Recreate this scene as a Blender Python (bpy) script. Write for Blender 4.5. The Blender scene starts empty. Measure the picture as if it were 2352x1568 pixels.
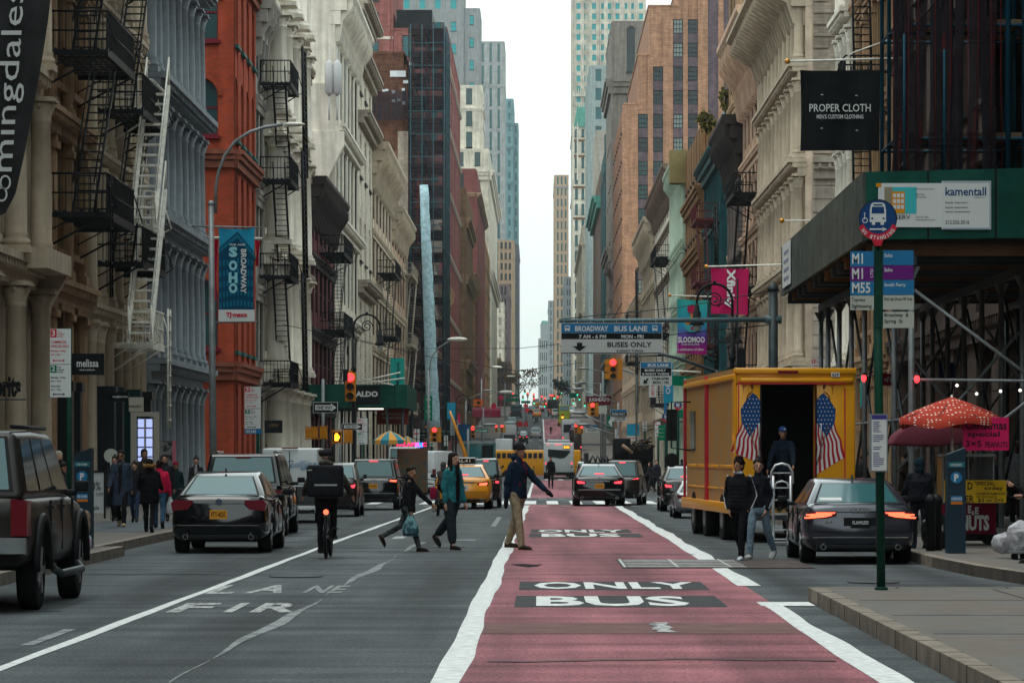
import bpy,bmesh,math,random
from mathutils import Vector,Matrix
R=math.radians
rnd=random.Random(7)
_kids={}
# ---------------------------------------------------------------- camera, sky, sun
C=bpy.context.scene.collection
F_PX=7500.0;VX=1238.0;VY=1045.0;EYE=1.6      # focal length and vanishing point measured in the photograph
cam=bpy.data.objects.new("Camera",bpy.data.cameras.new("Camera"));C.objects.link(cam)
cam.location=(0,0,EYE);cam.rotation_euler=(R(90),0,0)
cam.data.sensor_width=36;cam.data.lens=36*F_PX/2352
cam.data.shift_x=-(VX-1176)/2352;cam.data.shift_y=(VY-784)/2352
cam.data.clip_start=0.5;cam.data.clip_end=9000
bpy.context.scene.camera=cam
w=bpy.data.worlds.new("World");bpy.context.scene.world=w;w.use_nodes=True
nt=w.node_tree;nt.nodes.clear()
sky=nt.nodes.new("ShaderNodeTexSky");sky.sky_type='NISHITA';sky.sun_disc=False
sky.sun_elevation=R(76);sky.sun_rotation=R(250);sky.air_density=1.2;sky.dust_density=4
hs=nt.nodes.new("ShaderNodeHueSaturation");hs.inputs['Saturation'].default_value=0.25
cl=nt.nodes.new("ShaderNodeMix");cl.data_type='RGBA';cl.inputs[0].default_value=0.88   # thick overcast over the clear sky
tc=nt.nodes.new("ShaderNodeTexCoord");sep=nt.nodes.new("ShaderNodeSeparateXYZ")
rp=nt.nodes.new("ShaderNodeValToRGB")
rp.color_ramp.elements[0].position=0.0;rp.color_ramp.elements[0].color=(0.52,0.50,0.465,1)
rp.color_ramp.elements[1].position=0.36;rp.color_ramp.elements[1].color=(1.0,1.03,1.03,1)
for p_,c_ in ((0.07,(0.61,0.605,0.585,1)),(0.14,(0.74,0.75,0.75,1))):rp.color_ramp.elements.new(p_).color=c_
sc_=nt.nodes.new("ShaderNodeMix");sc_.data_type='RGBA';sc_.blend_type='MULTIPLY';sc_.inputs[0].default_value=1
sc_.inputs[7].default_value=(15.3,17.0,16.9,1)
bg=nt.nodes.new("ShaderNodeBackground");bg.inputs[1].default_value=0.10
wo=nt.nodes.new("ShaderNodeOutputWorld")
L_=nt.links.new
L_(sky.outputs[0],hs.inputs['Color']);L_(hs.outputs[0],cl.inputs[6])
L_(tc.outputs['Generated'],sep.inputs[0]);L_(sep.outputs[2],rp.inputs[0]);L_(rp.outputs[0],sc_.inputs[6])
L_(sc_.outputs[2],cl.inputs[7]);L_(cl.outputs[2],bg.inputs[0]);L_(bg.outputs[0],wo.inputs[0])
sun=bpy.data.objects.new("Sun",bpy.data.lights.new("Sun",'SUN'));C.objects.link(sun)
sun.data.energy=1.1;sun.data.angle=R(35);sun.data.color=(1,0.96,0.9)
sun.rotation_euler=(R(14),0,R(-70))
vs=bpy.context.scene.view_settings;vs.view_transform='Standard';vs.look='None';vs.exposure=0.32;vs.gamma=1
try:bpy.context.scene.cycles.max_bounces=6;bpy.context.scene.cycles.transparent_max_bounces=10
except Exception:pass

# ---------------------------------------------------------------- helpers
def gz(y):                                   # height of the street at distance y: flat, a shallow dip, then the hill
 P=[(-50,0),(60,0),(120,-0.08),(180,-0.22),(282,-0.45),(345,-0.2),(400,0.6),(450,1.6),(510,3.1),(570,4.7),(656,7.8),(700,9.6),(850,13.4),(1000,16.4),(1200,18),(1500,18.5),(6000,14)]
 for (a,za),(b,zb) in zip(P,P[1:]):
  if y <= b:
   return za+(zb-za)*(y-a)/(b-a)
 return P[-1][1]
def X(px,Y):return (px-VX)/F_PX*Y
def Z(py,Y):return EYE+(VY-py)/F_PX*Y
def YG(py,z=0.0):return F_PX*(EYE-z)/(py-VY)
def srgb(h):
 if isinstance(h,tuple):return h
 v=[int(h[i:i+2],16)/255 for i in (0,2,4)]
 return tuple(c/12.92 if c <= 0.04045 else ((c+0.055)/1.055)** 2.4 for c in v)
_M={}
def mat(name,col=(0.5,0.5,0.5),rough=0.7,metal=0.0,kind='plain',var=0.12,scale=1.5,bump=0.0,col2=None,emit=0.0,alpha=1.0,spec=0.5,coat=0.0,size=1.0):
 if name in _M:return _M[name]
 m=bpy.data.materials.new(name);m.use_nodes=True;_M[name]=m
 nt=m.node_tree;N=nt.nodes;L=nt.links.new
 b=N['Principled BSDF'];col=srgb(col)
 b.inputs['Roughness'].default_value=rough;b.inputs['Metallic'].default_value=metal
 b.inputs['Specular IOR Level'].default_value=min(spec,.5 if rough <.3 else .22 if rough <.45 else .08)
 if coat:b.inputs['Coat Weight'].default_value=coat;b.inputs['Coat Roughness'].default_value=0.04
 if emit:
  b.inputs['Emission Color'].default_value=(*col,1);b.inputs['Emission Strength'].default_value=emit
  b.inputs['Base Color'].default_value=(*col,1);return m
 if alpha <1:b.inputs['Alpha'].default_value=alpha
 if kind == 'flat' :
  b.inputs['Base Color'].default_value=(*col,1);return m
 geo=N.new('ShaderNodeNewGeometry');sp=N.new('ShaderNodeSeparateXYZ');L(geo.outputs['Position'],sp.inputs[0])
 ad=N.new('ShaderNodeMath');L(sp.outputs[0],ad.inputs[0]);L(sp.outputs[1],ad.inputs[1])
 cb=N.new('ShaderNodeCombineXYZ');L(ad.outputs[0],cb.inputs[0]);L(sp.outputs[2],cb.inputs[1])
 pos=geo.outputs['Position'] if kind not in ('obj','objcamo') else None
 if pos is None:
  t=N.new('ShaderNodeTexCoord');pos=t.outputs['Object']
 n1=N.new('ShaderNodeTexNoise');n1.inputs['Scale'].default_value=scale;n1.inputs['Detail'].default_value=6;n1.inputs['Roughness'].default_value=0.65
 L(pos,n1.inputs['Vector'])
 r1=N.new('ShaderNodeMapRange');r1.inputs[1].default_value=0.3;r1.inputs[2].default_value=0.7
 r1.inputs[3].default_value=1-var*1.6;r1.inputs[4].default_value=1+var
 L(n1.outputs[0],r1.inputs[0])
 mul=N.new('ShaderNodeMix');mul.data_type='RGBA';mul.blend_type='MULTIPLY';mul.inputs[0].default_value=1
 L(r1.outputs[0],mul.inputs[7])
 mul.inputs[6].default_value=(*col,1)
 hgt=n1.outputs[0]
 if kind in ('brick','stone'):
  bk=N.new('ShaderNodeTexBrick');L(cb.outputs[0],bk.inputs['Vector'])
  if kind == 'brick':
   bk.inputs['Scale'].default_value=1;bk.inputs['Brick Width'].default_value=0.26*size;bk.inputs['Row Height'].default_value=0.09*size;bk.inputs['Mortar Size'].default_value=0.010*size
   k=0.75
  else:
   bk.inputs['Scale'].default_value=1;bk.inputs['Brick Width'].default_value=1.3*size;bk.inputs['Row Height'].default_value=0.48*size;bk.inputs['Mortar Size'].default_value=0.012*size
   k=0.90
  c2=srgb(col2) if col2 else tuple(c*k for c in col)
  bk.inputs['Color1'].default_value=(*col,1);bk.inputs['Color2'].default_value=(*c2,1)
  bk.inputs['Mortar'].default_value=(*(tuple(c*0.6+0.02 for c in col)),1)
  L(bk.outputs[0],mul.inputs[6])
 elif kind == 'flute':                      # fine vertical reeding
  wv=N.new('ShaderNodeTexWave');wv.inputs['Scale'].default_value=2.2*size;wv.bands_direction='X';L(cb.outputs[0],wv.inputs['Vector'])
  hgt=wv.outputs['Fac']
 elif kind == 'planks':
  mp=N.new('ShaderNodeMapping');mp.inputs['Scale'].default_value=(1,0.0,1);mp.inputs['Location'].default_value=(0,5,0);L(cb.outputs[0],mp.inputs[0])
  bk=N.new('ShaderNodeTexBrick');L(mp.outputs[0],bk.inputs['Vector']);bk.offset=0
  bk.inputs['Scale'].default_value=1;bk.inputs['Brick Width'].default_value=1.2;bk.inputs['Row Height'].default_value=50;bk.inputs['Mortar Size'].default_value=0.02
  bk.inputs['Color1'].default_value=(*col,1);bk.inputs['Color2'].default_value=(*(tuple(c*.8 for c in col)),1);bk.inputs['Mortar'].default_value=(0.01,0.01,0.01,1)
  L(bk.outputs[0],mul.inputs[6])
 elif kind == 'net':
  wv=N.new('ShaderNodeTexWave');wv.inputs['Scale'].default_value=0.9*size;wv.bands_direction='X';wv.inputs['Distortion'].default_value=0.1;L(cb.outputs[0],wv.inputs['Vector'])
  rr=N.new('ShaderNodeValToRGB');rr.color_ramp.elements[0].position=0.93;rr.color_ramp.elements[0].color=(*col,1)
  rr.color_ramp.elements[1].position=0.97;rr.color_ramp.elements[1].color=(*srgb(col2),1)
  L(wv.outputs['Fac'],rr.inputs[0]);L(rr.outputs[0],mul.inputs[6])
  r2=N.new('ShaderNodeMapRange');r2.inputs[1].default_value=0.35;r2.inputs[2].default_value=0.65;r2.inputs[3].default_value=alpha-0.12;r2.inputs[4].default_value=min(1,alpha+0.08)
  L(n1.outputs[0],r2.inputs[0]);L(r2.outputs[0],b.inputs['Alpha'])
 elif kind in ('patch','objcamo'):                     # two colours in blotches: camouflage, worn paint
  rr=N.new('ShaderNodeValToRGB');rr.color_ramp.interpolation='CONSTANT' if kind == 'objcamo' else 'LINEAR'
  rr.color_ramp.elements[0].position=0.48;rr.color_ramp.elements[0].color=(*col,1)
  rr.color_ramp.elements[1].position=0.54;rr.color_ramp.elements[1].color=(*srgb(col2),1)
  L(n1.outputs[0],rr.inputs[0]);L(rr.outputs[0],mul.inputs[6])
 elif kind == 'grid':                       # tiny grid of dark windows for far things
  pass
 # streaks of rain dirt down the wall
 out=mul.outputs[2]
 if kind in ('brick','stone','wall','flute'):
  m3=N.new('ShaderNodeMapping');m3.inputs['Scale'].default_value=(2.5,0.18,1);L(cb.outputs[0],m3.inputs[0])
  n3=N.new('ShaderNodeTexNoise');n3.inputs['Scale'].default_value=1;n3.inputs['Detail'].default_value=4;L(m3.outputs[0],n3.inputs['Vector'])
  r3=N.new('ShaderNodeMapRange');r3.inputs[1].default_value=0.38;r3.inputs[2].default_value=0.62;r3.inputs[3].default_value=0.80;r3.inputs[4].default_value=1.06;L(n3.outputs[0],r3.inputs[0])
  m4=N.new('ShaderNodeMix');m4.data_type='RGBA';m4.blend_type='MULTIPLY';m4.inputs[0].default_value=1
  L(out,m4.inputs[6]);L(r3.outputs[0],m4.inputs[7]);out=m4.outputs[2]
 L(out,b.inputs['Base Color'])
 if bump:
  bp=N.new('ShaderNodeBump');bp.inputs['Strength'].default_value=min(1,bump);bp.inputs['Distance'].default_value=0.02
  L(hgt,bp.inputs['Height']);L(bp.outputs[0],b.inputs['Normal'])
 return m
def paint(name,col,rough=0.28,metal=0.0,coat=.25):return mat(name,col,rough,metal,kind='obj',var=0.06,scale=2,coat=coat,spec=0.5)
def glow(name,col,s):return mat(name,col,emit=s)

def frame(kind,at):
 if kind == 'L':return lambda u,d,z:(at+d,u,z)
 if kind == 'R':return lambda u,d,z:(at-d,u,z)
 if kind == 'F':return lambda u,d,z:(u,at-d,z)
 if kind == 'B':return lambda u,d,z:(u,at+d,z)
 if kind == 'G':return lambda u,d,z:(u,z,gz(z)+at+d)       # lies on the street: z runs along it
 return lambda u,d,z:(u,d,z)
def chamfer(xa,ya,xb,yb):                 # a facade plane from a to b; d points to the street side (right of a->b)
 dx,dy=xb-xa,yb-ya;l=math.hypot(dx,dy);dx /=l;dy /=l
 return (lambda u,d,z:(xa+dx*u+dy*d,ya+dy*u-dx*d,z)),l
ID=lambda u,d,z:(u,d,z)
class MB:
 def __init__(s,tf=None):s.v=[];s.f=[];s.m=[];s.sm=[];s.tf=tf or ID;s.mi=0
 def P(s,*p):s.v.append(s.tf(*p));return len(s.v)-1
 def F(s,idx,smooth=False):s.f.append(idx);s.m.append(s.mi);s.sm.append(smooth)
 def box(s,u0,u1,d0,d1,z0,z1,m=None):
  if m is not None:s.mi=m
  a=[s.P(u,d,z) for z in (z0,z1) for d in (d0,d1) for u in (u0,u1)]
  for q in ((0,1,3,2),(4,6,7,5),(0,4,5,1),(2,3,7,6),(0,2,6,4),(1,5,7,3)):s.F([a[i] for i in q])
 def quad(s,pts,m=None):
  if m is not None:s.mi=m
  s.F([s.P(*p) for p in pts])
 def prism(s,poly,d0,d1,m=None,ax='d',smooth=False):      # polygon in (u,z) pushed through d (or (d,z) through u, or (u,d) through z)
  if m is not None:s.mi=m
  g={'d':lambda a,b,t:(a,t,b),'u':lambda a,b,t:(t,a,b),'z':lambda a,b,t:(a,b,t)}[ax]
  A=[s.P(*g(a,b,d0)) for a,b in poly];B=[s.P(*g(a,b,d1)) for a,b in poly]
  s.F(A);s.F(B[::-1]);n=len(poly)
  for i in range(n):s.F([A[i],A[(i+1)% n],B[(i+1)% n],B[i]],smooth)
 def ring(s,c,ax,r,n):
  ax=Vector(ax).normalized();t=Vector((0,0,1)) if abs(ax.z)<0.9 else Vector((1,0,0))
  a=ax.cross(t).normalized();b=ax.cross(a)
  return [s.P(*(Vector(c)+(a*math.cos(2*math.pi*k/n)+b*math.sin(2*math.pi*k/n))*r)) for k in range(n)]
 def tube(s,pts,r,n=8,m=None,caps=True):
  if m is not None:s.mi=m
  pts=[Vector(p) for p in pts];rs=r if isinstance(r,(list,tuple)) else [r]*len(pts);prev=None
  for i,p in enumerate(pts):
   d=(pts[min(i+1,len(pts)-1)]-pts[max(i-1,0)])
   if d.length <1e-9:d=Vector((0,0,1))
   d.normalize()
   if prev is None:
    t=Vector((0,0,1)) if abs(d.z)<0.9 else Vector((1,0,0));a=d.cross(t).normalized()
   else:
    a=(pa-d*pa.dot(d)).normalized()
   pa=a;b=d.cross(a)
   cur=[s.P(*(p+(a*math.cos(2*math.pi*k/n)+b*math.sin(2*math.pi*k/n))*rs[i])) for k in range(n)]
   if prev:
    for k in range(n):s.F([prev[k],prev[(k+1)% n],cur[(k+1)% n],cur[k]],True)
   elif caps:s.F(cur[::-1])
   prev=cur
  if caps:s.F(prev)
 def cyl(s,p0,p1,r,n=12,m=None):s.tube([p0,p1],r,n,m)
 def lathe(s,u,d,prof,n=12,m=None,z=0,squash=1.0):
  if m is not None:s.mi=m
  prev=None
  for r,h in prof:
   cur=[s.P(u+r*math.cos(2*math.pi*k/n),d+r*squash*math.sin(2*math.pi*k/n),z+h) for k in range(n)]
   if prev:
    for k in range(n):s.F([prev[k],prev[(k+1)% n],cur[(k+1)% n],cur[k]],True)
   else:s.F(cur[::-1])
   prev=cur
  s.F(prev)
 def ball(s,c,r,m=None,nu=10,nv=7):
  if m is not None:s.mi=m
  if not isinstance(r,(tuple,list)):r=(r,r,r)
  rows=[]
  for j in range(nv+1):
   t=math.pi*j/nv
   rows.append([s.P(c[0]+r[0]*math.sin(t)*math.cos(2*math.pi*k/nu),c[1]+r[1]*math.sin(t)*math.sin(2*math.pi*k/nu),c[2]+r[2]*math.cos(t)) for k in range(nu)])
  for j in range(nv):
   for k in range(nu):s.F([rows[j][k],rows[j][(k+1)% nu],rows[j+1][(k+1)% nu],rows[j+1][k]],True)
 def disc(s,c,ax,r,n=20,th=0.01,m=None):
  ax=Vector(ax).normalized();c=Vector(c)
  s.tube([c,c+ax*th],r,n,m)
 def build(s,name,mats,parent=None,loc=None,bevel=0,seg=2):
  me=bpy.data.meshes.new(name);me.from_pydata(s.v,[],s.f)
  for m in (mats if isinstance(mats,(list,tuple)) else [mats]):me.materials.append(m)
  me.polygons.foreach_set('material_index',s.m);me.polygons.foreach_set('use_smooth',s.sm)
  bm=bmesh.new();bm.from_mesh(me);bmesh.ops.remove_doubles(bm,verts=bm.verts,dist=1e-5)
  bmesh.ops.recalc_face_normals(bm,faces=bm.faces);bm.to_mesh(me);bm.free()
  o=bpy.data.objects.new(name,me)
  return place(o,parent,bevel,seg)
def place(o,parent=None,bevel=0,seg=2):
 C.objects.link(o)
 if parent is not None:
  o.parent=parent;_kids.setdefault(parent.name,[]).append(o)
  if parent.get('_w'):o.matrix_parent_inverse=Matrix.Translation(parent.location).inverted()
 if bevel:
  b=o.modifiers.new('bevel','BEVEL');b.width=bevel;b.segments=seg;b.limit_method='ANGLE';b.angle_limit=R(35)
  o.data.shade_smooth() if hasattr(o.data,'shade_smooth') else None
 return o
def thing(name,label,cat,loc=(0,0,0),group=None,rz=0,world=False):
 o=bpy.data.objects.new(name,None);C.objects.link(o);o.location=loc;o.rotation_euler=(0,0,rz);o.empty_display_size=0.2
 o['label']=label;o['category']=cat
 if group:o['group']=group
 if world:o['_w']=1                     # its parts are given in world coordinates
 return o
def tag(o,label,cat,group=None):
 o['label']=label;o['category']=cat
 if group:o['group']=group
 return o
def struct(o):o['kind']='structure';return o
def copy_tree(o,parent=None):
 c=o.copy();C.objects.link(c);c.parent=parent
 for ch in _kids.get(o.name,[]):
  _kids.setdefault(c.name,[]).append(copy_tree(ch,c))
 return c
_TX={}
def text_geo(s,bold):
 k=(s,bold)
 if k not in _TX:
  cu=bpy.data.curves.new('t','FONT');cu.body=s;cu.resolution_u=2;cu.offset=bold;cu.align_x='LEFT'
  o=bpy.data.objects.new('t',cu);me=o.to_mesh()
  v=[tuple(x.co[:2]) for x in me.vertices];f=[list(p.vertices) for p in me.polygons]
  o.to_mesh_clear();bpy.data.objects.remove(o)
  x0=min(a for a,b in v);x1=max(a for a,b in v);y0=min(b for a,b in v);y1=max(b for a,b in v)
  _TX[k]=([((a-x0)/(x1-x0),(b-y0)/(y1-y0)) for a,b in v],f)
 return _TX[k]
def text(s,tf,u0,u1,z0,z1,d,m,parent,name='lettering',bold=0.01,rot=0,flip=False,mb=None,slant=0):
 """letters of s stretched to fill the rectangle (u0..u1, z0..z1) of a frame, at distance d in front of it"""
 v,f=text_geo(s,bold);own=mb is None
 if own:mb=MB(tf)
 idx=[]
 for a,b in v:
  a += slant*b
  if rot == 90:a,b=1-b,a
  elif rot ==-90:a,b=b,1-a
  if flip:a=1-a
  idx.append(mb.P(u0+(u1-u0)*a,d,z0+(z1-z0)*b))
 for q in f:mb.F([idx[i] for i in q])
 if own:return mb.build(name,m,parent)
WS=bpy.data.scenes.new('workshop')
def applied(o,also=()):
 """mesh of o with its modifiers applied, worked out in a small scene of its own (no operators)"""
 for x in (o,*also):WS.collection.objects.link(x)
 vl=WS.view_layers[0];vl.update();dg=vl.depsgraph;me=bpy.data.meshes.new_from_object(o.evaluated_get(dg),depsgraph=dg)
 for x in (o,*also):WS.collection.objects.unlink(x)
 o.modifiers.clear();o.data=me;return o
def smoothmesh(o,also=()):return applied(o,also)

# ================================================================ the setting: road, kerbs, pavements, paint
XL,XR=-12.8,11.4                        # the two building lines
ASPH=mat('asphalt',(0.066,0.074,0.078),0.8,var=0.16,scale=0.9,bump=0.12)
WALK=mat('sidewalk_concrete',(0.150,0.143,0.133),0.85,kind='patch',col2=(0.128,0.112,0.098),var=0.2,scale=0.8,bump=0.15)
KERB=mat('kerb_granite',(0.21,0.18,0.15),0.8,var=0.25,scale=3,bump=0.2)
REDL=mat('bus_lane_red',(0.235,0.086,0.102),0.72,var=0.16,scale=0.8,bump=0.1)
WHT=mat('road_paint_white',(0.60,0.62,0.61),0.7,var=0.22,scale=9)
WORN=mat('road_paint_worn',(0.46,0.47,0.46),0.75,kind='patch',col2=(0.12,0.13,0.135),scale=9,var=0.1)
FAINT=mat('road_paint_faint',(0.26,0.275,0.28),0.8,var=0.15,scale=3,kind='patch',col2=(0.14,0.15,0.155))
DARKP=mat('asphalt_patch',(0.05,0.052,0.055),0.85,var=0.12,scale=3)
def noise_tune():
 # long tyre-wear bands along the lanes and fine grain, inside the road materials
 for m,k,lo in ((ASPH,0.27,0.8),(REDL,0.30,0.72)):
  nt=m.node_tree;N=nt.nodes;L=nt.links.new;b=N['Principled BSDF'];src=b.inputs['Base Color'].links[0].from_socket
  geo=N.new('ShaderNodeNewGeometry');mp=N.new('ShaderNodeMapping');mp.inputs['Scale'].default_value=(0.9,0.035,1);L(geo.outputs['Position'],mp.inputs[0])
  n=N.new('ShaderNodeTexNoise');n.inputs['Scale'].default_value=1;n.inputs['Detail'].default_value=4;L(mp.outputs[0],n.inputs['Vector'])
  g=N.new('ShaderNodeTexNoise');g.inputs['Scale'].default_value=34;g.inputs['Detail'].default_value=3;L(geo.outputs['Position'],g.inputs['Vector'])
  m2=N.new('ShaderNodeMapping');m2.inputs['Scale'].default_value=(0.12,1.1,1);L(geo.outputs['Position'],m2.inputs[0])
  n2=N.new('ShaderNodeTexNoise');n2.inputs['Scale'].default_value=1.3;n2.inputs['Detail'].default_value=5;L(m2.outputs[0],n2.inputs['Vector'])
  for q,a,c in ((n,1-k*1.5,1+k),(g,0.55,1.45),(n2,1-k,1+k)):
   r=N.new('ShaderNodeMapRange');r.inputs[1].default_value=0.35;r.inputs[2].default_value=0.65;r.inputs[3].default_value=a;r.inputs[4].default_value=c;L(q.outputs[0],r.inputs[0])
   x=N.new('ShaderNodeMix');x.data_type='RGBA';x.blend_type='MULTIPLY';x.inputs[0].default_value=1;L(src,x.inputs[6]);L(r.outputs[0],x.inputs[7]);src=x.outputs[2]
  L(src,b.inputs['Base Color'])
noise_tune()
YS=[-40,0,10,20,30,45,60,90,120,150,180,215,250,282,315,345,370,400,425,450,480,510,540,570,600,630,656,680,700,770,850,920,1000,1200,1500,2600,6000]
def sheet(name,edge,y0,y1,dz,m,thick=0.0,step=None,kerb=None):
 """strip following the street; edge(y)->(x0,x1)"""
 ys=[y0]+[y for y in YS if y0 <y <y1]+[y1]
 if step:
  k=int((y1-y0)/step);ys=sorted(set(ys+[y0+(y1-y0)*i/k for i in range(k+1)]))
 b=MB();pr=None
 for y in ys:
  x0,x1=edge(y);z=gz(y)+dz
  cur=[b.P(x0,y,z),b.P(x1,y,z)]+([b.P(x0,y,z-thick),b.P(x1,y,z-thick)] if thick else [])
  if pr:
   b.F([pr[0],pr[1],cur[1],cur[0]])
   if thick:b.F([pr[0],cur[0],cur[2],pr[2]]);b.F([pr[1],pr[3],cur[3],cur[1]])
  elif thick:b.F([cur[0],cur[1],cur[3],cur[2]])
  pr=cur
 if thick:b.F([pr[0],pr[2],pr[3],pr[1]])
 return struct(b.build(name,m))
sheet('road',lambda y:(-900,900),-40,6000,0,ASPH)
def walk(y0,y1,xa,xb,kl,kr):
 """pavement slab with granite kerb on the given sides"""
 sheet('sidewalk',lambda y:(xa+(0.16 if kl else 0),xb-(0.16 if kr else 0)),y0,y1,0.150,WALK,0.16)
 if kl:sheet('kerb',lambda y:(xa,xa+0.16),y0,y1,0.154,KERB,0.165)
 if kr:sheet('kerb',lambda y:(xb-0.16,xb),y0,y1,0.154,KERB,0.165)
LB=[(-40,120),(137,205),(214,372),(384,540),(556,700),(716,1500)]
for a,c in LB:walk(a,c,-30 if a >0 else -30,-7.0,False,True)
sheet('sidewalk',lambda y:(-7.0,-6.75-0.0*y),36,52,0.150,WALK,0.16);sheet('kerb',lambda y:(-6.75,-6.6),36,52,0.154,KERB,0.165)
for a,c in [(46.5,121.5),(139.7,205),(214,330),(345,500),(516,690),(706,1500)]:walk(a,c,5.6,30,True,False)
# kerb extension on the right, with a mitred granite edge
walk(-10,35.6,2.95,30,True,False)
sheet('kerb',lambda y:(2.95,6.6),35.6,35.78,0.154,KERB,0.165)
pv=MB();pv.prism([(6.6,35.7),(30,35.7),(30,46.6),(5.6,46.6),(5.75,43),(6.1,39.4)],-0.01,0.149,ax='z');struct(pv.build('sidewalk',WALK))
kb=MB()
for (a,b_),(c,d) in zip([(6.6,35.7),(6.1,39.4),(5.75,43),(5.6,46.6)],[(6.1,39.4),(5.75,43),(5.6,46.6)]):
 kb.prism([(a-0.0,b_),(a+0.16,b_),(c+0.16,d),(c,d)],-0.01,0.153,ax='z')
struct(kb.build('kerb',KERB))
# joints and cracks of the near pavement
cr=MB();cj=MB();DK=mat('joint_dark',(0.035,0.033,0.03),0.9,kind='flat')
for y in (26.5,29.6,32.6):cr.box(3.2,12,y,y+0.03,0.1505,0.1525)
for k in range(20):cj.box(2.944,3.12,6+k*1.5,6.012+k*1.5,-.01,0.157)
for k in range(3):cj.box(3.9+k*1.2,3.925+k*1.2,35.6,35.785,-.01,.157)
for x in (4.9,6.6,8.3):cr.box(x,x+0.025,12,35.3,0.1505,0.1525)
struct(cr.build('pavement_joints',DK));struct(cj.build('kerb_joints',mat('kerb_joint',(.085,.075,.062),.9,kind='flat')))
# ---- bus lane and its wavering white edge lines
def wob(y,s,a=0.011):return a*math.sin(y*0.45+s)+a*0.45*math.sin(y*1.3+s*3)+a*.08*math.sin(y*2.9+s)
LXL=lambda y:-0.72+0.0028*min(y,110)
sheet('bus_lane',lambda y:(LXL(y),2.52),-10,110,0.004,REDL,step=1.0)
sheet('bus_lane',lambda y:(-0.42,2.5),131,262,0.004,REDL)
sheet('bus_lane',lambda y:(-0.42,2.9),300,372,0.004,REDL)
sheet('bus_lane',lambda y:(0.9,4.2),384,540,0.004,REDL)
sheet('bus_lane',lambda y:(0.9,4.4),556,690,0.004,REDL)
sheet('lane_line',lambda y:(LXL(y)-0.10+wob(y,1),LXL(y)+0.11+wob(y,2,.02)),-10,108,0.008,WHT,step=0.35)
sheet('lane_line',lambda y:(2.44+wob(y,5),2.70+wob(y,3,.03)),39.9,108,0.008,WHT,step=0.35)
sheet('lane_line',lambda y:(2.38+wob(y,5),2.60+wob(y,3,.03)),-10,34.6,0.008,WHT,step=0.35)
sheet('lane_line',lambda y:(2.36,2.93),34.6,35.5,0.008,WHT)
sheet('lane_line',lambda y:(-0.5,-0.36),131,262,0.008,WHT)
sheet('lane_line',lambda y:(-0.55,-0.35),300,372,0.008,WHT)
sheet('lane_line',lambda y:(0.75,0.98),384,690,0.008,WHT)
sheet('lane_line',lambda y:(-4.285+0.0078*y+wob(y,9,.01),-4.17+0.0078*y+wob(y,7,.01)),-10,106,0.006,WHT,step=0.5)
sheet('lane_line',lambda y:(-2.35,-2.22),480,540,0.006,WHT)
# scrape of pale paint that wanders across the middle lane
sheet('paint_trail',lambda y:(-2.62+0.0115*(y-23)+wob(y,4,.04),-2.56+0.0115*(y-23)+wob(y,6,.05)),14,60,0.005,FAINT,step=0.4)
G=frame('G',0.0)
def gtext(s,x0,x1,y0,y1,m,dz=0.011):
 o=text(s,G,x0,x1,y0,y1,dz,m,None,name='road_lettering',bold=0.03);return struct(o)
def patch(x0,x1,y0,y1,m,dz=0.0075,name='paint_patch'):
 b=MB(G);n=10;rr=random.Random(int(y0*10))
 for i in range(n):
  a=x0+(x1-x0)*i/n;c=x0+(x1-x0)*(i+1)/n
  b.quad([(a,dz,y0+rr.uniform(0,.08)),(c,dz,y0+rr.uniform(0,.08)),(c,dz,y1),(a,dz,y1)])
 return struct(b.build(name,m))
patch(-.24,2.03,38.7,41.2,DARKP);gtext('ONLY',-.06,1.92,38.9,41.0,WHT)
patch(-.26,1.99,34.3,37.1,DARKP);gtext('BUS',-.03,1.62,34.5,36.9,WHT)
patch(-.17,1.94,67.6,70.8,DARKP);gtext('ONLY',-.02,1.80,67.9,70.5,WHT)
patch(-.20,2.05,63.6,67.0,DARKP);gtext('BUS',0.05,1.62,63.9,66.7,WHT)
gtext('L',-3.86,-3.55,37.6,40.2,WORN,0.0065);gtext('A',-3.42,-2.98,37.8,40.2,WORN,0.0065);gtext('NE',-2.75,-2.3,37.9,40.0,FAINT,0.0065)
gtext('F',-3.80,-3.42,33.2,35.3,WORN,0.0065);gtext('I',-3.22,-3.12,33.2,35.3,WORN,0.0065);gtext('R',-2.95,-2.5,33.2,35.3,WORN,0.0065)
patch(-2.83,-2.6,62.5,64.5,WORN,0.007);patch(-1.6,-1.2,61,62,FAINT,0.007);patch(-1.1,-0.98,74,86,FAINT,0.007)
patch(-4.36,-4.25,27.4,30,FAINT,0.0065)
# strip of relaid asphalt over the lane, the pothole, the grating
patch(-.58,2.36,29.2,31.1,mat('relaid_lane',(0.15,0.085,0.082),.85,var=.2,scale=2),0.0065,'relaid_strip')
b=MB(G)
for i in range(7):b.quad([(1.06+.03*math.sin(i*2),.012,29.4+i*.24),(1.22+.03*math.sin(i*2+1),.012,29.4+i*.24),(1.2+.03*math.sin(i*2+3),.012,29.64+i*.24),(1.05+.03*math.sin(i*2+2),.012,29.64+i*.24)])
struct(b.build('paint_scrap',WORN))
b=MB(G);b.prism([(-.40,47.6),(-.22,47.9),(-.03,47.4),(.04,47.7),(-.02,46.9),(-.16,46.5),(-.28,47.0)],.009,.012);struct(b.build('pothole',mat('pothole_dark',(0.015,0.015,0.017),.95,kind='flat')))
b=MB(G);b.box(1.18,3.9,.0085,.0125,46.1,49.8);pt=struct(b.build('grating_bed',mat('grating_bed',(0.08,0.065,0.06),.85,var=.3,scale=3)))
b=MB(G)
for i in range(5):b.box(1.26,2.95,.013,.02,46.4+i*.7,46.62+i*.7)
for x in (1.2,1.95,2.7):b.box(x,x+.04,.013,.022,46.2,49.7)
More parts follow.
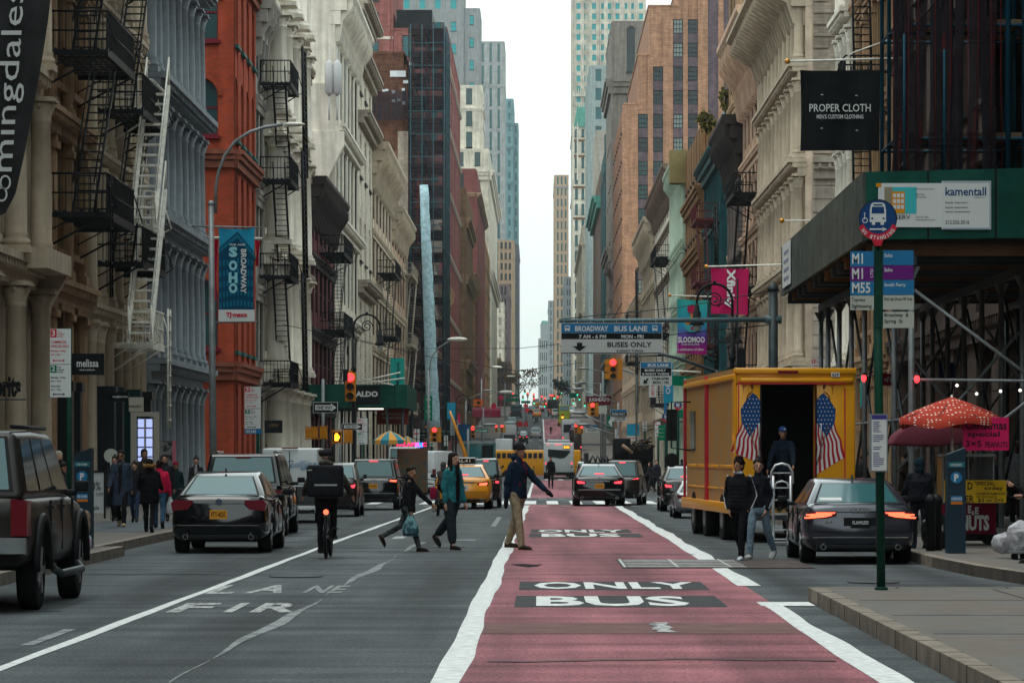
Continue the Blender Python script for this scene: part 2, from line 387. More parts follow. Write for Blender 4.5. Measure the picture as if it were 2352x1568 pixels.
struct(b.build('road_grating',mat('worn_steel',(0.36,0.36,0.35),.5,.4,var=.2,scale=6)))
# crossing and stop lines
for y0,y1,xs in ((111,119.5,[-5.9,-5.0,-4.1,-3.2,-2.3,-1.35,-.5,.27,1.1,1.95,2.8,3.7,4.6]),(266,276,[-5,-3.9,-2.8,-1.7,-.6,.5,1.6,2.7,3.8])):
 for x in xs:struct_o=patch(x,x+.4,y0,y1,WHT,.0085,'crossing_stripe')
for y in (109.6,121.5,129.2,263.5,278,298,542,553):patch(-6.6,5.4,y,y+(.35 if y <200 else .9),WORN,.0085,'stop_line')
for y,s in ((106,.35),(126,.4),(290,.8),(374,1.2),(381,1.2),(500,1.6),(545,1.6),(551,1.6),(592,1.6)):
 for k in range(16):patch(-6+k*.75,-6+k*.75+.3,y,y+s,WHT,.0085,'crossing_dash') if k % 2 == 0 or s <1 else None
# tar-sealed cracks and manholes
b=MB(G);rr=random.Random(3)
for y,x0,x1 in ((56.5,-6,-0.9),(88,-6,-.6),(44,-6.4,-4.6),(60,-6.4,-4.4),(101,-3,2.2),(52.5,-.5,2.4),(25.2,-.4,2.3),(58,2.8,5.4),(33.4,-7,-5)):
 x=x0;yy=y
 while x <x1:
  n=x+.3;y2=yy+rr.uniform(-.12,.12);b.quad([(x,.0125,yy),(n,.0125,y2),(n,.0125,y2+.06+y*.0015),(x,.0125,yy+.06+y*.0015)]);x=n;yy=y2
struct(b.build('tar_seams',mat('tar',(0.03,0.03,0.033),.6,kind='flat')))
b=MB(G)
for x,y,r in ((-3.2,43,.36),(-1.6,57,.34),(4.2,41,.33),(-5.0,72,.35)):b.prism([(x+r*math.cos(t*.524),y+r*math.sin(t*.524)) for t in range(12)],.008,.013)
b2=b;struct(b2.build('manhole_covers',mat('manhole_iron',(0.045,0.045,0.048),.6,.5,var=.2)))
# left pavement: subway grating and worn flags
b=MB(G);b.box(-9.6,-7.5,.151,.156,62,72);struct(b.build('vent_grating',mat('vent_grate',(0.085,0.10,0.115),.6,.3,kind='flute',size=3,var=.2,scale=3)))

# ================================================================ buildings
GL=[mat('glass_dark',(0.012,0.022,0.026),0.12,kind='flat',spec=0.7),mat('glass_teal',(0.02,0.055,0.06),0.15,kind='flat',spec=0.7),
      mat('glass_blind',(0.20,0.24,0.23),0.4,kind='flat'),mat('glass_far',(0.015,0.10,0.11),0.25,kind='flat')]
GLB=mat('glass_bright_teal',(0.02,0.30,0.32),0.3,kind='flat')
BLACK=mat('black_iron',(0.012,0.013,0.015),0.5,var=0.2)
WIRON=mat('white_iron',(0.72,0.70,0.62),0.6,var=0.2,scale=4)
DARK=mat('shop_recess_dark',(0.012,0.014,0.016),0.35,kind='flat')
def rel(tf):
 o=tf(0,0,0);return lambda u,d,z:tuple(a-b for a,b in zip(tf(u,d,z),o))
def inst(src,tf,u,d,z,root):
 c=src.copy();C.objects.link(c);c.location=tf(u,d,z);c.parent=root;c.matrix_parent_inverse=Matrix.Translation(root.location).inverted();return c
def window_mesh(tf,w,h,arch,fm,gm,bars=1,th=0.07,sill=None,mull=0,fw=0.08):
 b=MB(rel(tf));hw=w/2
 b.quad([(-hw,0.0,0),(hw,0.0,0),(hw,0.0,h),(-hw,0.0,h)],1)
 f=fw
 b.box(-hw,-hw+f,0.004,th,0,h,0);b.box(hw-f,hw,0.004,th,0,h);b.box(-hw+f,hw-f,0.004,th-.01,0,f*1.3);b.box(-hw+f,hw-f,0.004,th-.01,h-f,h)
 for k in range(bars):z=h*(k+1)/(bars+1);b.box(-hw+f,hw-f,0.004,max(.012,th-.02),z-f/2,z+f/2)
 for k in range(mull):x=-hw+w*(k+1)/(mull+1);b.box(x-f/3,x+f/3,0.004,max(.01,th-.03),f*1.3,h-f)
 if sill:b.box(-hw-.1,hw+.1,sill[0],sill[1],-.14,-0.002,2)
 me=b.build('window',[fm,gm,fm]);me_=me.data;_drop(me);return me_
def _drop(o):bpy.data.objects.remove(o)
def facade(root,tf,u0,u1,zs,nb,wall,trim=None,col=None,ent=None,entd=0.35,enth=0.7,arch=False,wf=0.62,sill=0.9,head=0.6,rec=0.35,fm=None,gm=None,
           edge=0.0,bars=1,mull=0,top=None,topd=0.9,toph=1.1,brackets=True,colr=0.2,ground=None,cap='round',wcount=None,fluted=False,pil=False,bandm=None,quoin=None,dent=True,skip=lambda i,j:False,hood=False,fd=1):
 """zs = floor levels, bottom to roof. Piers and spandrels stand in front of the recessed windows."""
 trim=trim or wall;fm=fm or mat('sash_dark',(0.03,0.035,0.035),.5,kind='flat');W=MB(tf);E=MB(tf)
 bw=(u1-u0-2*edge)/nb;ww=bw*wf;us=[u0+edge+bw*(i+.5) for i in range(nb)]
 z0,zt=zs[0],zs[-1]
 cuts=[u0]+[x for u in us for x in (u-ww/2,u+ww/2)]+[u1]
 for i in range(0,len(cuts),2):W.box(cuts[i],cuts[i+1],-rec-.02,0,z0,zt)
 wins=[]
 for j in range(len(zs)-1):
  if ground and j == 0:s,h=ground
  else:s,h=sill,head
  a,c=zs[j]+s,zs[j+1]-h
  for i,u in enumerate(us):
   l,r=u-ww/2,u+ww/2
   if skip(i,j):W.box(l,r,-rec-.02,-.03,zs[j]+(0 if j else 0),zs[j+1]-.001);continue
   if s >0.01:W.box(l,r,-rec-.02,-.05,zs[j],a)
   if arch and not (ground and j == 0):
    rr=ww/2;n=8
    poly=[(l,c),(l,c-rr)]+[(u-rr*math.cos(math.pi*k/n),c-rr+rr*.98*math.sin(math.pi*k/n)) for k in range(1,n)]+[(r,c-rr),(r,c)]
    W.prism(poly,-rec-.02,-.02);
    if hood:
     W.prism([(u-(rr+.2)*math.cos(math.pi*k/n),c-rr+(rr+.2)*math.sin(math.pi*k/n)) for k in range(n+1)]+[(u+(rr+.03)*math.cos(math.pi*k/n),c-rr+(rr+.03)*math.sin(math.pi*k/n)) for k in range(n+1)],0.0,.13)
   W.box(l,r,-rec-.02,-.035,c,zs[j+1]-.001)
   if hood and not arch:W.box(l-.12,r+.12,0,.25,c+.02,c+.2);W.box(l-.06,r+.06,0,.13,a-.2,a-.02)
   wins.append((u,a,c-a,j))
 if ent is None:ent=range(1,len(zs)-1)
 for j in ent:
  z=zs[j];h=enth;E=MB(tf)
  E.box(u0-.02,u1+.02,-.05,entd*.45,z-h,z-h*.55);E.box(u0-.04,u1+.04,-.05,entd*.75,z-h*.55,z-h*.25);E.box(u0-.06,u1+.06,-.05,entd,z-h*.25,z)
  if dent:
   k=u0+.15
   while k <u1-.1:E.box(k,k+.13,entd*.44,entd*.92,z-h*.5,z-h*.27);k += .42
  E.build('cornice',bandm or trim,root)
 if top:
  z=zt;E=MB(tf)
  E.box(u0-.02,u1+.02,-.3,topd*.3,z-toph,z-toph*.6);E.box(u0-.05,u1+.05,-.3,topd*.62,z-toph*.6,z-toph*.25)
  E.prism([(-.3,z-toph*.25),(topd*.8,z-toph*.25),(topd,z-toph*.1),(topd,z),(-.3,z)],u0-.1,u1+.1,ax='u')
  if brackets:
   n=max(2,int((u1-u0)/1.1))
   for k in range(n):
    u=u0+.3+(u1-u0-.6)*k/(n-1)
    E.prism([(0.0,z-toph*1.5),(topd*.25,z-toph*1.45),(topd*.4,z-toph*.9),(topd*.92,z-toph*.5),(topd*.92,z-toph*.26),(0,z-toph*.26)],u-.11,u+.11,ax='u')
  E.build('cornice',bandm or trim,root)
 if quoin:
  k=z0+.3;i=0
  while k <zt-.6:
   W.box(u0-.04,u0+(.9 if i % 2 else .6),-.02,.06,k,k+.42);W.box(u1-(.9 if i % 2 else .6),u1+.04,-.02,.06,k,k+.42);k += .5;i += 1
 W.build('wall',wall,root)
 if col:
  for j in range(len(zs)-1):
   a,c=zs[j]+.02,zs[j+1]-(enth if (j+1) in ent or (top and j == len(zs)-2) else .1);H=c-a
   if ground and j == 0 and col == 'upper':continue
   b=MB(rel(tf));r=colr;n=14
   if col == 'flat':
    b.box(-r*1.1,r*1.1,0,.14*fd,.35,H-.4);b.box(-r*1.3,r*1.3,0,.2*fd,0,.35);b.box(-r*1.35,r*1.35,0,.24*fd,H-.38,H-.2);b.box(-r*1.15,r*1.15,0,.18*fd,H-.2,H)
    for q in (-.5,0,.5):b.box(r*q-.03,r*q+.03,.14*fd,.17*fd,.5,H-.5)
   else:
    dd=r*1.15
    b.box(-r*1.35,r*1.35,0,dd+r*1.3,0,.18)
    b.lathe(0,dd,[(r*1.3,0),(r*1.3,.12),(r*1.05,.2),(r*1.15,.26),(r,.34),(r*.98,H*.4),(r*.86,H-.75),(r*.98,H-.72),(r*.9,H-.66),(r*.95,H-.6),(r*1.25,H-.3),(r*1.1,H-.27),(r*1.5,H-.12)],n,z=.18)
    for k in range(6):th=k*math.pi/3;b.ball((r*1.15*math.cos(th),dd+r*1.15*math.sin(th),H-.15),r*.28,nu=5,nv=4)
    b.box(-r*1.5,r*1.5,0,dd+r*1.45,H-.06,H)
   src=b.build('column',trim);me=src.data;_drop(src)
   for u in [u0+edge+bw*i for i in range(nb+1)]:
    if edge == 0:u=min(max(u,u0+r*1.4),u1-r*1.4)
    o=bpy.data.objects.new('column',me);C.objects.link(o);o.location=tf(u,0.002,a);o.parent=root;o.matrix_parent_inverse=Matrix.Translation(root.location).inverted()
 cache={};gms=gm or GL[:2];n=0;extra=None
 lim=wcount if wcount is not None else 100
 for (u,z,h,j) in wins:
  g=rnd.choice(gms);key=(round(h,3),g.name)
  if key not in cache:cache[key]=window_mesh(tf,ww+.04,h,arch,fm,g,bars,th=.07 if rec >.2 else .03,mull=mull,sill=None if (col or rec >.5 or rec <.2) else (rec-.1,rec+.12))
  if n <lim:
   o=bpy.data.objects.new('window',cache[key]);C.objects.link(o);o.location=tf(u,-rec+(.02 if rec >.2 else .012),z);o.parent=root;o.matrix_parent_inverse=Matrix.Translation(root.location).inverted()
  else:
   if extra is None:extra=MB(tf)
   extra.quad([(u-ww/2,-rec+.02,z),(u+ww/2,-rec+.02,z),(u+ww/2,-rec+.02,z+h),(u-ww/2,-rec+.02,z+h)])
  n += 1
 if extra:e=extra.build('window',gms[0],root);e['kind']='stuff'
 return len(wins)
def mass(root,x0,x1,y0,y1,z0,z1,m,name='wall',roof=None):
 b=MB();b.box(x0,x1,y0,y1,z0,z1);b.build(name,m,root)
 r=MB();r.box(x0-.12,x1+.12,y0-.1,y1+.1,z1,z1+.25);r.build('roof',roof or m,root)
def bldg(name,label,x,y,cat='building'):
 return thing(name,label,cat,(x,y,0),world=True)
def side(sd,name,label,y0,y1,zs,nb,wall,depth=18,far=0,**k):
 """a building of the row: its street face with openings, and the block behind it"""
 if y0 >140:
  k['topd']=k.get('topd',.9)*.5;k['entd']=k.get('entd',.35)*.6;k['rec']=min(k.get('rec',.35),.11);k['fd']=.25;k['wf']=max(k.get('wf',.62),.66)
 at=XL if sd == 'L' else XR;at += k.pop('shift',0);s=-1 if sd == 'L' else 1
 root=bldg(name,label,at+s*5,(y0+y1)/2);tf=frame(sd,at)
 rec=k.get('rec',.35);base=min(gz(y0),0)-.3;zs=[base]+list(zs[1:]) if zs[0]== 0 else zs
 xs=sorted((at+s*rec,at+s*depth));em=k.pop('endm',wall);em_r=k.pop('roofm',None)
 mass(root,xs[0],xs[1],y0+.01,y1-.01,base,zs[-1]-.02,em,roof=em_r)
 facade(root,tf,y0,y1,zs,nb,wall,**k)
 return root
def lv(g,f,n,base=0):return [base,base+g]+[base+g+f*(i+1) for i in range(n)]
def fire_escape(root,tf,u0,u1,levels,m,dep=1.15,d0=0.05,stairs=True,drop=0,solid=False,flip=False,baluster=.16):
 """a balcony at each level with slatted floor, rails, brackets, and steep stairs between"""
 dep=min(dep,1.45) if u0 >140 else dep
 for li,z in enumerate(levels):
  F=MB(tf)
  for k in range(8):d=d0+(dep-d0)*k/7;F.box(u0,u1,d-.03,d+.03,z,z+.05)
  n=max(3,int((u1-u0)/.35))
  for k in range(n+1):u=u0+(u1-u0)*k/n;F.box(u-.02,u+.02,d0,dep+.03,z-.03,z)
  F.box(u0,u1,dep-.03,dep+.03,z-.16,z-.0);F.box(u0-.03,u0+.03,d0,dep,z-.14,z);F.box(u1-.03,u1+.03,d0,dep,z-.14,z)
  for h in (.5,1.0):
   F.tube([(u0,d0,z+h),(u0,dep,z+h),(u1,dep,z+h),(u1,d0,z+h)],.025 if h <1 else .03,5)
  k=u0
  while k <= u1+.01:F.box(k-.012,k+.012,dep-.012,dep+.012,z,z+1.0);k += baluster
  d=d0
  while d <dep:F.box(u0-.012,u0+.012,d,d+.024,z,z+1);F.box(u1-.012,u1+.012,d,d+.024,z,z+1);d += baluster
  for u in (u0+.1,u1-.1):
   F.tube([(u,d0,z-.9),(u,dep*.95,z-.1)],.03,4);F.tube([(u,d0,z-.5),(u,dep*.5,z-.1)],.02,4)
   F.tube([(u,dep,z+.9),(u,dep+.25,z+.1),(u,dep+.05,z-.02)],.02,4)
  F.build('fire_escape',m,root)
 if stairs:
  for a,c in zip(levels,levels[1:]):
   S=MB(tf);ua,ub=(u0+.5,u1-.9) if not flip else (u1-.5,u0+.9);dm=(d0+dep)/2+.1
   for dd in (dm-.28,dm+.28):S.tube([(ua,dd,a+.05),(ub,dd,c+.05)],.035 if not solid else .06,5)
   for dd in (dm-.28,dm+.28):S.tube([(ua,dd,a+.8),(ub,dd,c+.85)],.022,4)
   n=int((c-a)/.23)
   for k in range(n):t=(k+.5)/n;u=ua+(ub-ua)*t;z=a+(c-a)*t;S.box(u-.08,u+.08,dm-.28,dm+.28,z,z+.025)
   S.build('stair',m,root)
 if drop:
  S=MB(tf);z=levels[0];u=u0+.3
  for uu in (u,u+.42):S.tube([(uu,dep+.06,z-drop),(uu,dep+.06,z+1.0)],.025,4)
  k=z-drop
  while k <z+.9:S.box(u,u+.42,dep+.045,dep+.075,k,k+.03);k += .3
  S.build('ladder',m,root)
def ladder_run(root,tf,u,w,d,z0,z1,lean,m,name='ladder',step=.3,r=.03,rail=True):
 S=MB(tf)
 for uu in (u,u+w):S.tube([(uu,d,z0),(uu+lean,d,z1)],r,5)
 n=int((z1-z0)/step)
 for k in range(n):t=(k+.5)/n;S.box(u+lean*t,u+w+lean*t,d-.05,d+.05,z0+(z1-z0)*t,z0+(z1-z0)*t+.03)
 S.build(name,m,root)

# ---- wall materials
TAN=mat('tan_stone',(0.27,0.165,0.09),.8,kind='stone',var=.2,bump=.15,size=.8)
TAN2=mat('tan_stone_trim',(0.36,0.235,0.14),.8,kind='wall',var=.18,scale=2.5,bump=.15)
CREAM=mat('cream_paint',(0.47,0.385,0.285),.75,kind='wall',var=.12,scale=1.5,bump=.08)
CREAM2=mat('cream_stone',(0.66,0.61,0.52),.75,kind='wall',var=.12,scale=1.2,bump=.08)
WBRICK=mat('white_brick',(0.68,0.61,0.50),.8,kind='brick',var=.2,size=2.2,bump=.2)
IRONB=mat('bluegrey_iron',(0.205,0.232,0.255),.55,kind='wall',var=.12,scale=3,bump=.05)
RED=mat('red_brick',(0.34,0.052,0.022),.85,kind='brick',var=.14,size=1.3,bump=.2,col2=(0.25,0.045,0.02))
REDT=mat('red_brownstone',(0.20,0.065,0.04),.8,kind='wall',var=.2,scale=3,bump=.15)
MAROON=mat('maroon_frame',(0.13,0.012,0.022),.5,kind='flat');TEALF=mat('teal_frame',(0.012,0.09,0.085),.5,kind='flat')
BRNB=mat('brown_brick',(0.17,0.075,0.045),.85,kind='brick',var=.3,size=1.8,col2=(0.10,0.045,0.03),bump=.2)
PINK=mat('pink_brick',(0.33,0.115,0.10),.85,kind='brick',var=.15,size=3)
GREYS=mat('grey_granite',(0.26,0.265,0.265),.8,kind='wall',var=.10,scale=.5)
TEALT=mat('teal_tower',(0.14,0.25,0.26),.7,kind='wall',var=.12,scale=.4)
PALE=mat('pale_terracotta',(0.60,0.55,0.45),.75,kind='wall',var=.25,scale=.35)
TANB=mat('tan_brick',(0.44,0.24,0.14),.85,kind='brick',var=.15,size=2.6,col2=(0.31,0.165,0.11),bump=.1)
PURP=mat('purple_spandrel',(0.14,0.10,0.115),.8,kind='brick',var=.2,size=2.2)
STONE=mat('weathered_stone',(0.35,0.30,0.245),.8,kind='stone',var=.2,bump=.15)
SMOKE=mat('smoke_stone',(0.21,0.19,0.165),.8,kind='wall',var=.15,scale=1)
PEACH=mat('peach_stone',(0.52,0.35,0.25),.8,kind='wall',var=.14,scale=2,bump=.1)
PINKC=mat('pink_cream_stone',(0.57,0.45,0.34),.8,kind='wall',var=.14,scale=2,bump=.1)
GREENP=mat('pale_green_iron',(0.36,0.45,0.36),.65,kind='wall',var=.12)
TEALI=mat('teal_iron',(0.02,0.085,0.095),.5,kind='wall',var=.2)
ORN=mat('brown_terracotta',(0.22,0.115,0.05),.75,kind='stone',var=.2,size=.8,bump=.1)
SAND=mat('sand_slab',(0.42,0.29,0.19),.8,kind='wall',var=.12)
COPPER=mat('green_copper',(0.10,0.32,0.26),.7,kind='wall',var=.2,scale=1)
DKCOR=mat('dark_metal_cornice',(0.045,0.035,0.034),.6,kind='wall',var=.2)
ORNGE=mat('orange_brick',(0.42,0.20,0.085),.85,kind='wall',var=.12)
BRNT=mat('brown_granite',(0.155,0.105,0.085),.8,kind='wall',var=.2,scale=1)

# ================================================================ left row, from the camera outwards
b=side('L','commercial_building','cream building nearest on the left with arched ground floor beside the banner',56,82.3,[0,6.4,11.2,15.7,20.2],6,CREAM,trim=CREAM,col='round',colr=.27,arch=True,ent=[1,2,3,4],entd=.55,enth=.7,ground=(0.0,.9),wf=.6)
tl=frame('L',XL)
k_=MB(tl);k_.box(78.5,82.4,.1,1.0,6.1,6.6);k_.prism([(0.1,5.1),(.35,5.1),(.95,6.1),(.1,6.1)],82.0,82.4,ax='u');k_.build('cornice',CREAM,b)
b=side('L','commercial_building','tan pilastered building with heavy black fire escapes next to the big black banner',82.5,91.5,[0,6.2,10.6,14.8,19.2,23.5],3,TAN,trim=TAN2,col='flat',colr=.2,entd=.5,enth=.6,ground=(0,.8),wf=.6,hood=True,gm=[GL[0]])
fire_escape(b,tl,84.6,90.3,[7.9,12.1,16.2,20.3],BLACK,dep=1.6,drop=2.2)
b=side('L','commercial_building','cream arched window building with white fire escape stairs left of the grey columns',91.7,103.8,[0,5.9,10.3,14.6,19,23],6,PINKC,trim=CREAM,col='round',colr=.17,arch=True,hood=True,entd=.4,enth=.55,ground=(0,1.0),wf=.56,gm=[GL[0],GL[2]])
fire_escape(b,tl,93.0,98.6,[7.1,11.45,15.9],BLACK,dep=1.5)
fire_escape(b,tl,96.6,99.6,[4.9,8.4,11.7],WIRON,dep=1.35,stairs=False,baluster=.22)
def stair_run(root,tf,u0,u1,z0,z1,d0,d1,m,n):
 S=MB(tf);dx=.06
 for d in (d0,d1):S.prism([(u0,z0-.12),(u1,z1-.12),(u1,z1+.14),(u0,z0+.14)],d-.045,d+.045);S.tube([(u0,d,z0+.95),(u1,d,z1+.95)],.03,5);S.tube([(u0,d,z0),(u0,d,z0+.95)],.025,5);S.tube([(u1,d,z1),(u1,d,z1+.95)],.025,5)
 for k in range(n):t=(k+.5)/n;u,z=u0+(u1-u0)*t,z0+(z1-z0)*t;S.box(u-.13,u+.13,d0+.05,d1-.05,z-.02,z+.04)
 S.build('stair',m,root)
stair_run(b,tl,93.2,96.6,8.2,12.4,1.2,1.85,WIRON,13);stair_run(b,tl,92.6,96.2,4.9,9.3,1.15,1.8,WIRON,14);ladder_run(b,tl,95.9,.6,1.9,2.4,5.9,0,WIRON,step=.4)
for u,d,m_ in ((85.9,.5,DARK),(87.6,.5,DARK),(92.2,.8,mat('shop_charcoal',(.018,.022,.026),.6)),(93.6,.85,mat('shop_charcoal')),(97,.9,mat('shop_teal_dark',(.008,.035,.035),.6)),(100.4,.85,DARK)):  # added dark boxes: shade of the shop recesses, along with doors and frames
 q=MB(tl);q.box(u,u+.5,.02,d,.15,3.5);q.box(u-.03,u+.53,.02,d+.05,3.3,3.55);q.build('dark_shop_panel',m_,b)
b=side('L','cast_iron_building','blue grey cast iron building with rows of fluted columns before the red brick corner',104,120,[0,4.7,9.3,13.8,18.4,23],8,IRONB,trim=IRONB,col='round',colr=.27,entd=1.0,enth=.75,wf=.6,ground=(0,.8),gm=[GL[0]],endm=IRONB)
# red brick corner house beyond the cross street: a face to the camera and one to the avenue
b=bldg('red_brick_building','bright red brick corner building with arched windows behind the bent lamp pole',-20,142)
mass(b,-32,XL-.4,137.4,147.5,-.3,27,RED)
tf=frame('F',137.0)
facade(b,tf,-15.6,XL-0.0,[-.3,5.5,10.0,14.4,18.4,22.4,27],1,RED,trim=REDT,arch=True,wf=.52,ent=[1,3,5],entd=.4,enth=.75,edge=0,sill=.6,head=1.0,fm=MAROON,gm=[GL[1]],skip=lambda i,j:j in (0,2),dent=False,hood=True)
facade(b,tf,-32,-15.7,[-.3,5.5,10.0,14.4,18.4,22.4,27],6,RED,trim=REDT,arch=True,wf=.5,ent=[1,3,5],entd=.4,enth=.75,sill=.6,head=1.0,fm=MAROON,dent=False)
facade(b,frame('L',XL),137.02,147.5,[-.3,5.5,10.0,14.4,18.4,22.4,27],4,RED,trim=REDT,arch=True,wf=.5,ent=[1,3,5],entd=.4,enth=.75,sill=.5,head=.8,fm=TEALF,gm=[GL[0]],dent=False,rec=.3)
b=side('L','loft_building','narrow dark framed building with black fire escape just past the red brick',147.6,151.6,lv(5,4.3,4),2,mat('grey_stucco',(0.30,0.28,0.25),.8,kind='wall'),wf=.75,top=True,topd=1.7,toph=1.7,fm=BLACK,gm=[GL[0]],rec=.6)
fire_escape(b,tl,149,154,[4.9,9.8,14.2,18.6],BLACK,dep=1.9,flip=True)
ladder_run(b,tl,151.5,1.9,1.9,9.9,15.6,-1.4,BLACK,step=.27,r=.07);ladder_run(b,tl,151.5,1.9,1.9,14.6,20.4,-1.2,BLACK,step=.27,r=.07);ladder_run(b,tl,151.5,1.9,1.9,4.6,10,-1.4,BLACK,step=.27,r=.07)
side('L','cast_iron_building','white painted building with giant scroll capped columns after the dark narrow one',151.8,169.4,[0,5.6,11.4,17.4,23,28.5],4,CREAM2,trim=CREAM2,col='round',colr=.5,entd=.8,enth=.9,wf=.66,gm=[GL[0]],ground=(0,1),rec=.8)
side('L','loft_building','brown tan building of close narrow vertical piers beside the white columns',169.6,182.3,[0,5.5,11.5,17.5,23,28,33],7,mat('umber_stone',(0.27,0.21,0.16),.8,kind='wall',var=.16),col='flat',colr=.28,entd=.55,enth=.8,wf=.5,gm=[GL[0]],rec=.5,head=.7)
b=side('L','loft_building','low maroon house with a jutting black cornice between taller pale buildings',182.5,204.6,[0,4.6,8.8,13,17.2],6,mat('maroon_paint',(0.11,0.03,0.035),.7,kind='wall'),top=True,topd=1.9,toph=1.9,bandm=DKCOR,fm=BLACK,gm=[GL[0]])
fire_escape(b,tl,190,199,[4.9,8.9,13.4],BLACK,dep=2.0)
b=side('L','loft_building','large cream building with deep bracketed roof cornice and a blank painted end wall',204.8,230,[0,5.6,10.6,16.5,22.4,30.8],6,CREAM2,trim=CREAM2,col='flat',colr=.45,entd=1.1,enth=.8,top=True,topd=2.4,toph=2.2,wf=.6,rec=.6,gm=[GL[0],GL[2]],endm=CREAM2)
q=MB();q.box(-40,-18.0,204.2,206,12,31);q.build('brick_wall',BRNB,b)
q=MB();q.box(-15.2,-12.5,203.8,204.8,21.2,24.8);q.prism([(-13.6,18),(-12.2,20.9),(-12.2,21.8),(-15.2,21.8),(-15.2,18)],203.7,204.75);q.build('chimney',CREAM2,b)
for x in (-13.05,-12.55):
 a=MB();a.lathe(x,203.0,[(.05,23.9),(.26,24.1),(.28,25.9),(.1,26.1),(.03,26.2),(.02,27)],10);a.tube([(x,203,22.4),(x,203,24)],.05);tag(a.build('antenna',mat('antenna_grey',(0.42,0.42,0.42),.5,kind='flat')),'grey drum antenna with a whip on the cream end wall, the ' +('left one' if x <-13 else 'right one'),'antenna','drum antennas on the cream wall')
b=bldg('loft_building','tall white brick building banded with stone behind the cream cornice',-20,255)
mass(b,-34,XL-.3,231.0,250,-.5,41,WBRICK)
for z0,z1,nn in ((-.5,14,2),(14.0,26,2),(26.0,34,1),(34.0,41,2)):
 pass
facade(b,frame('F',230.7),-33.6,XL-.32,[-.5,14,20,26,30,34,41],5,WBRICK,trim=STONE,ent=[1,3,4,5],entd=.7,enth=.9,arch=True,wf=.3,skip=lambda i,j:j <5 or i >3,sill=1.2,head=2.3,hood=True)
facade(b,frame('L',XL+.02),230.75,250,[-.5,14,20,26,30,34,41],3,WBRICK,trim=STONE,ent=[1,3,4,5],entd=.9,enth=.9,wf=.4,gm=[GL[0]],sill=1.5,head=1.4)
b=side('L','loft_building','beige low building with broken scroll gable and fire escapes before the brown brick wall',250.2,283,[0,5.5,10,14.5,19,25.6],6,PINKC,trim=CREAM,top=True,topd=2.6,toph=2.4,col='flat',gm=[GL[0]])
fire_escape(b,tl,258,268,[6,11,16],BLACK,dep=1.8)
b=side('L','loft_building','narrow tan house with pale iron fire escapes beside the black construction netting',283.2,312,[0,5.5,10,14.5,19,23.2],5,PEACH,trim=CREAM,top=True,topd=2.2,toph=2,gm=[GL[0]],col='flat')
fire_escape(b,tl,292,306,[5.5,11.5,17.8],mat('rusty_beige_iron',(0.30,0.26,0.2),.7,var=.2),dep=3.0,d0=.6,baluster=.4)
# brown brick house wrapped in netting
b=bldg('brown_brick_building','weathered brown brick building with white patches on its end wall and netted front',-20,340)
mass(b,-34,XL-.35,317,366,-.6,40.5,BRNB)
facade(b,tl,317.2,366,lv(5,5,7,-.5),12,BRNB,gm=[GL[0]])
q=MB(frame('F',316.95));q.box(-13.7,XL+.1,0,.15,0,33)
for x,z,w_,h in ((-15.2,34.1,0,0),):pass
q.build('stone_strip',STONE,b)
q=MB(frame('F',316.95));rr=random.Random(5)
for x,z,w_,h in ((862,166,4,14),(896,163,36,14),(926,185,14,7),(878,206,7,6),(885,205,7,5),(900,209,8,6),(923,203,7,6),(900,229,8,6),(912,227,8,6),(923,233,8,8)):
 q=MB(frame('F',316.95));q.box(X(x,317),X(x+w_,317),.01,.05,Z(z+h,317),Z(z,317));q.build('wall_sheet',mat('white_sheet',(0.62,0.66,0.7),.8,var=.1),b)
NET=mat('debris_net',(0.012,0.022,0.03),.9,kind='net',col2=(0.13,0.018,0.02),size=.8,var=.35,scale=.6,alpha=.72)
sc=thing('scaffolding','tall scaffold wrapped in black netting on the brown brick building','scaffold',(-11,330,0),world=True)
def scaffold(root,x0,x1,y0,y1,z0,z1,dx,dy,dz,m,r=.05,braces=True):
 P=MB()
 nx=max(1,round((x1-x0)/dx));ny=max(1,round((y1-y0)/dy));nz=max(1,round((z1-z0)/dz))
 for i in range(nx+1):
  for j in range(ny+1):P.tube([(x0+(x1-x0)*i/nx,y0+(y1-y0)*j/ny,z0),(x0+(x1-x0)*i/nx,y0+(y1-y0)*j/ny,z1)],r,5)
 for k in range(1,nz+1):
  z=z0+(z1-z0)*k/nz-.2
  for i in range(nx+1):P.tube([(x0+(x1-x0)*i/nx,y0,z),(x0+(x1-x0)*i/nx,y1,z)],r*.8,4)
  for j in range(ny+1):P.tube([(x0,y0+(y1-y0)*j/ny,z),(x1,y0+(y1-y0)*j/ny,z)],r*.8,4)
 P.build('frame_pipes',m,root)
 if braces:
  D=MB()
  for k in range(1,nz+1):D.box(x0+.1,x1-.1,y0+.1,y1-.1,z0+(z1-z0)*k/nz-.16,z0+(z1-z0)*k/nz-.08)
  D.build('deck',mat('scaffold_plank',(0.16,0.11,0.07),.8,var=.3),root)
scaffold(sc,-12.6,-9.3,316,330,-.4,43,1.6,5,2.2,BLACK,r=.06)
def net_panel(pts,z0,z1,name,m,root,amp=.12,seed=1,nz=14):
 """a hanging sheet following the plan points, with folds"""
 b=MB();rr=random.Random(seed);n=len(pts);rows=[]
 for k in range(nz+1):
  t=k/nz;rows.append([b.P(x+amp*math.sin(i*1.7+k*.6+seed)*(1-.5*t),y+amp*math.cos(i*2.3+k*.9+seed),z0+(z1-z0)*t) for i,(x,y) in enumerate(pts)])
 for k in range(nz):
  for i in range(n-1):b.F([rows[k][i],rows[k][i+1],rows[k+1][i+1],rows[k+1][i]],True)
 return b.build(name,m,root)
def lin(x0,y0,x1,y1,n):return [(x0+(x1-x0)*i/n,y0+(y1-y0)*i/n) for i in range(n+1)]
net_panel(lin(-12.5,315.6,-9.2,315.6,10)[:]+lin(-9.2,316,-9.1,330,12),4,43.4,'net',NET,sc)
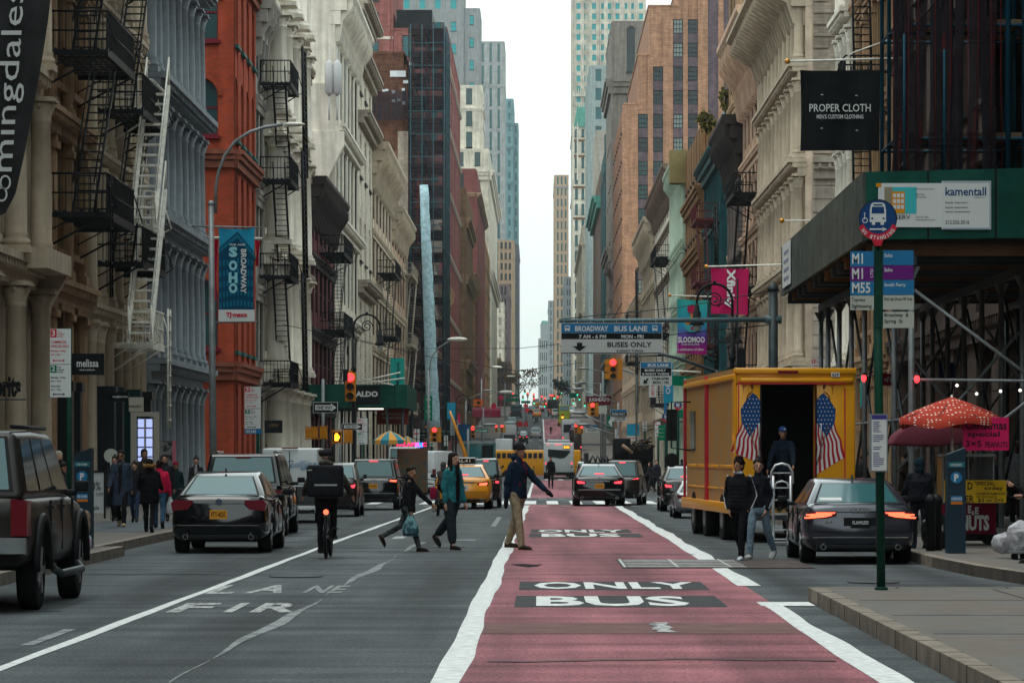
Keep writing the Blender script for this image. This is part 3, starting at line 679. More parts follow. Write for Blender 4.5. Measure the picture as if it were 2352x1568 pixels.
net_panel(lin(-16.5,316.2,-12.5,315.8,6),34,36.8,'net',NET,sc,seed=4,nz=4)
ch=MB();pts=[(-11.1+.05*k+.03*(k % 2),314.6,27.6-1.25*k) for k in range(20)]
ch.tube(pts,[.42+.013*k+.04*(k % 2) for k in range(20)],10);tag(ch.build('debris_chute',mat('pale_tarp',(0.33,0.47,0.52),.6,kind='obj',var=.3,scale=3,bump=.3)),'long pale blue sheeted debris chute hanging down the netted scaffold','debris chute')
q=MB()
for k in range(18):z=4+k*2.2;q.tube([(-12.5,315.4,z),(-9.1,315.4,z),(-8.95,330,z)],.05,4)
for x in (-12.4,-11.3,-10.2,-9.15):q.tube([(x,315.4,3),(x,315.4,43.2)],.05,4)
for k in range(4):q.tube([(-9.0,317+k*4,3),(-9.0,317+k*4,43.2)],.05,4)
q.build('frame_pipes',mat('teal_pipe',(.03,.07,.085),.5),sc)
# farther left
def tower(name,label,x0,x1,y0,y1,z1,m,gm,pitch=4.0,fl=3.7,wf=.5,z0=0,faces='FS',trim=None,sdn='L',topm=None,ent=(),mull=0,sill=1.0,head=.6,edge=.5,entd=.5,enth=.8,step=None,wc=100,rec=.3,col=None,**kk):
 entd *= .5;root=bldg(name,label,(x0+x1)/2,(y0+y1)/2)
 mass(root,x0+(.35 if sdn == 'R' else 0),x1-(.35 if sdn == 'L' else 0),y0+.35,y1,z0,z1,m)
 n=max(2,round((z1-max(z0,8))/fl));zs=[z0,max(z0,8)]+[max(z0,8)+(z1-max(z0,8))*(i+1)/n for i in range(n)]
 ww=x1-x0
 if 'F' in faces:facade(root,frame('F',y0),x0+(.36 if sdn == 'R' else 0),x1-(.36 if sdn == 'L' else 0),zs,max(1,round(ww/pitch)),m,trim=trim,gm=gm,wf=wf,ent=[e if e >= 0 else n+1+e for e in ent],edge=edge,sill=sill,head=head,entd=entd,enth=enth,dent=False,wcount=wc*2 // 3,mull=mull,rec=rec,col=col,**kk)
 if 'S' in faces:facade(root,frame('L' if sdn == 'L' else 'R',x1 if sdn == 'L' else x0),y0+.02,y1,zs,max(1,round((y1-y0)/(pitch*1.3))),m,trim=trim,gm=gm,wf=wf,ent=[e if e >= 0 else n+1+e for e in ent],sill=sill,head=head,entd=entd,enth=enth,dent=False,wcount=wc // 3,rec=rec,**kk)
 return root
b=tower('brick_tower','pink brick tower with pale stone bands behind the netted scaffold',-33,-20.4,456,490,72,PINK,[GL[3]],5,4,.4,ent=(4,7,10,12,14),entd=.12,enth=.35,trim=CREAM2)
mass(b,-20.4,XL-.1,456.5,531,0,61,PINK)
facade(b,frame('F',456.1),-20.3,XL-.12,lv(8,4.4,12),2,PINK,trim=CREAM2,ent=[4,7,10,12],entd=.12,enth=.35,gm=[GL[3]],wf=.35)
facade(b,frame('L',XL),456.2,531,lv(8,4.4,12),9,PINK,trim=CREAM2,ent=[2,4,6,8,10,12],entd=.3,enth=.5,gm=[GL[3]],wf=.3,wcount=20)
q=MB();q.box(-20,-15,458,470,61.3,64);q.build('roof_tank',BLACK,b)
side('L','loft_building','row building of pale rusticated stone behind the netted scaffold',372.5,410,lv(5.5,4.6,5),7,CREAM,trim=CREAM2,top=True,topd=2.2,toph=2,gm=[GL[0]],col='flat',colr=.4)
side('L','loft_building','dark red brick row building with stone window bands past the netting',410.5,455,lv(5.5,4.6,4),8,mat('oxblood_brick',(0.16,0.06,0.05),.85,kind='wall',var=.2),trim=TAN2,top=True,topd=2.2,toph=2,gm=[GL[0]])
tower('stone_tower','square tan stone tower with heavy upper cornice just past the pink brick',-20,-11.9,533,585,45,TAN,[GL[0]],4,4.4,.4,trim=TAN2,ent=(-1,3,6),entd=1.6,enth=1.6,quoin=True)
tower('brick_tower','dark red brick tower with tan quoins and green copper cornice',-24,-12.2,640,735,57.5,mat('deep_red_brick',(0.19,0.06,0.055),.85,kind='wall',var=.15),[GL[0]],5,4.4,.35,trim=TAN2,ent=(-1,),entd=1.8,quoin=True,bandm=TAN2)
side('L','loft_building','ochre stone row building with tall piers near the far left kerb',586,638,lv(5.5,4.8,6),8,ORNGE,trim=TAN2,top=True,topd=2.4,toph=2,gm=[GL[0]],col='flat',colr=.4,shift=.4)
side('L','loft_building','orange tan slab with ribbed front beyond the red quoined tower',736,826,lv(6,5,9),10,ORNGE,trim=TAN2,gm=[GL[0]],col='flat',colr=.5,shift=.3)
tower('classical_tower','cream classical tower with balustrade and deep modillion cornice in the far left row',-22.5,-12.6,828,985,79,PALE,[GL[1]],4,5,.34,trim=CREAM2,ent=(-1,-6),entd=2.6,enth=2.6)
b=tower('classical_tower','cream set back attic with stone volutes above the classical tower',-21,-14.4,836,860,96,PALE,[GL[1]],5,6,.3,trim=CREAM2,z0=79.4,ent=(-1,),entd=.8)
tower('granite_tower','wide grey granite tower with rows of teal windows left of the sky',-53,-25.3,1100,1130,172,GREYS,[GLB],5.4,7.6,.36,ent=(),sill=2.2,head=2.2,wc=150,trim=GREYS)
tower('granite_tower','lower grey shoulder of the granite tower stepping down towards the sky gap',-25.2,-19.8,1101,1130,152,GREYS,[GLB],5.2,7.6,.36,sill=2.2,head=2.2,trim=GREYS)
tower('limestone_tower','pale fluted limestone tower top between the granite and the teal tower',-24.5,-13.6,1300,1340,166,mat('limestone',(0.33,0.34,0.33),.8,kind='wall',var=.2,scale=.4),[GL[3]],3.8,9,.3,ent=(-2,),entd=.4)
b=tower('office_tower','tall teal tower with a stepped crown forming the left edge of the sky gap',-27,-11.6,1500,1560,165,TEALT,[GL[3]],2.6,5.4,.5,ent=(-2,-4,-7),entd=1.2,enth=1.2,sill=1.4,head=.9,wc=150)
mass(b,-11.6,-9.6,1502,1560,0,154,TEALT);facade(b,frame('F',1501.6),-11.5,-9.7,lv(8,5.4,27),1,TEALT,gm=[GL[3]],ent=[20],wf=.45,sill=1.4,head=.9)
side('L','loft_building','brown brick row building with cast fronts far down the left side',987,1080,lv(6,5,5),10,BRNT,trim=TAN2,top=True,topd=2,gm=[GL[0]],shift=.2)
tower('office_tower','striped orange and grey slab low on the left of the sky gap',-15.5,-9.4,1240,1290,83,SAND,[GL[0]],2.1,4,.55,ent=())
tower('office_tower','pinkish grey block standing under the striped slab',-13.9,-10.2,1130,1200,60.5,mat('mauve_stone',(0.27,0.2,0.21),.8,kind='wall'),[GL[0]],2.4,4,.5,ent=(-1,))
tower('office_tower','thin white stone tower with pilastered crown above the far kerb',-13.6,-11.3,1060,1100,51,PALE,[GL[1]],1.2,4,.4,ent=(-1,-3),entd=.5,trim=CREAM2)
tower('office_tower','slim dark building closing the left row at the sky gap',-11.0,-8.6,1402,1460,92,mat('dark_grey_stone',(0.10,0.105,0.11),.8,kind='wall'),[GL[0]],1.2,4,.4,ent=(-1,4),entd=.6)  # plain dark grey stone
tower('loft_building','low brown brick block with bare trees beside the horizon',-13.5,-8.6,1000,1050,30,BRNT,[GL[0]],1.6,4,.4,ent=(-1,))

# ================================================================ right row
tr=frame('R',XR)
side('R','loft_building','dark building behind the netted scaffold on the right',40,104.4,lv(5.2,4.6,8),14,mat('dark_brick',(0.07,0.045,0.035),.85,kind='brick',var=.2),gm=[GL[0]],ground=(0,.8),rec=.5)  # dark brown brick all over
b=side('R','loft_building','tan quoined building with narrow fire escape right of the black cloth flag',104.6,116.2,lv(5,4.2,5),4,TAN,trim=TAN2,quoin=True,hood=True,gm=[GL[0]],entd=.4,col='flat',colr=.2)
fire_escape(b,tr,105.5,108,[9,13.5,18],BLACK,dep=1.5)
side('R','cast_iron_building','slim white painted iron front between the tan quoins and the cross street',116.4,121.4,lv(5,4.2,5),3,CREAM2,trim=CREAM2,arch=True,hood=True,col='round',colr=.2,entd=.7,gm=[GL[2]],endm=STONE)
# corner palazzo past the cross street: brick end towards the camera
b=bldg('corner_building','cream corner building with brick end wall and stone cornices behind the black cloth flag',20,150)
BUFF=mat('buff_brick',(0.33,0.27,0.21),.85,kind='brick',var=.15,size=1.4,bump=.2)
mass(b,XR+.35,34,140.1,163.8,-.3,22.4,BUFF)
facade(b,frame('F',139.7),XR+.36,33,[-.3,5.6,9.9,14.3,18.4,22.4],7,BUFF,trim=STONE,ent=[1,2,3],entd=.6,enth=.9,wf=.3,skip=lambda i,j:i <1,quoin=True)
q=MB(frame('F',139.68));
for i in range(24):q.box(XR+.3,15+(.2 if i % 2 else 0),0.0,.08,i*.58-.2,i*.58+.34)
q.build('rustication',STONE,b)
facade(b,tr,139.72,163.8,[-.3,5.6,9.9,14.3,18.4,22.4],10,PINKC,trim=CREAM,col='round',colr=.22,ent=[1,2,3,4],entd=.75,enth=.7,top=True,topd=2.0,toph=1.6,wf=.5,gm=[GL[0],GL[2]])
b=side('R','loft_building','peach stone building with a huge bracketed scroll cornice mid right',164,182,[0,5.4,9.6,13.6,17.6,24.2],6,PEACH,trim=PEACH,arch=True,hood=True,top=True,topd=3.0,toph=2.8,entd=.5,gm=[GL[0]],col='flat',colr=.2)
fire_escape(b,tr,166.5,174,[5.2,10.2,15.0],BLACK,dep=1.9,flip=True)
ladder_run(b,tr,175,1.9,1.8,5,10.4,1.2,BLACK,step=.27,r=.06);ladder_run(b,tr,175,1.9,1.8,10.2,15.2,1.2,BLACK,step=.27,r=.06)
b=side('R','loft_building','grey brown building with a dark stepped cornice right of the teal iron front',182.2,197,lv(4.6,4.2,3)+[20.6],5,mat('taupe_stone',(0.19,0.155,0.14),.8,kind='wall',var=.15),top=True,topd=2.4,toph=2.2,bandm=DKCOR,gm=[GL[0]],col='flat')
b=side('R','loft_building','tall tan building of plain piers rising behind the dark stepped cornice',197.2,204,lv(5,4.5,7),2,TAN2,shift=.5,col='flat',gm=[GL[0]],endm=TAN2)
b=side('R','cast_iron_building','dark teal iron fronted building with glass penthouse mid right',205,225,lv(5,4,4),7,TEALI,trim=TEALI,col='flat',colr=.2,wf=.7,gm=[GL[0],GL[1]],entd=.4,top=True,topd=1.6,brackets=False)
fire_escape(b,tr,207,214,[8.6,12.6,16.6],mat('maroon_iron',(0.10,0.02,0.025),.6),dep=1.6)
q=MB();q.box(11.8,16,206,224,21.3,23.6);q.build('penthouse',mat('penthouse_glass',(0.16,0.28,0.30),.2,kind='flat'),b)
tower('terracotta_building','brown terracotta building with deep carved cornice beside the teal front',11.2,24,226,249.5,24.4,ORN,[GL[0]],3,4.4,.3,sdn='R',ent=(-1,1,2,3),entd=.9,enth=1.0,trim=ORN)
b=side('R','cast_iron_building','pale green iron building with stacked column fronts mid right',250,273,lv(5,4.3,3)+[24.7],7,GREENP,trim=GREENP,col='round',colr=.25,top=True,topd=2.2,toph=2,gm=[GL[0]],entd=.7)
q=MB();q.box(10.0,12.5,249.6,251.5,22.4,24.9);q.build('cornice',mat('ochre_block',(0.2,0.16,0.07),.8),b)
b=side('R','loft_building','white fronted building with zigzag black fire escapes above the street name sign',273.2,320,lv(5,4.2,4)+[26],10,CREAM2,top=True,topd=2.2,toph=2,bandm=BRNT,gm=[GL[0]],col='flat')
fire_escape(b,tr,278,292,[6,12,18.5],BLACK,dep=2.6,baluster=.3)
ladder_run(b,tr,294,4,2.5,6.2,12.4,2,BLACK,step=.35,r=.08);ladder_run(b,tr,294,4,2.5,12.2,18.6,2,BLACK,step=.35,r=.08)
b=side('R','loft_building','cream building with dark mansard roof and volute cornice before the big tan tower',320.4,360,lv(5,4.6,4)+[25],8,CREAM,top=True,topd=2.4,toph=2.4,gm=[GL[0]],col='flat')
q=MB();q.prism([(11.6,25.2),(12.6,30),(17,30),(17,25.2)],321,356);q.build('mansard_roof',mat('slate',(0.08,0.09,0.10),.6,var=.2),b)
b=side('R','loft_building','low white building with small fire balcony at the foot of the big tan tower',360.4,446,lv(5.5,4.6,3),14,PINKC,gm=[GL[0]],col='flat',top=True,topd=1.5)
fire_escape(b,tr,364,376,[12,16.6],BLACK,dep=2.4,baluster=.4)
# the big tan brick tower stepping up to the right
b=bldg('brick_tower','big orange tan brick tower stepping up to the right with purple spandrels',25,470)
steps=[(11.4,13.6,49.6),(13.6,15.05,56.3),(15.05,19.0,63),(19.0,40,66)]
for i,(xa,xb,h) in enumerate(steps):mass(b,xa+(.35 if i == 0 else 0),xb,447.4,500-0.01*i,-.3,h,TANB)
tf=frame('F',447.0)
def zz(py):return Z(py,447)
cols=[(1465.5,1488,262),(1500,1523,153),(1546,1569,0),(1580,1603,0)]
rows=[153+54.3*k for k in range(-3,20)]
q=MB(tf);prev=11.41
for (pa,pb,topy) in cols:
 xa,xb=X(pa,447),X(pb,447);q.box(prev,xa,-.38,0,-.3,zz({1465.5:241,1500:132,1546:40,1580:-30}[pa])-.02);prev=xb
q.box(prev,X(1626,447),-.38,0,-.3,66);q.box(X(1650,447),X(1662,447),-.38,0,-.3,66);q.box(X(1682,447),40,-.38,0,-.3,66)
for (pa,pb,topy) in cols:q.box(X(pa,447),X(pb,447),-.38,-.02,zz(topy),zz({1465.5:241,1500:132,1546:40,1580:-30}[pa])-.03) if topy >0 else None
q.build('wall',TANB,b)
s_=MB(tf);win={}
for (pa,pb,topy) in cols:
 xa,xb=X(pa,447),X(pb,447);cx=(xa+xb)/2
 for r0 in rows:
  if r0 <topy-2-110*0 and r0 <topy:continue
  z1=zz(r0);z0=zz(r0+33);zn=zz(r0+54.3)
  if z0 <2:continue
  s_.box(xa,xb,-.38,-.12,zn,z0)
  g=rnd.choice([GL[0],GL[0],GL[1],GL[2]]);key=g.name
  if key not in win:win[key]=window_mesh(tf,xb-xa-.02,z1-z0,False,mat('sash_black',(0.012,0.014,0.016),.5,kind='flat'),g,2,mull=2,fw=.09)
  o=bpy.data.objects.new('window',win[key]);C.objects.link(o);o.location=tf(cx,-.3,z0);o.parent=b;o.matrix_parent_inverse=Matrix.Translation(b.location).inverted()
  if (int(r0)+int(pa))% 3 == 0 and pa >1570:
   a=MB(tf);a.box(cx-.62,cx+.62,-.2,.25,z1-.5,z1-.05);a.box(cx-.5,cx-.05,.25,.26,z1-.42,z1-.13);a.build('air_conditioner',WIRON,b)
s_.box(X(1626,447),X(1650,447),-.38,-.1,0,66);s_.box(X(1662,447),X(1682,447),-.38,-.1,0,66)
s_.build('spandrel',PURP,b)
facade(b,tr,447.02,500,lv(6,3.9,11),8,TANB,gm=[GL[0]],ent=[],wf=.4)
tower('classical_tower','dark weathered stone tower with deep overhanging cornice beside the tan tower',11.5,22,521,560,70.6,SMOKE,[GL[0]],5,9,.28,sdn='R',trim=SMOKE,ent=(-1,-4,2),entd=2.0,enth=2.4,arch=True,hood=True)
side('R','loft_building','grey row building behind the bus lane sign',501,520.5,lv(6,5,5),4,mat('dove_stone',(0.28,0.25,0.22),.8,kind='wall'),gm=[GL[0]],col='flat',top=True,topd=2)
tower('glass_building','dark teal building with reddish upper floors right of the pale gothic tower',11.4,17,562,598,54.5,TEALI,[GL[3],GL[0]],2.8,4.4,.6,sdn='R',ent=(-1,),trim=TEALI)
tower('loft_building','brown stone building under a green copper cornice in the far right row',11.3,21,602,680,54,BRNT,[GL[0]],3,4.6,.4,sdn='R',ent=(-1,),entd=3.2,enth=2.2,bandm=COPPER,trim=BRNT,col=None)
tower('loft_building','plain beige block with two arched windows above the green cornice',11.9,16,690,720,70,mat('greige_stucco',(0.36,0.33,0.28),.8,kind='wall'),[GL[1]],3.4,9,.25,sdn='R',arch=True)
tower('office_tower','grey green slab with pale side in the far right row',11.6,24,760,820,92,mat('sage_concrete',(0.30,0.36,0.35),.8,kind='wall'),[GL[3]],3,4.5,.5,sdn='R')
tower('loft_building','ornate cream row building with green balconies far down the right side',11.4,24,860,1000,62,mat('ivory_stone',(0.40,0.36,0.29),.8,kind='wall',var=.2),[GL[1]],3,4.6,.4,sdn='R',ent=(-1,4,8),entd=1.4,trim=CREAM)
# pale gothic tower with its green roofed wing
b=tower('gothic_tower','pale gothic skyscraper with rows of teal windows at the right edge of the sky gap',11.4,37,1125,1170,172,PALE,[GLB],2.9,3.6,.5,sdn='R',z0=0,sill=1.0,head=.55,wc=150,trim=ORN,ent=(12,24,30),entd=.6,enth=.5)
q=MB(frame('F',1124.9))
for px in (1314.5,1318,1345,1349,1374,1378,1404,1408,1432,1456):x=X(px,1125);q.box(x,x+.35,0,.5,60,171)
q.build('pier',PALE,b)
q=MB(frame('F',1124.85));rr=random.Random(2)
for px in range(1316,1470,5):x=X(px,1125);q.prism([(x,125),(x+.35,128.3),(x+.7,125)],0,.5)
q.build('tracery',CREAM2,b)
b=bldg('gothic_wing','ornate wing with green copper roof and dormer at the foot of the pale gothic tower',14,1070)
mass(b,11.0,17.2,1050.5,1110,0,107,PALE);facade(b,frame('F',1050),11.0,17.2,lv(8,5,19)+[107],3,PALE,arch=True,gm=[GL[3]],trim=ORN,ent=[15,17,19,20],hood=True,wf=.45)
q=MB();q.prism([(11.2,107.3),(12.3,113.5),(16,113.5),(17,107.3)],1051,1100);q.prism([(12.9,107),(12.9,109.5),(13.8,111.6),(14.7,109.5),(14.7,107)],1049.5,1052)
for x in (12.5,13.2,13.9,14.6,15.3,15.9):q.box(x,x+.18,1051,1051.2,113.5,114.6)
q.build('copper_roof',COPPER,b)
q=MB(frame('F',1049.9))
for x in (11.0,12.4,15.0,16.9):q.prism([(x-.25,90),(x-.25,106),(x,109),(x+.25,106),(x+.25,90)],0,.6)
q.build('pinnacle',CREAM2,b)
tower('office_tower','narrow orange slab with pale cap at the right side of the sky gap',6.9,13.6,1500,1560,130,SAND,[GL[3]],2.0,5,.42,sdn='R',ent=(-1,),entd=.4,trim=GREYS,bandm=GREYS)
tower('office_tower','grey masonry tower stepping in below the orange slab',10.2,14.6,1330,1380,74,mat('blue_grey_stone',(0.22,0.25,0.26),.8,kind='wall'),[GL[0]],1.6,4,.4,sdn='R',ent=(-1,-4),entd=.5)
tower('office_tower','stepped grey building standing left of the grey masonry tower in the sky gap',5.6,12,2000,2060,96,mat('ash_stone',(0.25,0.27,0.27),.8,kind='wall'),[GL[0]],2,5,.4,sdn='R',ent=(-1,-5),entd=.6)
tower('office_tower','distant pale grid fronted building closing the avenue under the sky',-0.6,7.6,2200,2260,80,mat('mist_stone',(0.30,0.31,0.295),.8,kind='wall'),[GL[0]],1.7,8,.5,sdn='R',ent=(),sill=1.6,head=1.2)
b=bldg('office_tower','small grey set back crown on the distant grid fronted building',3,2230);mass(b,1.0,6.6,2210,2250,80.4,90,mat('ash_stone'));q=MB();q.prism([(1.0,90),(2,92.5),(5.6,92.5),(6.6,90)],2210,2250);q.build('roof',COPPER,b)

# ================================================================ street furniture, sheds, flags, signs
GRN=mat('pole_green',(0.008,0.045,0.03),.45,kind='obj',var=.25,scale=3)
STEEL=mat('galvanised_steel',(0.22,0.235,0.24),.45,.3,kind='obj',var=.2,scale=3)
DSTEEL=mat('dark_steel',(0.045,0.055,0.06),.45,.3,kind='obj',var=.25)
YEL=mat('signal_yellow',(0.52,0.20,0.015),.45,kind='obj',var=.12)
SGR=mat('sign_green',(0.0,0.14,0.075),.45,kind='flat');SWH=mat('sign_white',(0.58,0.60,0.59),.5,kind='flat');SBK=mat('sign_black',(0.010,0.011,0.012),.45,kind='flat')
SRD=mat('sign_red',(0.50,0.02,0.045),.45,kind='flat');SBL=mat('sign_blue',(0.02,0.15,0.32),.45,kind='flat');SNV=mat('sign_navy',(0.01,0.05,0.16),.45,kind='flat');SPU=mat('sign_purple',(0.12,0.015,0.16),.45,kind='flat')
SGY=mat('sign_grey',(0.40,0.42,0.37),.5,kind='flat');BRWN=mat('sign_brown',(0.14,0.045,0.03),.5,kind='flat')
RGL=glow('red_lamp',(1.0,0.03,0.035),3.2);GGL=glow('green_lamp',(0.02,0.9,0.5),2.2);AGL=glow('amber_lamp',(1.0,0.32,0.02),3.0);WGL=glow('white_bulb',(1,.93,.8),1.3)
OFFL=mat('unlit_lens',(0.03,0.02,0.015),.3,kind='flat')
def FF(Y):return frame('F',Y)
def rectpx(b,pa,qa,pb,qb,Y,d0=0.0,d1=.03,m=None):b.box(X(pa,Y),X(pb,Y),d0,d1,Z(qb,Y),Z(qa,Y),m)
def tpx(s,pa,qa,pb,qb,Y,d,m,root,**k):return text(s,FF(Y),X(pa,Y),X(pb,Y),Z(qb,Y),Z(qa,Y),d,m,root,**k)
# ---- pavement shed and scaffold on the right
SHG=mat('shed_green',(0.008,0.075,0.055),.6,kind='planks',var=.25,scale=1);SHW=mat('shed_weathered',(0.075,0.082,0.07),.8,kind='planks',var=.3,scale=2)
s=thing('sidewalk_shed','dark green boarded sidewalk shed on steel posts carrying two white posters','sidewalk shed',(8.6,67,0),world=True)
q=MB();q.prism([(5.8,5.42),(13.5,5.50),(13.5,6.80),(5.8,6.62)],57.9,58.0,m=0);q.build('parapet',SHG,s)
q=MB();q.prism([(57.95,5.40),(77.4,5.36),(77.4,6.52),(57.95,6.62)],5.74,5.80,ax='u');q.build('parapet',SHW,s)
q=MB();q.box(5.9,11.3,58.1,77.3,5.38,5.46);q.build('deck',mat('shed_deck',(0.05,0.035,0.025),.8,kind='planks',var=.3),s)
for i in range(14):
 q=MB();y=58.3+i*1.42;q.box(5.85,11.3,y,y+.09,5.16,5.37);q.build('beam',DSTEEL if i % 3 else mat('timber_beam',(0.14,0.07,0.035),.8,kind='wall'),s)
for x in (6.6,9.0,11.0):q=MB();q.box(x,x+.12,58.1,77.2,4.98,5.155);q.build('beam',DSTEEL,s)
for x in (6.66,9.06,11.05):
 for y in (58.4,61.2,64,66.8,69.6,72.4,75.2,77.1):
  q=MB();q.tube([(x,y,.16),(x,y,4.98)],.055,8);q.box(x-.15,x+.15,y-.15,y+.15,.152,.17);q.prism([(x-.16,4.97),(x+.16,4.97),(x+.05,4.75),(x-.05,4.75)],y-.02,y+.02);q.build('post',STEEL if x <10 else DSTEEL,s)
for x in (6.72,9.12):
 for y in (58.4,64,69.6):
  for dz in (0,1):
   q=MB();a,c=(y,y+5.6) if not dz else (y+5.6,y);q.tube([(x,a,1.0),(x,c,4.7)],.03,5);q.build('brace',DSTEEL,s)
for (xa,za,xb,zb,y) in ((6.7,4.55,9.3,2.6,58.3),(7.2,1.4,9.8,3.4,58.28),(9.1,1.2,11.2,4.6,58.5),(6.7,4.3,9.0,1.4,64),(6.7,1.2,9.0,4.5,69.6),(9.0,4.4,11.2,1.2,66.8),(6.7,1.3,9.0,3.9,61.2),(9.0,1.3,11.2,4.4,72)):
 q=MB();q.tube([(xa,y,za),(xb,y,zb)],.032,6);q.build('brace',STEEL,s)
q=MB();q.tube([(6.66,58.3,2.95),(11,58.2,2.9)],.028,6);q.build('rail',STEEL,s)
q=MB();q.tube([(6.66,58.35,2.25),(6.62,77,2.25)],.025,6);q.build('rail',STEEL,s)
for px,py,Y in ((1984,868,63.8),(2106,870,58.2)):
 q=MB(FF(Y));x=X(px,Y);z=Z(py,Y);q.lathe(x,0,[(.03,.11),(.045,.07),(.04,.06)],8,z=z);q.ball((x,0,z),(.05,.05,.075),1,8,6);q.build('work_lamp',[DSTEEL,RGL],s)
q=MB();
for px,py in ((2243,904),(2298,898),(2343,896),(2198,885)):q.ball((X(px,61),61,Z(py,61)),.032,nu=7,nv=5);q.build('festoon_bulb',WGL,s);q=MB()
q=MB();q.tube([(X(2170,61),61,Z(880,61)),(X(2243,61),61,Z(902,61)),(X(2298,61),61,Z(896,61)),(X(2352,61),61,Z(890,61))],.008,4);q.build('festoon_wire',BLACK,s)
P1=thing('poster','white restoration company poster with an orange window grid mark on the shed','poster',(X(2090,57.9),57.88,5.9),world=True)
q=MB(FF(57.88));rectpx(q,2017,421,2163,522,57.88,0,.015,0);rectpx(q,2031,430,2105,491,57.88,.016,.018,1);rectpx(q,2012,421,2024,430,57.88,.016,.02,2);rectpx(q,2048,440,2078,490,57.88,.019,.022,2)
for i in range(3):
 for j in range(3):rectpx(q,2051+i*9,445+j*13,2058+i*9,454+j*13,57.88,.023,.024,0)
rectpx(q,2031,430,2050,491,57.88,.0185,.0188,3)
q.build('board',[SWH,mat('cyan_print',(0.05,.42,.45),.5,kind='flat'),mat('orange_print',(0.6,.25,.01),.5,kind='flat'),mat('khaki_print',(0.25,.22,.15),.5,kind='flat')],P1)
tpx('PRESERV',2031,494,2091,504,57.88,.02,SBK,P1)
for s_,a,b_,c,d_ in (('Building Restoration',2102,432,2146,437),('New York',2102,444,2123,449),('New Jersey',2102,451,2127,456),('718 766 3800',2102,497,2132,501),('www.preservinc.com',2102,503,2148,508)):tpx(s_,a,b_,c,d_,57.88,.018,mat('grey_ink',(0.12,.13,.14),.6,kind='flat'),P1)
P2=thing('poster','white poster with a blue heading right of the orange window grid poster','poster',(X(2220,57.9),57.86,5.9),world=True)
q=MB(FF(57.86));rectpx(q,2163,416,2276,527,57.86,0,.015,0);rectpx(q,2165,418,2274,419.5,57.86,.016,.017,1);rectpx(q,2165,524,2274,525.5,57.86,.016,.017,1);rectpx(q,2273,419,2274.5,525,57.86,.016,.017,1);q.build('board',[SWH,SBL],P2)
tpx('kamentall',2171,430,2265,450,57.86,.017,SNV,P2,bold=.02)
for s_,a,b_,c,d_ in (('architects p.c.',2236,452,2263,456),('façade inspection',2171,463,2222,469),('façade restoration',2171,474,2223,480),('historic preservation',2171,484,2228,490),('212.535.3516',2171,506,2226,515)):tpx(s_,a,b_,c,d_,57.86,.017,SBK,P2)
P3=thing('poster','small permit notice at the far end of the weathered shed boards','poster',(5.72,76,5.9),world=True)
q=MB(frame('R',5.72));q.box(74.2,76.6,0,.012,5.5,6.5);q.build('board',SWH,P3)
q=MB(frame('R',5.705));
for k in range(4):q.box(74.7,76.1,0,.004,5.65+k*.2,5.72+k*.2)
q.build('print',mat('faded_print',(0.25,.25,.35),.6,kind='flat'),P3)
sc=thing('scaffolding','blue pipe scaffold hung with ragged black netting above the green shed','scaffold',(8.8,60,6.6),world=True)
BPIPE=mat('blue_pipe',(0.008,0.06,0.10),.45,kind='obj',var=.2)
scaffold(sc,6.45,12.2,58.9,61.4,5.46,30,1.15,1.25,2.0,BPIPE,r=.04)
NET2=mat('dark_net_red_thread',(0.013,0.012,0.016),.92,kind='net',col2=(0.06,0.010,0.012),size=2.6,var=.3,scale=1.2,alpha=.97)
rr=random.Random(8);x=6.33
for i in range(9):
 w_=(.21,.24,.2,.26,.22,.2,.22,.2,.16)[i]
 n=MB();rows=[]
 for k in range(25):
  t=k/24;z=6.55+t*16;pin=(1-t)** 2*rr.uniform(.0,.03);sh=.05*math.sin(k*.5+i*2)*(1-t)
  rows.append([n.P(x+pin+sh+(w_+.03*t-2*pin)*j/4,58.75-.05*(j % 2)-.03*math.sin(k*.8+i),z) for j in range(5)])
 for k in range(24):
  for j in range(4):n.F([rows[k][j],rows[k][j+1],rows[k+1][j+1],rows[k+1][j]],True)
 n.build('net',NET2,sc);x += w_+.004
for i,xx in enumerate((6.36,6.6,6.83,7.12,7.35,7.72,7.9,8.08,8.3)):
 n=MB();n.tube([(xx+.02*math.sin(i),58.64,6.5),(xx+.04*math.sin(i*2),58.6,8.5),(xx,58.64,14),(xx,58.64,22)],.0075,4);n.build('cord',mat('red_cord',(.11,.012,.015),.7,kind='flat'),sc)
for xx in (6.56,7.28):n=MB();n.tube([(xx,58.66,6.5),(xx,58.66,8.6+xx % 1)],.022,6);n.build('frame_pipes',BPIPE,sc)
n=MB();n.box(8.35,12,61.45,61.5,6.6,24);n.build('net',NET2,sc)
q=MB();q.tube([(8.42,58.6,6.5),(8.42,58.6,24)],.05,8);q.build('frame_pipes',BPIPE,sc)
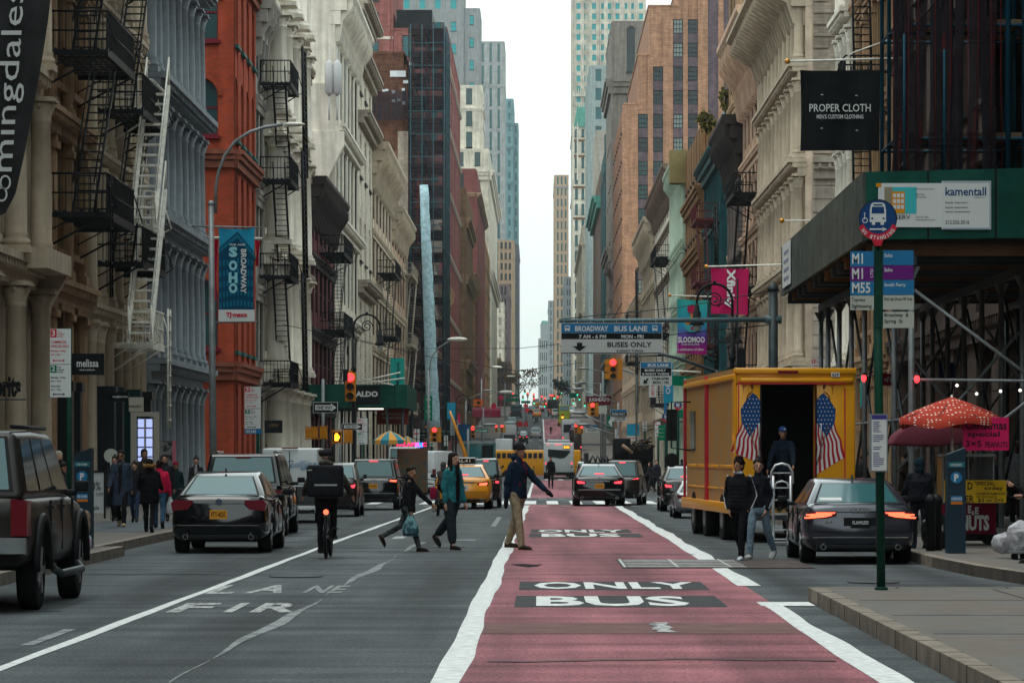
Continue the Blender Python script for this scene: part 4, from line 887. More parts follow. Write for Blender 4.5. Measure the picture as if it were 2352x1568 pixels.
def flag(name,label,pa,qa,pb,qb,Y,m,px0,py0,px1,py1,cat='flag',ball=True,dy=.04,sl=0,pm=None,amp=.05):
 root=thing(name,label,cat,(X(pb,Y),Y,Z(qa,Y)),world=True)
 b=MB();nx,nz=12,12;x0,x1,z1,z0=X(pa,Y),X(pb,Y),Z(qa,Y),Z(qb,Y);rows=[]
 for k in range(nz+1):
  t=k/nz;rows.append([b.P(x0+(x1-x0)*i/nx+.03*math.sin(t*3+i*.2),Y+amp*math.sin(i*.9+t*2.2),z1+(z0-z1)*t-sl*i/nx*(z1-z0)-.03*math.sin(i/nx*math.pi)*(1 if k == 0 else -.5 if k == nz else 0)) for i in range(nx+1)])
 for k in range(nz):
  for i in range(nx):b.F([rows[k][i],rows[k][i+1],rows[k+1][i+1],rows[k+1][i]],True)
 b.build('cloth',m,root)
 if px0 is not None:
  P=MB();P.tube([(X(px0,Y),Y,Z(py0,Y)),(X(px1,Y),Y,Z(py1,Y))],.035,6);P.build('pole',pm or WIRON,root)
  if ball:P=MB();P.ball((X(px0,Y)-.03,Y,Z(py0,Y)),.09,nu=8,nv=6);P.build('finial',mat('gilt',(0.55,.25,.03),.35,.5,kind='flat'),root)
 return root
f=flag('cloth_flag','square black cloth flag with white lettering hung from a white pole',1838,161,2022,347,100,mat('black_cloth',(0.008,0.009,0.010),.9,kind='flat'),1811,141,2075,134,sl=-.0)
tpx('PROPER CLOTH',1859,239,2000,257,99.92,.0,SWH,f,bold=.008);tpx("MEN'S CUSTOM CLOTHING",1876,263,1983,273,99.92,.0,SWH,f,bold=.012)
q=MB(FF(99.92))
for px,py in ((1888,217),(1967,219),(1887,294),(1968,299)):rectpx(q,px-2.5,py,px+2.5,py+1.6,99.92)
q.build('grommet_stitch',SWH,f)
q=MB();q.tube([(X(1940,100),100,Z(136,100)),(X(1958,100),100,Z(122,100)),(X(2040,100),100,Z(92,100))],.02,5);q.build('stay',WIRON,f)
MAG=mat('magenta_cloth',(0.36,0.008,0.07),.85,kind='flat')
f=flag('shop_flag','magenta flag with white sideways lettering above the bus lane sign arm',1633,614,1719,720,139,MAG,1624,612,1850,606,sl=.03)
tpx('Xfinity',1664,618,1689,708,138.9,.0,SWH,f,rot=-90,bold=.035)
f=flag('shop_flag','teal and purple museum flag with orange rings over its slime lettering',1555,686,1624,811,165,None,1540,678,1720,684,sl=.03)
c=f.children[0];m=mat('slime_cloth',(0.03,.40,.42),.8,kind='flat');c.data.materials.clear();c.data.materials.append(m)
nt_=m.node_tree;g_=nt_.nodes.new('ShaderNodeNewGeometry');sp_=nt_.nodes.new('ShaderNodeSeparateXYZ');mr=nt_.nodes.new('ShaderNodeMapRange');mr.inputs[1].default_value=Z(811,165);mr.inputs[2].default_value=Z(686,165);cr_=nt_.nodes.new('ShaderNodeValToRGB')
for p_,c_ in ((0.0,(0.35,.01,.16,1)),(.3,(0.12,.02,.30,1)),(.5,(0.02,.22,.38,1)),(1,(0.03,.38,.34,1))):
 e=cr_.color_ramp.elements.new(p_) if p_ not in (0,1) else cr_.color_ramp.elements[-int(p_)];e.color=c_
nt_.links.new(g_.outputs['Position'],sp_.inputs[0]);nt_.links.new(sp_.outputs[2],mr.inputs[0]);nt_.links.new(mr.outputs[0],cr_.inputs[0]);nt_.links.new(cr_.outputs[0],nt_.nodes['Principled BSDF'].inputs['Base Color'])
q=MB(FF(164.9))
OR=mat('ring_orange',(.65,.22,.02),.6,kind='flat')
for px,py,r,mi in ((1590,744,19,0),(1580,739,7,1),(1598,739,7,1),(1580,739,3,2),(1598,739,3,2),(1588,710,10,2),(1590,754,4,2)):
 q.disc((X(px,165),.0+mi*.01,Z(py,165)),(0,1,0),r*.022,16,.008,mi)
q.box(X(1586,165),X(1591,165),.012,.016,Z(730,165),Z(718,165),1)
q.build('emblem',[mat('emblem_teal',(.05,.35,.4),.6,kind='flat'),OR,mat('emblem_red',(.35,.01,.06),.6,kind='flat')],f)
tpx('SLOOMOO',1557,773,1619,787,164.9,.02,SWH,f,bold=.04);tpx('INSTITUTE',1566,789,1606,793,164.9,.02,SWH,f);tpx('a celebration of slime',1557,799,1616,805,164.9,.02,SWH,f)
t=thing('flagpole','bare white flagpole stub with gilt ball above the weathered shed boards','flagpole',(10,112,9),world=True)
q=MB();q.tube([(X(1800,112),112,Z(507,112)),(11.5,112,Z(505,112))],.03,6);q.build('pole',WIRON,t);q=MB();q.ball((X(1796,112),112,Z(507,112)),.09);q.build('finial',mat('gilt'),t)
# near-left banner
t=thing('hanging_banner','huge charcoal banner with outlined department store lettering at the top left','banner',(-9,66,8),world=True)
b=MB();pts=[(-60,110),(115,4)];rows=[];Yb=66.0
for k in range(13):
 py=-40+535*k/12;xr=116-92*max(0,(py/495))** 1.3+(-12 if k == 12 else 0)
 rows.append([b.P(X(-90+(xr+90)*i/8,Yb),Yb+.06*math.sin(i*1.1+k*.5),Z(py-(0 if i <8 else 6),Yb)) for i in range(9)])
for k in range(12):
 for i in range(8):b.F([rows[k][i],rows[k][i+1],rows[k+1][i+1],rows[k+1][i]],True)
b.build('cloth',mat('charcoal_cloth',(0.032,0.032,0.034),.9,kind='obj',var=.3,scale=1.2),t)
q=MB(FF(Yb-.1));
cu=text_geo("bl    mingdales",.0)
v,fc=text_geo('mingdales',.0)
idx=[]
for a,c_ in v:
 # sideways letters reading upwards, following the curved hem of the banner
 py=395-420*a;bx=78-62*(1-c_) if True else 0
 px=12+(65*c_)*.0+(1-c_)*62+(-28*(py/395.0) if py >0 else 0)-2
 idx.append(q.P(X(px,Yb),0,Z(py,Yb)))
for p in fc:q.F([idx[i] for i in p])
q.build('lettering',SWH,t)
q=MB(FF(Yb-.1))
def hoop(b,cx,cy,rx,ry,w_,Y):
 n=22
 o=[(X(cx+rx*math.cos(2*math.pi*k/n),Y),Z(cy+ry*math.sin(2*math.pi*k/n),Y)) for k in range(n)];i_=[(X(cx+(rx-w_)*math.cos(2*math.pi*k/n),Y),Z(cy+(ry-w_)*math.sin(2*math.pi*k/n),Y)) for k in range(n)]
 for k in range(n):j=(k+1)% n;b.quad([(o[k][0],0,o[k][1]),(o[j][0],0,o[j][1]),(i_[j][0],0,i_[j][1]),(i_[k][0],0,i_[k][1])])
hoop(q,14,420,13,17,4,Yb);hoop(q,6,447,13,17,4,Yb);q.build('lettering',SWH,t)
q=MB();q.tube([(X(-90,Yb),Yb,Z(-44,Yb)),(X(118,Yb),Yb,Z(-44,Yb))],.05,6);q.build('pole',DSTEEL,t)
# ---- soho lamp pole and banner
t=thing('street_lamp','tall galvanised street lamp with a curved arm in front of the red brick building','street lamp',(-7.3,73,0),world=True)
Y=73;xp=X(491,Y)
q=MB();q.tube([(xp,Y,.15),(xp-.03,Y,3.5),(xp-.06,Y,Z(470,Y))],[.085,.078,.06],10);q.ball((xp-.06,Y,Z(468,Y)),.075);q.build('pole',STEEL,t)
q=MB();q.tube([(X(495,Y),Y,Z(490,Y)),(X(496,Y),Y,Z(430,Y)),(X(502,Y),Y,Z(395,Y)),(X(516,Y),Y,Z(358,Y)),(X(540,Y),Y,Z(325,Y)),(X(575,Y),Y,Z(303,Y)),(X(610,Y),Y,Z(292,Y)),(X(652,Y),Y,Z(286,Y))],.038,7);q.build('arm',STEEL,t)
q=MB();q.ball((X(675,Y),Y,Z(286,Y)),(.26,.12,.055),nu=12,nv=6);q.box(X(650,Y),X(662,Y),Y-.06,Y+.06,Z(291,Y),Z(281,Y));q.build('lamp_head',WIRON,t)
q=MB();q.tube([(X(440,Y),Y,Z(519,Y)),(X(600,Y),Y,Z(523,Y))],.02,5);q.tube([(X(495,Y),Y,Z(741,Y)),(X(590,Y),Y,Z(738,Y))],.02,5);q.tube([(X(440,Y),Y,Z(519,Y)),(X(490,Y),Y,Z(545,Y))],.012,4);q.build('bracket',STEEL,t)
CY=mat('cyan_cloth',(0.02,.26,.42),.8,kind='flat');DB=mat('print_deep_blue',(0.005,.055,.11),.8,kind='flat');MB_=mat('print_mid_blue',(0.008,.13,.22),.8,kind='flat')
f=flag('street_banner','blue street banner printed with a corner building on the tall curved lamp pole',502,523,584,712,Y,CY,None,0,0,0,amp=.03)
q=MB(FF(Y-.05));x_=lambda p:X(p,Y)
q.prism([(x_(503),Z(570,Y)),(x_(546),Z(532,Y)),(x_(583),Z(578,Y)),(x_(583),Z(711,Y)),(x_(503),Z(711,Y))],0,.003,0)
q.prism([(x_(503),Z(574,Y)),(x_(546),Z(537,Y)),(x_(583),Z(582,Y)),(x_(583),Z(590,Y)),(x_(546),Z(547,Y)),(x_(503),Z(582,Y))],.004,.006,1)
for k in range(5):
 for i in range(10):px=505+i*8;py=592+k*24+abs(px-546)*.18;q.box(x_(px),x_(px+4),.004,.006,Z(py+13,Y),Z(py,Y),1)
q.build('print',[DB,MB_],f)
q=MB(FF(Y-.055));rectpx(q,502,711,585,738,Y-.055,0,.004);q.build('footer',SWH,f)
q=MB(FF(Y-.07));lc=[mat('pale_cyan_print',(.25,.55,.62),.7,kind='flat')]
for s_,py in (('S',567),('O',598),('H',626),('O',650)):text(s_,None,X(526,Y),X(546,Y),Z(py+24,Y),Z(py,Y),0,None,None,mb=q,bold=.06)
q.build('lettering',lc,f)
tpx('BROADWAY',553,572,566,674,Y-.07,0,SWH,f,rot=-90,bold=.03);tpx('WE ARE',526,560,563,564,Y-.07,0,SWH,f,bold=.03)
tpx('TJ·maxx',519,717,569,731,Y-.07,0,SRD,f,bold=.05)
flag('street_flag','narrow red flag half hidden behind the blue corner building banner',481,548,500,690,78,mat('red_cloth',(.4,.01,.03),.8,kind='flat'),478,546,602,548,ball=False)
flag('street_flag','red pennant showing right of the blue corner building banner',585,550,597,612,79,mat('red_cloth'),None,0,0,0)
# ---- bus stop
def roundsign(root,cx,cy,r,Y,arrow=True,words=True,name='disc'):
 q=MB(FF(Y));q.disc((X(cx,Y),0,Z(cy,Y)),(0,1,0),r,36,.012,0);q.disc((X(cx,Y),.012,Z(cy,Y)),(0,1,0),r*.93,36,.004,1);q.build('sign_disc',[mat('navy_rim',(0.01,.02,.04),.4,kind='flat'),SNV],root)
 s=r/.21;cxm,czm=X(cx,Y),Z(cy,Y);B=lambda a,b,c,d,m,dd=.017:q.box(cxm+a*s,cxm+b*s,dd,dd+.003,czm+c*s,czm+d*s,m)
 q=MB(FF(Y));q.prism([(cxm+a*s,czm+c*s) for a,c in ((-.088,-.04),(.088,-.04),(.088,.09),(.075,.155),(.05,.172),(-.05,.172),(-.075,.155),(-.088,.09))],.017,.020,0)
 B(-.065,-.03,-.07,-.04,0);B(.03,.065,-.07,-.04,0);q.prism([(cxm+a*s,czm+c*s) for a,c in ((-.07,.055),(.07,.055),(.065,.125),(-.065,.125))],.021,.023,1);B(-.05,.05,.14,.155,1,.021)
 for sx in (-.062,.062):q.disc((cxm+sx*s,.021,czm+.0*s),(0,1,0),.012*s,8,.002,1)
 if arrow:B(-.09,.06,-.125,-.108,0);q.prism([(cxm+a*s,czm+c*s) for a,c in ((.05,-.095),(.1,-.117),(.05,-.139))],.017,.020,0);
 if words:
  hoopm(q,cxm-.14*s,czm-.02*s,.03*s,.008*s);B(-.148,-.14,-.01,.045,0);q.disc((cxm-.144*s,.017,czm+.055*s),(0,1,0),.008*s,8,.003,0)
 q.build('bus_symbol',[SWH,SNV],root)
 q=MB(FF(Y));n=16;o=[];i_=[]
 for k in range(n+1):a=R(200+140*k/n);o.append((cxm+1.05*r*math.cos(a),czm+1.05*r*math.sin(a)-.1*r));i_.append((cxm+.80*r*math.cos(a),czm+.80*r*math.sin(a)))
 q.prism(o+i_[::-1],.018,.026);q.prism([(cxm-.06*s,czm-1.1*r),(cxm+.06*s,czm-1.1*r),(cxm+.035*s,czm-1.42*r),(cxm-.035*s,czm-1.42*r)],-.02,.03);q.build('red_band',SRD,root)
 if words:
  q=MB(FF(Y));L_s='NO STANDING'
  for k,ch_ in enumerate(L_s):
   if ch_ == ' ':continue
   v,fc=text_geo(ch_,.04);a=R(217+106*k/(len(L_s)-1));t_=a+math.pi/2;w_=.028*s if ch_ != 'I' else .008*s;h_=.042*s;rc=.955*r;idx=[]
   for u_,w2 in v:
    lu=(u_-.5)*w_;lv_=(w2-.5)*h_;idx.append(q.P(cxm+rc*math.cos(a)+lu*math.cos(t_)-lv_*math.cos(a),.0285,czm+rc*math.sin(a)-.05*r+lu*math.sin(t_)-lv_*math.sin(a)))
   for p in fc:q.F([idx[i] for i in p])
  q.build('lettering',SWH,root)
def hoopm(b,cx,cz,r,w_):
 n=14
 for k in range(n):
  a,c=2*math.pi*k/n,2*math.pi*(k+1)/n
  b.quad([(cx+r*math.cos(a),.018,cz+r*math.sin(a)),(cx+r*math.cos(c),.018,cz+r*math.sin(c)),(cx+(r-w_)*math.cos(c),.018,cz+(r-w_)*math.sin(c)),(cx+(r-w_)*math.cos(a),.018,cz+(r-w_)*math.sin(a))])
t=thing('bus_stop_sign','green pole with round blue bus sign and route panels on the near right pavement','bus stop sign',(3.7,35.2,.15),world=True)
Y=35.2
q=MB();q.tube([(X(2024,Y),Y,.15),(X(2014,Y),Y,Z(565,Y))],.047,12);q.tube([(X(2024,Y),Y,.15),(X(2024,Y),Y,.18)],.07,12);q.build('pole',GRN,t)
roundsign(t,2016,502,.208,Y-.06)
for pa,qa,pb,qb,m,s_,la in ((1953,577,2007,612,SBL,'M1',(1957,582,1982,606)),(1953,612,2007,646,SPU,'M1',(1957,616,1982,641)),(1953,646,2007,678,SBL,'M55',(1957,649,1999,673)),(1953,679,2007,712,SGY,None,None),
                                  (2027,575,2098,609,SBL,'Soho',(2031,582,2050,591)),(2027,610,2098,642,SPU,'Soho',(2031,615,2050,624)),(2027,643,2099,677,SBL,'South Ferry',(2031,650,2080,660)),(2027,678,2099,711,SGY,'Pick Up/ Drop Off Only',(2031,683,2096,692)),(2027,716,2099,753,SGY,None,None)):
 q=MB(FF(Y-.05));rectpx(q,pa,qa,pb,qb,Y-.05,0,.006);q.build('route_panel',m,t)
 if s_:tpx(s_,*la,Y-.05,.008,SBK if m is SGY else SWH,t,bold=.02)
tpx('LTD',1999,617,2005,637,Y-.05,.008,SWH,t,rot=90,bold=.02)
tpx('Topview',1956,684,1988,695,Y-.05,.008,SBK,t,bold=.015);tpx('Sightseeing',1956,698,2002,710,Y-.05,.008,SBK,t,bold=.015)
tpx('Broadway  &',2031,719,2087,730,Y-.05,.008,SBK,t,bold=.02);tpx('Spring  St',2031,733,2073,744,Y-.05,.008,SBK,t,bold=.02)
q=MB(FF(Y-.045));q.box(X(2007,Y),X(2027,Y),0,.012,Z(752,Y),Z(577,Y));q.build('back_plate',GRN,t)
q=MB(FF(Y-.05));rectpx(q,1996,950,2038,1083,Y-.05,-.02,.05,0);q2=q;q.build('timetable_case',STEEL,t)
q=MB(FF(Y-.1));rectpx(q,2000,953,2034,1080,Y,.0,.004,0);rectpx(q,2000,953,2034,963,Y,.005,.006,1)
rr=random.Random(4)
for k in range(24):
 py=968+k*4.4
 if k in (6,11,12,15):continue
 rectpx(q,2003,py,2003+rr.uniform(12,27),py+1.6,Y,.005,.006,1)
q.build('timetable',[SWH,mat('print_indigo',(.05,.04,.2),.6,kind='flat')],t)
# small bus stops behind
for i,(px,py,r,Y,n) in enumerate(((1557,930,9,150,2),(1530,957,9.5,128,4),(1316,979,7,430,0))):
 t=thing('bus_stop_sign',('farther green bus stop post with a round blue sign left of the truck, upper one','round blue bus stop sign with green route panels left of the truck, lower one','tiny round blue bus sign far off beside the cluster of signals')[i],'bus stop sign',(X(px,Y),Y,gz(Y)),world=True)
 roundsign(t,px,py,r/7500*Y,Y,words=False)
 q=MB();q.tube([(X(px,Y),Y+.1,gz(Y)),(X(px,Y),Y+.1,Z(py-5,Y))],.05+.0002*Y,6);q.build('pole',GRN,t)
 for k in range(n):
  for sx in (-1,1):q=MB(FF(Y));q.box(X(px+(2 if sx >0 else -18),Y),X(px+(17 if sx >0 else -2),Y),0,.02,Z(py+27+k*9-(8 if i == 0 else 0),Y),Z(py+19+k*9-(8 if i == 0 else 0),Y));q.build('route_panel',SGR,t)
# ---- the overhead bus lane sign on its mast
Y=84
t=thing('overhead_sign','large blue and white bus lane sign hanging from a grey mast arm','overhead sign',(X(1776,Y),Y,0),world=True)
q=MB();q.tube([(X(1776,Y),Y,.15),(X(1776,Y),Y,Z(664,Y))],[.14,.115],12);q.lathe(X(1776,Y),Y,[(.15,0),(.13,.1),(.06,.18),(.02,.24)],10,z=Z(668,Y));q.build('pole',DSTEEL,t)
q=MB();q.tube([(X(1284,Y),Y,Z(737,Y)),(X(1765,Y),Y,Z(734,Y))],[.05,.07],10);q.tube([(X(1758,Y),Y,Z(734,Y)),(X(1795,Y),Y,Z(734,Y))],.11,10);q.build('mast_arm',mat('blue_grey_steel',(0.10,.15,.165),.45,.2,kind='obj',var=.2),t)
q=MB();q.tube([(X(1284,Y),Y,Z(733,Y)),(X(1560,Y),Y,Z(706,Y)),(X(1770,Y),Y,Z(668,Y))],.012,4);q.build('stay_wire',DSTEEL,t)
q=MB(FF(Y-.08));rectpx(q,1288,742,1521,813,Y,0,.03,0);rectpx(q,1289.5,743,1519.5,765,Y,.031,.034,1);rectpx(q,1289.5,765.5,1519.5,779,Y,.031,.034,2);rectpx(q,1289.5,779.5,1519.5,811.5,Y,.031,.034,0)
rectpx(q,1288.5,810,1520.5,811.5,Y,.0345,.036,2);q.build('sign_board',[mat('sign_white_dull',(.46,.48,.46),.5,kind='flat'),SBL,SBK],t)
q=MB(FF(Y-.12));ax_=lambda p:X(p,Y);q.prism([(ax_(1331),Z(806,Y)),(ax_(1315),Z(795,Y)),(ax_(1325),Z(795,Y)),(ax_(1325),Z(787,Y)),(ax_(1337),Z(787,Y)),(ax_(1337),Z(795,Y)),(ax_(1347),Z(795,Y))],0,.004);q.build('arrow',SBK,t)
for px in (1303,1504):
 q=MB(FF(Y-.12));rectpx(q,px-6,748,px+6,759,Y,0,.004,0);rectpx(q,px-4.5,750,px+4.5,754,Y,.005,.006,1);rectpx(q,px-5,759,px-2.5,761,Y,0,.004,0);rectpx(q,px+2.5,759,px+5,761,Y,0,.004,0);q.build('bus_symbol',[SWH,SBL],t)
for s_,a,b_,c,d_,m in (('BROADWAY',1321,748,1397,761,SWH),('BUS LANE',1411,748,1487,761,SWH),('7 AM - 6 PM',1330,768.5,1392,777,SWH),('MON - FRI',1427,768.5,1478,777,SWH),('BUSES ONLY',1395,785,1497,797,SBK),('& RIGHT TURNS',1416,803,1477,808,SBK)):tpx(s_,a,b_,c,d_,Y-.12,.0,m,t,bold=.025)
q=MB()
for k in range(8):px=1296+k*30;q.box(X(px,Y)-.015,X(px,Y)+.015,Y-.09,Y-.05,Z(744,Y),Z(735,Y))
q.build('hanger',STEEL,t)
# second sign + street name on the dark arm
Y=118
t=thing('overhead_sign','square black and white bus lane sign under the dark arm by the green name sign','overhead sign',(6.2,Y,0),world=True)
q=MB();q.tube([(X(1512,Y),Y,Z(811,Y)),(X(1560,Y),Y,Z(823,Y)),(X(1720,Y),Y,Z(880,Y))],.06,7);q.tube([(X(1648,Y),Y,0),(X(1648,Y),Y,Z(850,Y))],.1,8);q.tube([(X(1455,Y),Y,Z(818,Y)),(X(1530,Y),Y,Z(816,Y))],.03,5);q.build('mast_arm',DSTEEL,t)
q=MB(FF(Y-.1));rectpx(q,1470,831,1543,885,Y,0,.03,0);rectpx(q,1471.5,832,1541.5,844,Y,.031,.034,1);rectpx(q,1471.5,845,1541.5,863,Y,.031,.034,2);q.build('sign_board',[mat('sign_white_dull'),SBL,SBK],t)
for s_,a,b_,c,d_,m in (('BUS LANE',1488,835,1536,842,SWH),('BUSES ONLY',1481,847.5,1530,853,SWH),('& RIGHT TURNS',1475,856,1537,861,SWH),('7AM-6PM',1497,866,1536,872,SBK),('MON - FRI',1500,875,1536,881,SBK)):tpx(s_,a,b_,c,d_,Y-.14,0,m,t,bold=.03)
q=MB(FF(Y-.14));x_=lambda p:X(p,Y);q.prism([(x_(1477),Z(881,Y)),(x_(1479),Z(871,Y)),(x_(1482),Z(874,Y)),(x_(1487),Z(868,Y)),(x_(1490),Z(871,Y)),(x_(1485),Z(876,Y)),(x_(1488),Z(880,Y))],0,.003);q.build('arrow',SBK,t)
t=thing('street_name_sign','long green street name sign reaching behind the yellow truck','street sign',(X(1600,117),117,4),world=True)
q=MB(FF(117));q.prism([(X(1544,117),Z(862,117)),(X(1660,117),Z(867,117)),(X(1660,117),Z(890,117)),(X(1544,117),Z(885,117))],0,.03,0);q.build('sign_plate',SGR,t)
tpx('Broome',1571,869,1624,882,117,.035,SWH,t,bold=.02);tpx('St',1630,870,1644,883,117,.035,SWH,t,bold=.02)
q=MB(FF(117.1));q.tube([(X(1544,117),0,Z(851,117)),(X(1610,117),0,Z(854,117))],.03,5);q.ball((X(1599,117),-.0,Z(872,117)),(.2,.1,.06));q.build('bracket',WIRON,t)
# ---- traffic signals
def signal(px,py,Y,lit,label,hh=None,group=None,faces=1,pole=None,arm=None,lens=True,ped=False,poleto=None):
 """px,py: centre of the housing in the photograph; hh its height there"""
 x,z=X(px,Y),Z(py,Y);hh=(hh or 40)/7500*Y;w_=hh*.36;t=thing('traffic_signal',label,'traffic signal',(x,Y,gz(Y)),group,world=True)
 q=MB(FF(Y));q.box(x-w_/2,x+w_/2,-.12,.12,z-hh/2,z+hh/2);q.box(x-w_*.2,x+w_*.2,-.1,.1,z+hh/2,z+hh*.56)
 if faces >1:q.box(x+w_*.6,x+w_*1.25,-.2,.1,z-hh/2,z+hh/2)
 q.build('housing',YEL,t)
 for k in range(3):
  zc=z+hh*(.33-.33*k);on={'r':0,'a':1,'g':2}[lit]== k;r=hh*.13
  q=MB(FF(Y));q.disc((x,.121,zc),(0,1,0),r*(1.15 if on else 1),14,.02);q.build('lens',{'r':RGL,'a':AGL,'g':GGL}[lit] if on else OFFL,t)
  if hh*7500/Y >25:
   q=MB(FF(Y));n=8
   for i in range(n):
    a,c=math.pi*i/n,math.pi*(i+1)/n;q.quad([(x+r*1.2*math.cos(a),.12,zc+r*1.2*math.sin(a)),(x+r*1.2*math.cos(c),.12,zc+r*1.2*math.sin(c)),(x+r*1.2*math.cos(c),.38,zc+r*1.05*math.sin(c)),(x+r*1.2*math.cos(a),.38,zc+r*1.05*math.sin(a))])
   q.build('visor',YEL,t)
   if faces >1:q=MB(FF(Y));q.box(x-w_*1.1,x-w_*.5,-.1,.05,zc-r,zc+r*1.1);q.build('visor',YEL,t)
 if poleto:q=MB();q.tube([(X(a,Y),Y,Z(c,Y)) for a,c in poleto],.05+Y*.00012,6);q.build('mast_arm',STEEL,t)
 return t
signal(805,888,122,'r','yellow traffic signal showing red on the left corner lamp post',66)
signal(1408,848,203,'r','yellow traffic signal showing red under the overhead bus lane sign',48,faces=2,poleto=[(1419,845),(1440,852),(1462,861),(1462,1075)])
signal(1361,940,300,'r','traffic signal showing a red arrow left of the green bicycle sign',30,faces=2)
signal(998,998,236,'r','traffic signal with a red arrow beside the Grand street sign',34,faces=2)
signal(1086,992,280,'r','traffic signal with round red lamp beside the green cross street sign',28)
signal(1153,984,300,'r','pair of yellow signals above the white box truck',18,faces=2)
signal(1140,984,300,'r','yellow signal left of the pair above the white box truck',16)
signal(1323,984,330,'r','traffic signal showing red above the waiting buses',22,faces=2);signal(1336,987,330,'r','second red signal right beside the one above the buses',18)
signal(1292,958,480,'a','small signal glowing amber over the far bus lane',16)
far_sig=[(1212,907,'r'),(1226,909,'r'),(1227,919,'r'),(1244,914,'r'),(1251,918,'r'),(1264,911,'r'),(1269,912,'r'),(1281,915,'r'),(1254,930,'r'),(1205,899,'g'),(1201,914,'g'),(1227,922,'g'),(1289,899,'g'),(1326,903,'g'),(1331,914,'g'),(1317,922,'g'),(1343,928,'g'),(1273,911,'g'),(1251,930,'g'),(1178,908,'r')]
for i,(px,py,c_) in enumerate(far_sig):
 Y=600+(i*53)% 330
 signal(px,py,Y,c_,'tiny far traffic signal with a ' +('red' if c_ == 'r' else 'green')+' light near the crest of the hill',11,group='far traffic signals showing ' +('red' if c_ == 'r' else 'green'))
# pedestrian signals and one way signs on the left corner
def pedbox(px,py,w_,h_,Y,hand,label):
 t=thing('pedestrian_signal',label,'pedestrian signal',(X(px,Y),Y,gz(Y)),world=True);q=MB(FF(Y));rectpx(q,px-w_/2,py-h_/2,px+w_/2,py+h_/2,Y,-.15,.15);rectpx(q,px-w_/2-2,py-h_/2-3,px+w_/2+2,py-h_/2-1,Y,-.1,.1);rectpx(q,px-w_/2-2,py+h_/2+1,px+w_/2+2,py+h_/2+3,Y,-.1,.1);q.build('housing',YEL,t)
 if hand:
  q=MB(FF(Y));rectpx(q,px-w_/2+2,py-h_/2+2,px+w_/2-2,py+h_/2-2,Y,.151,.155);q.build('screen',SBK,t)
  q=MB(FF(Y));rectpx(q,px-5,py-1,px+4,py+9,Y,.157,.16)
  for k,hgt in enumerate((6,9,9,7)):rectpx(q,px-5+k*2.4,py-hgt,px-3.2+k*2.4,py,Y,.157,.16)
  rectpx(q,px+4,py-3,px+7,py+4,Y,.157,.16);q.build('lit_hand',AGL,t)
pedbox(716,994,28,24,118,False,'closed yellow pedestrian signal box at the left end of the pair by the white van');pedbox(743,993,16,25,118,False,'narrow yellow pedestrian signal box second from the left near the one way sign')
pedbox(774,1003,22,26,119,True,'pedestrian signal with a lit orange hand left of the lamp post');pedbox(800,1002,18,26,119.3,False,'yellow pedestrian signal box between the lit hand and the lamp post')
def oneway(pa,qa,pb,qb,Y,label):
 t=thing('one_way_sign',label,'one way sign',(X(pa,Y),Y,Z(qb,Y)),world=True);q=MB(FF(Y));rectpx(q,pa,qa,pb,qb,Y,0,.02,0);rectpx(q,pa+1,qa+1,pb-1,qb-1,Y,.021,.023,1)
 cy=(qa+qb)/2;h=(qb-qa);x_=lambda p:X(p,Y);q.prism([(x_(pa+5),Z(cy+h*.24,Y)),(x_(pb-16),Z(cy+h*.24,Y)),(x_(pb-16),Z(cy+h*.38,Y)),(x_(pb-3),Z(cy,Y)),(x_(pb-16),Z(cy-h*.38,Y)),(x_(pb-16),Z(cy-h*.24,Y)),(x_(pa+5),Z(cy-h*.24,Y))],.024,.026,0);q.build('sign_plate',[SWH,SBK],t)
 tpx('ONE WAY',pa+8,cy-h*.17,pb-12,cy+h*.17,Y,.028,SBK,t,bold=.03)
oneway(719,923,776,948,117.5,'upper one way sign with white arrow under the dark shed');oneway(785,972,833,987,121.5,'lower smaller one way sign right of the lit orange hand')
for px,Y,top in ((742,118.2,870),(781,119.6,985)):
 t=thing('signal_post','thin steel post carrying the yellow pedestrian boxes, ' +('the tall left one' if px <760 else 'the short right one'),'post',(X(px,Y),Y,0),world=True);q=MB();q.tube([(X(px,Y),Y,-.05),(X(px,Y),Y,Z(top,Y))],.055,7);q.build('pole',STEEL,t)
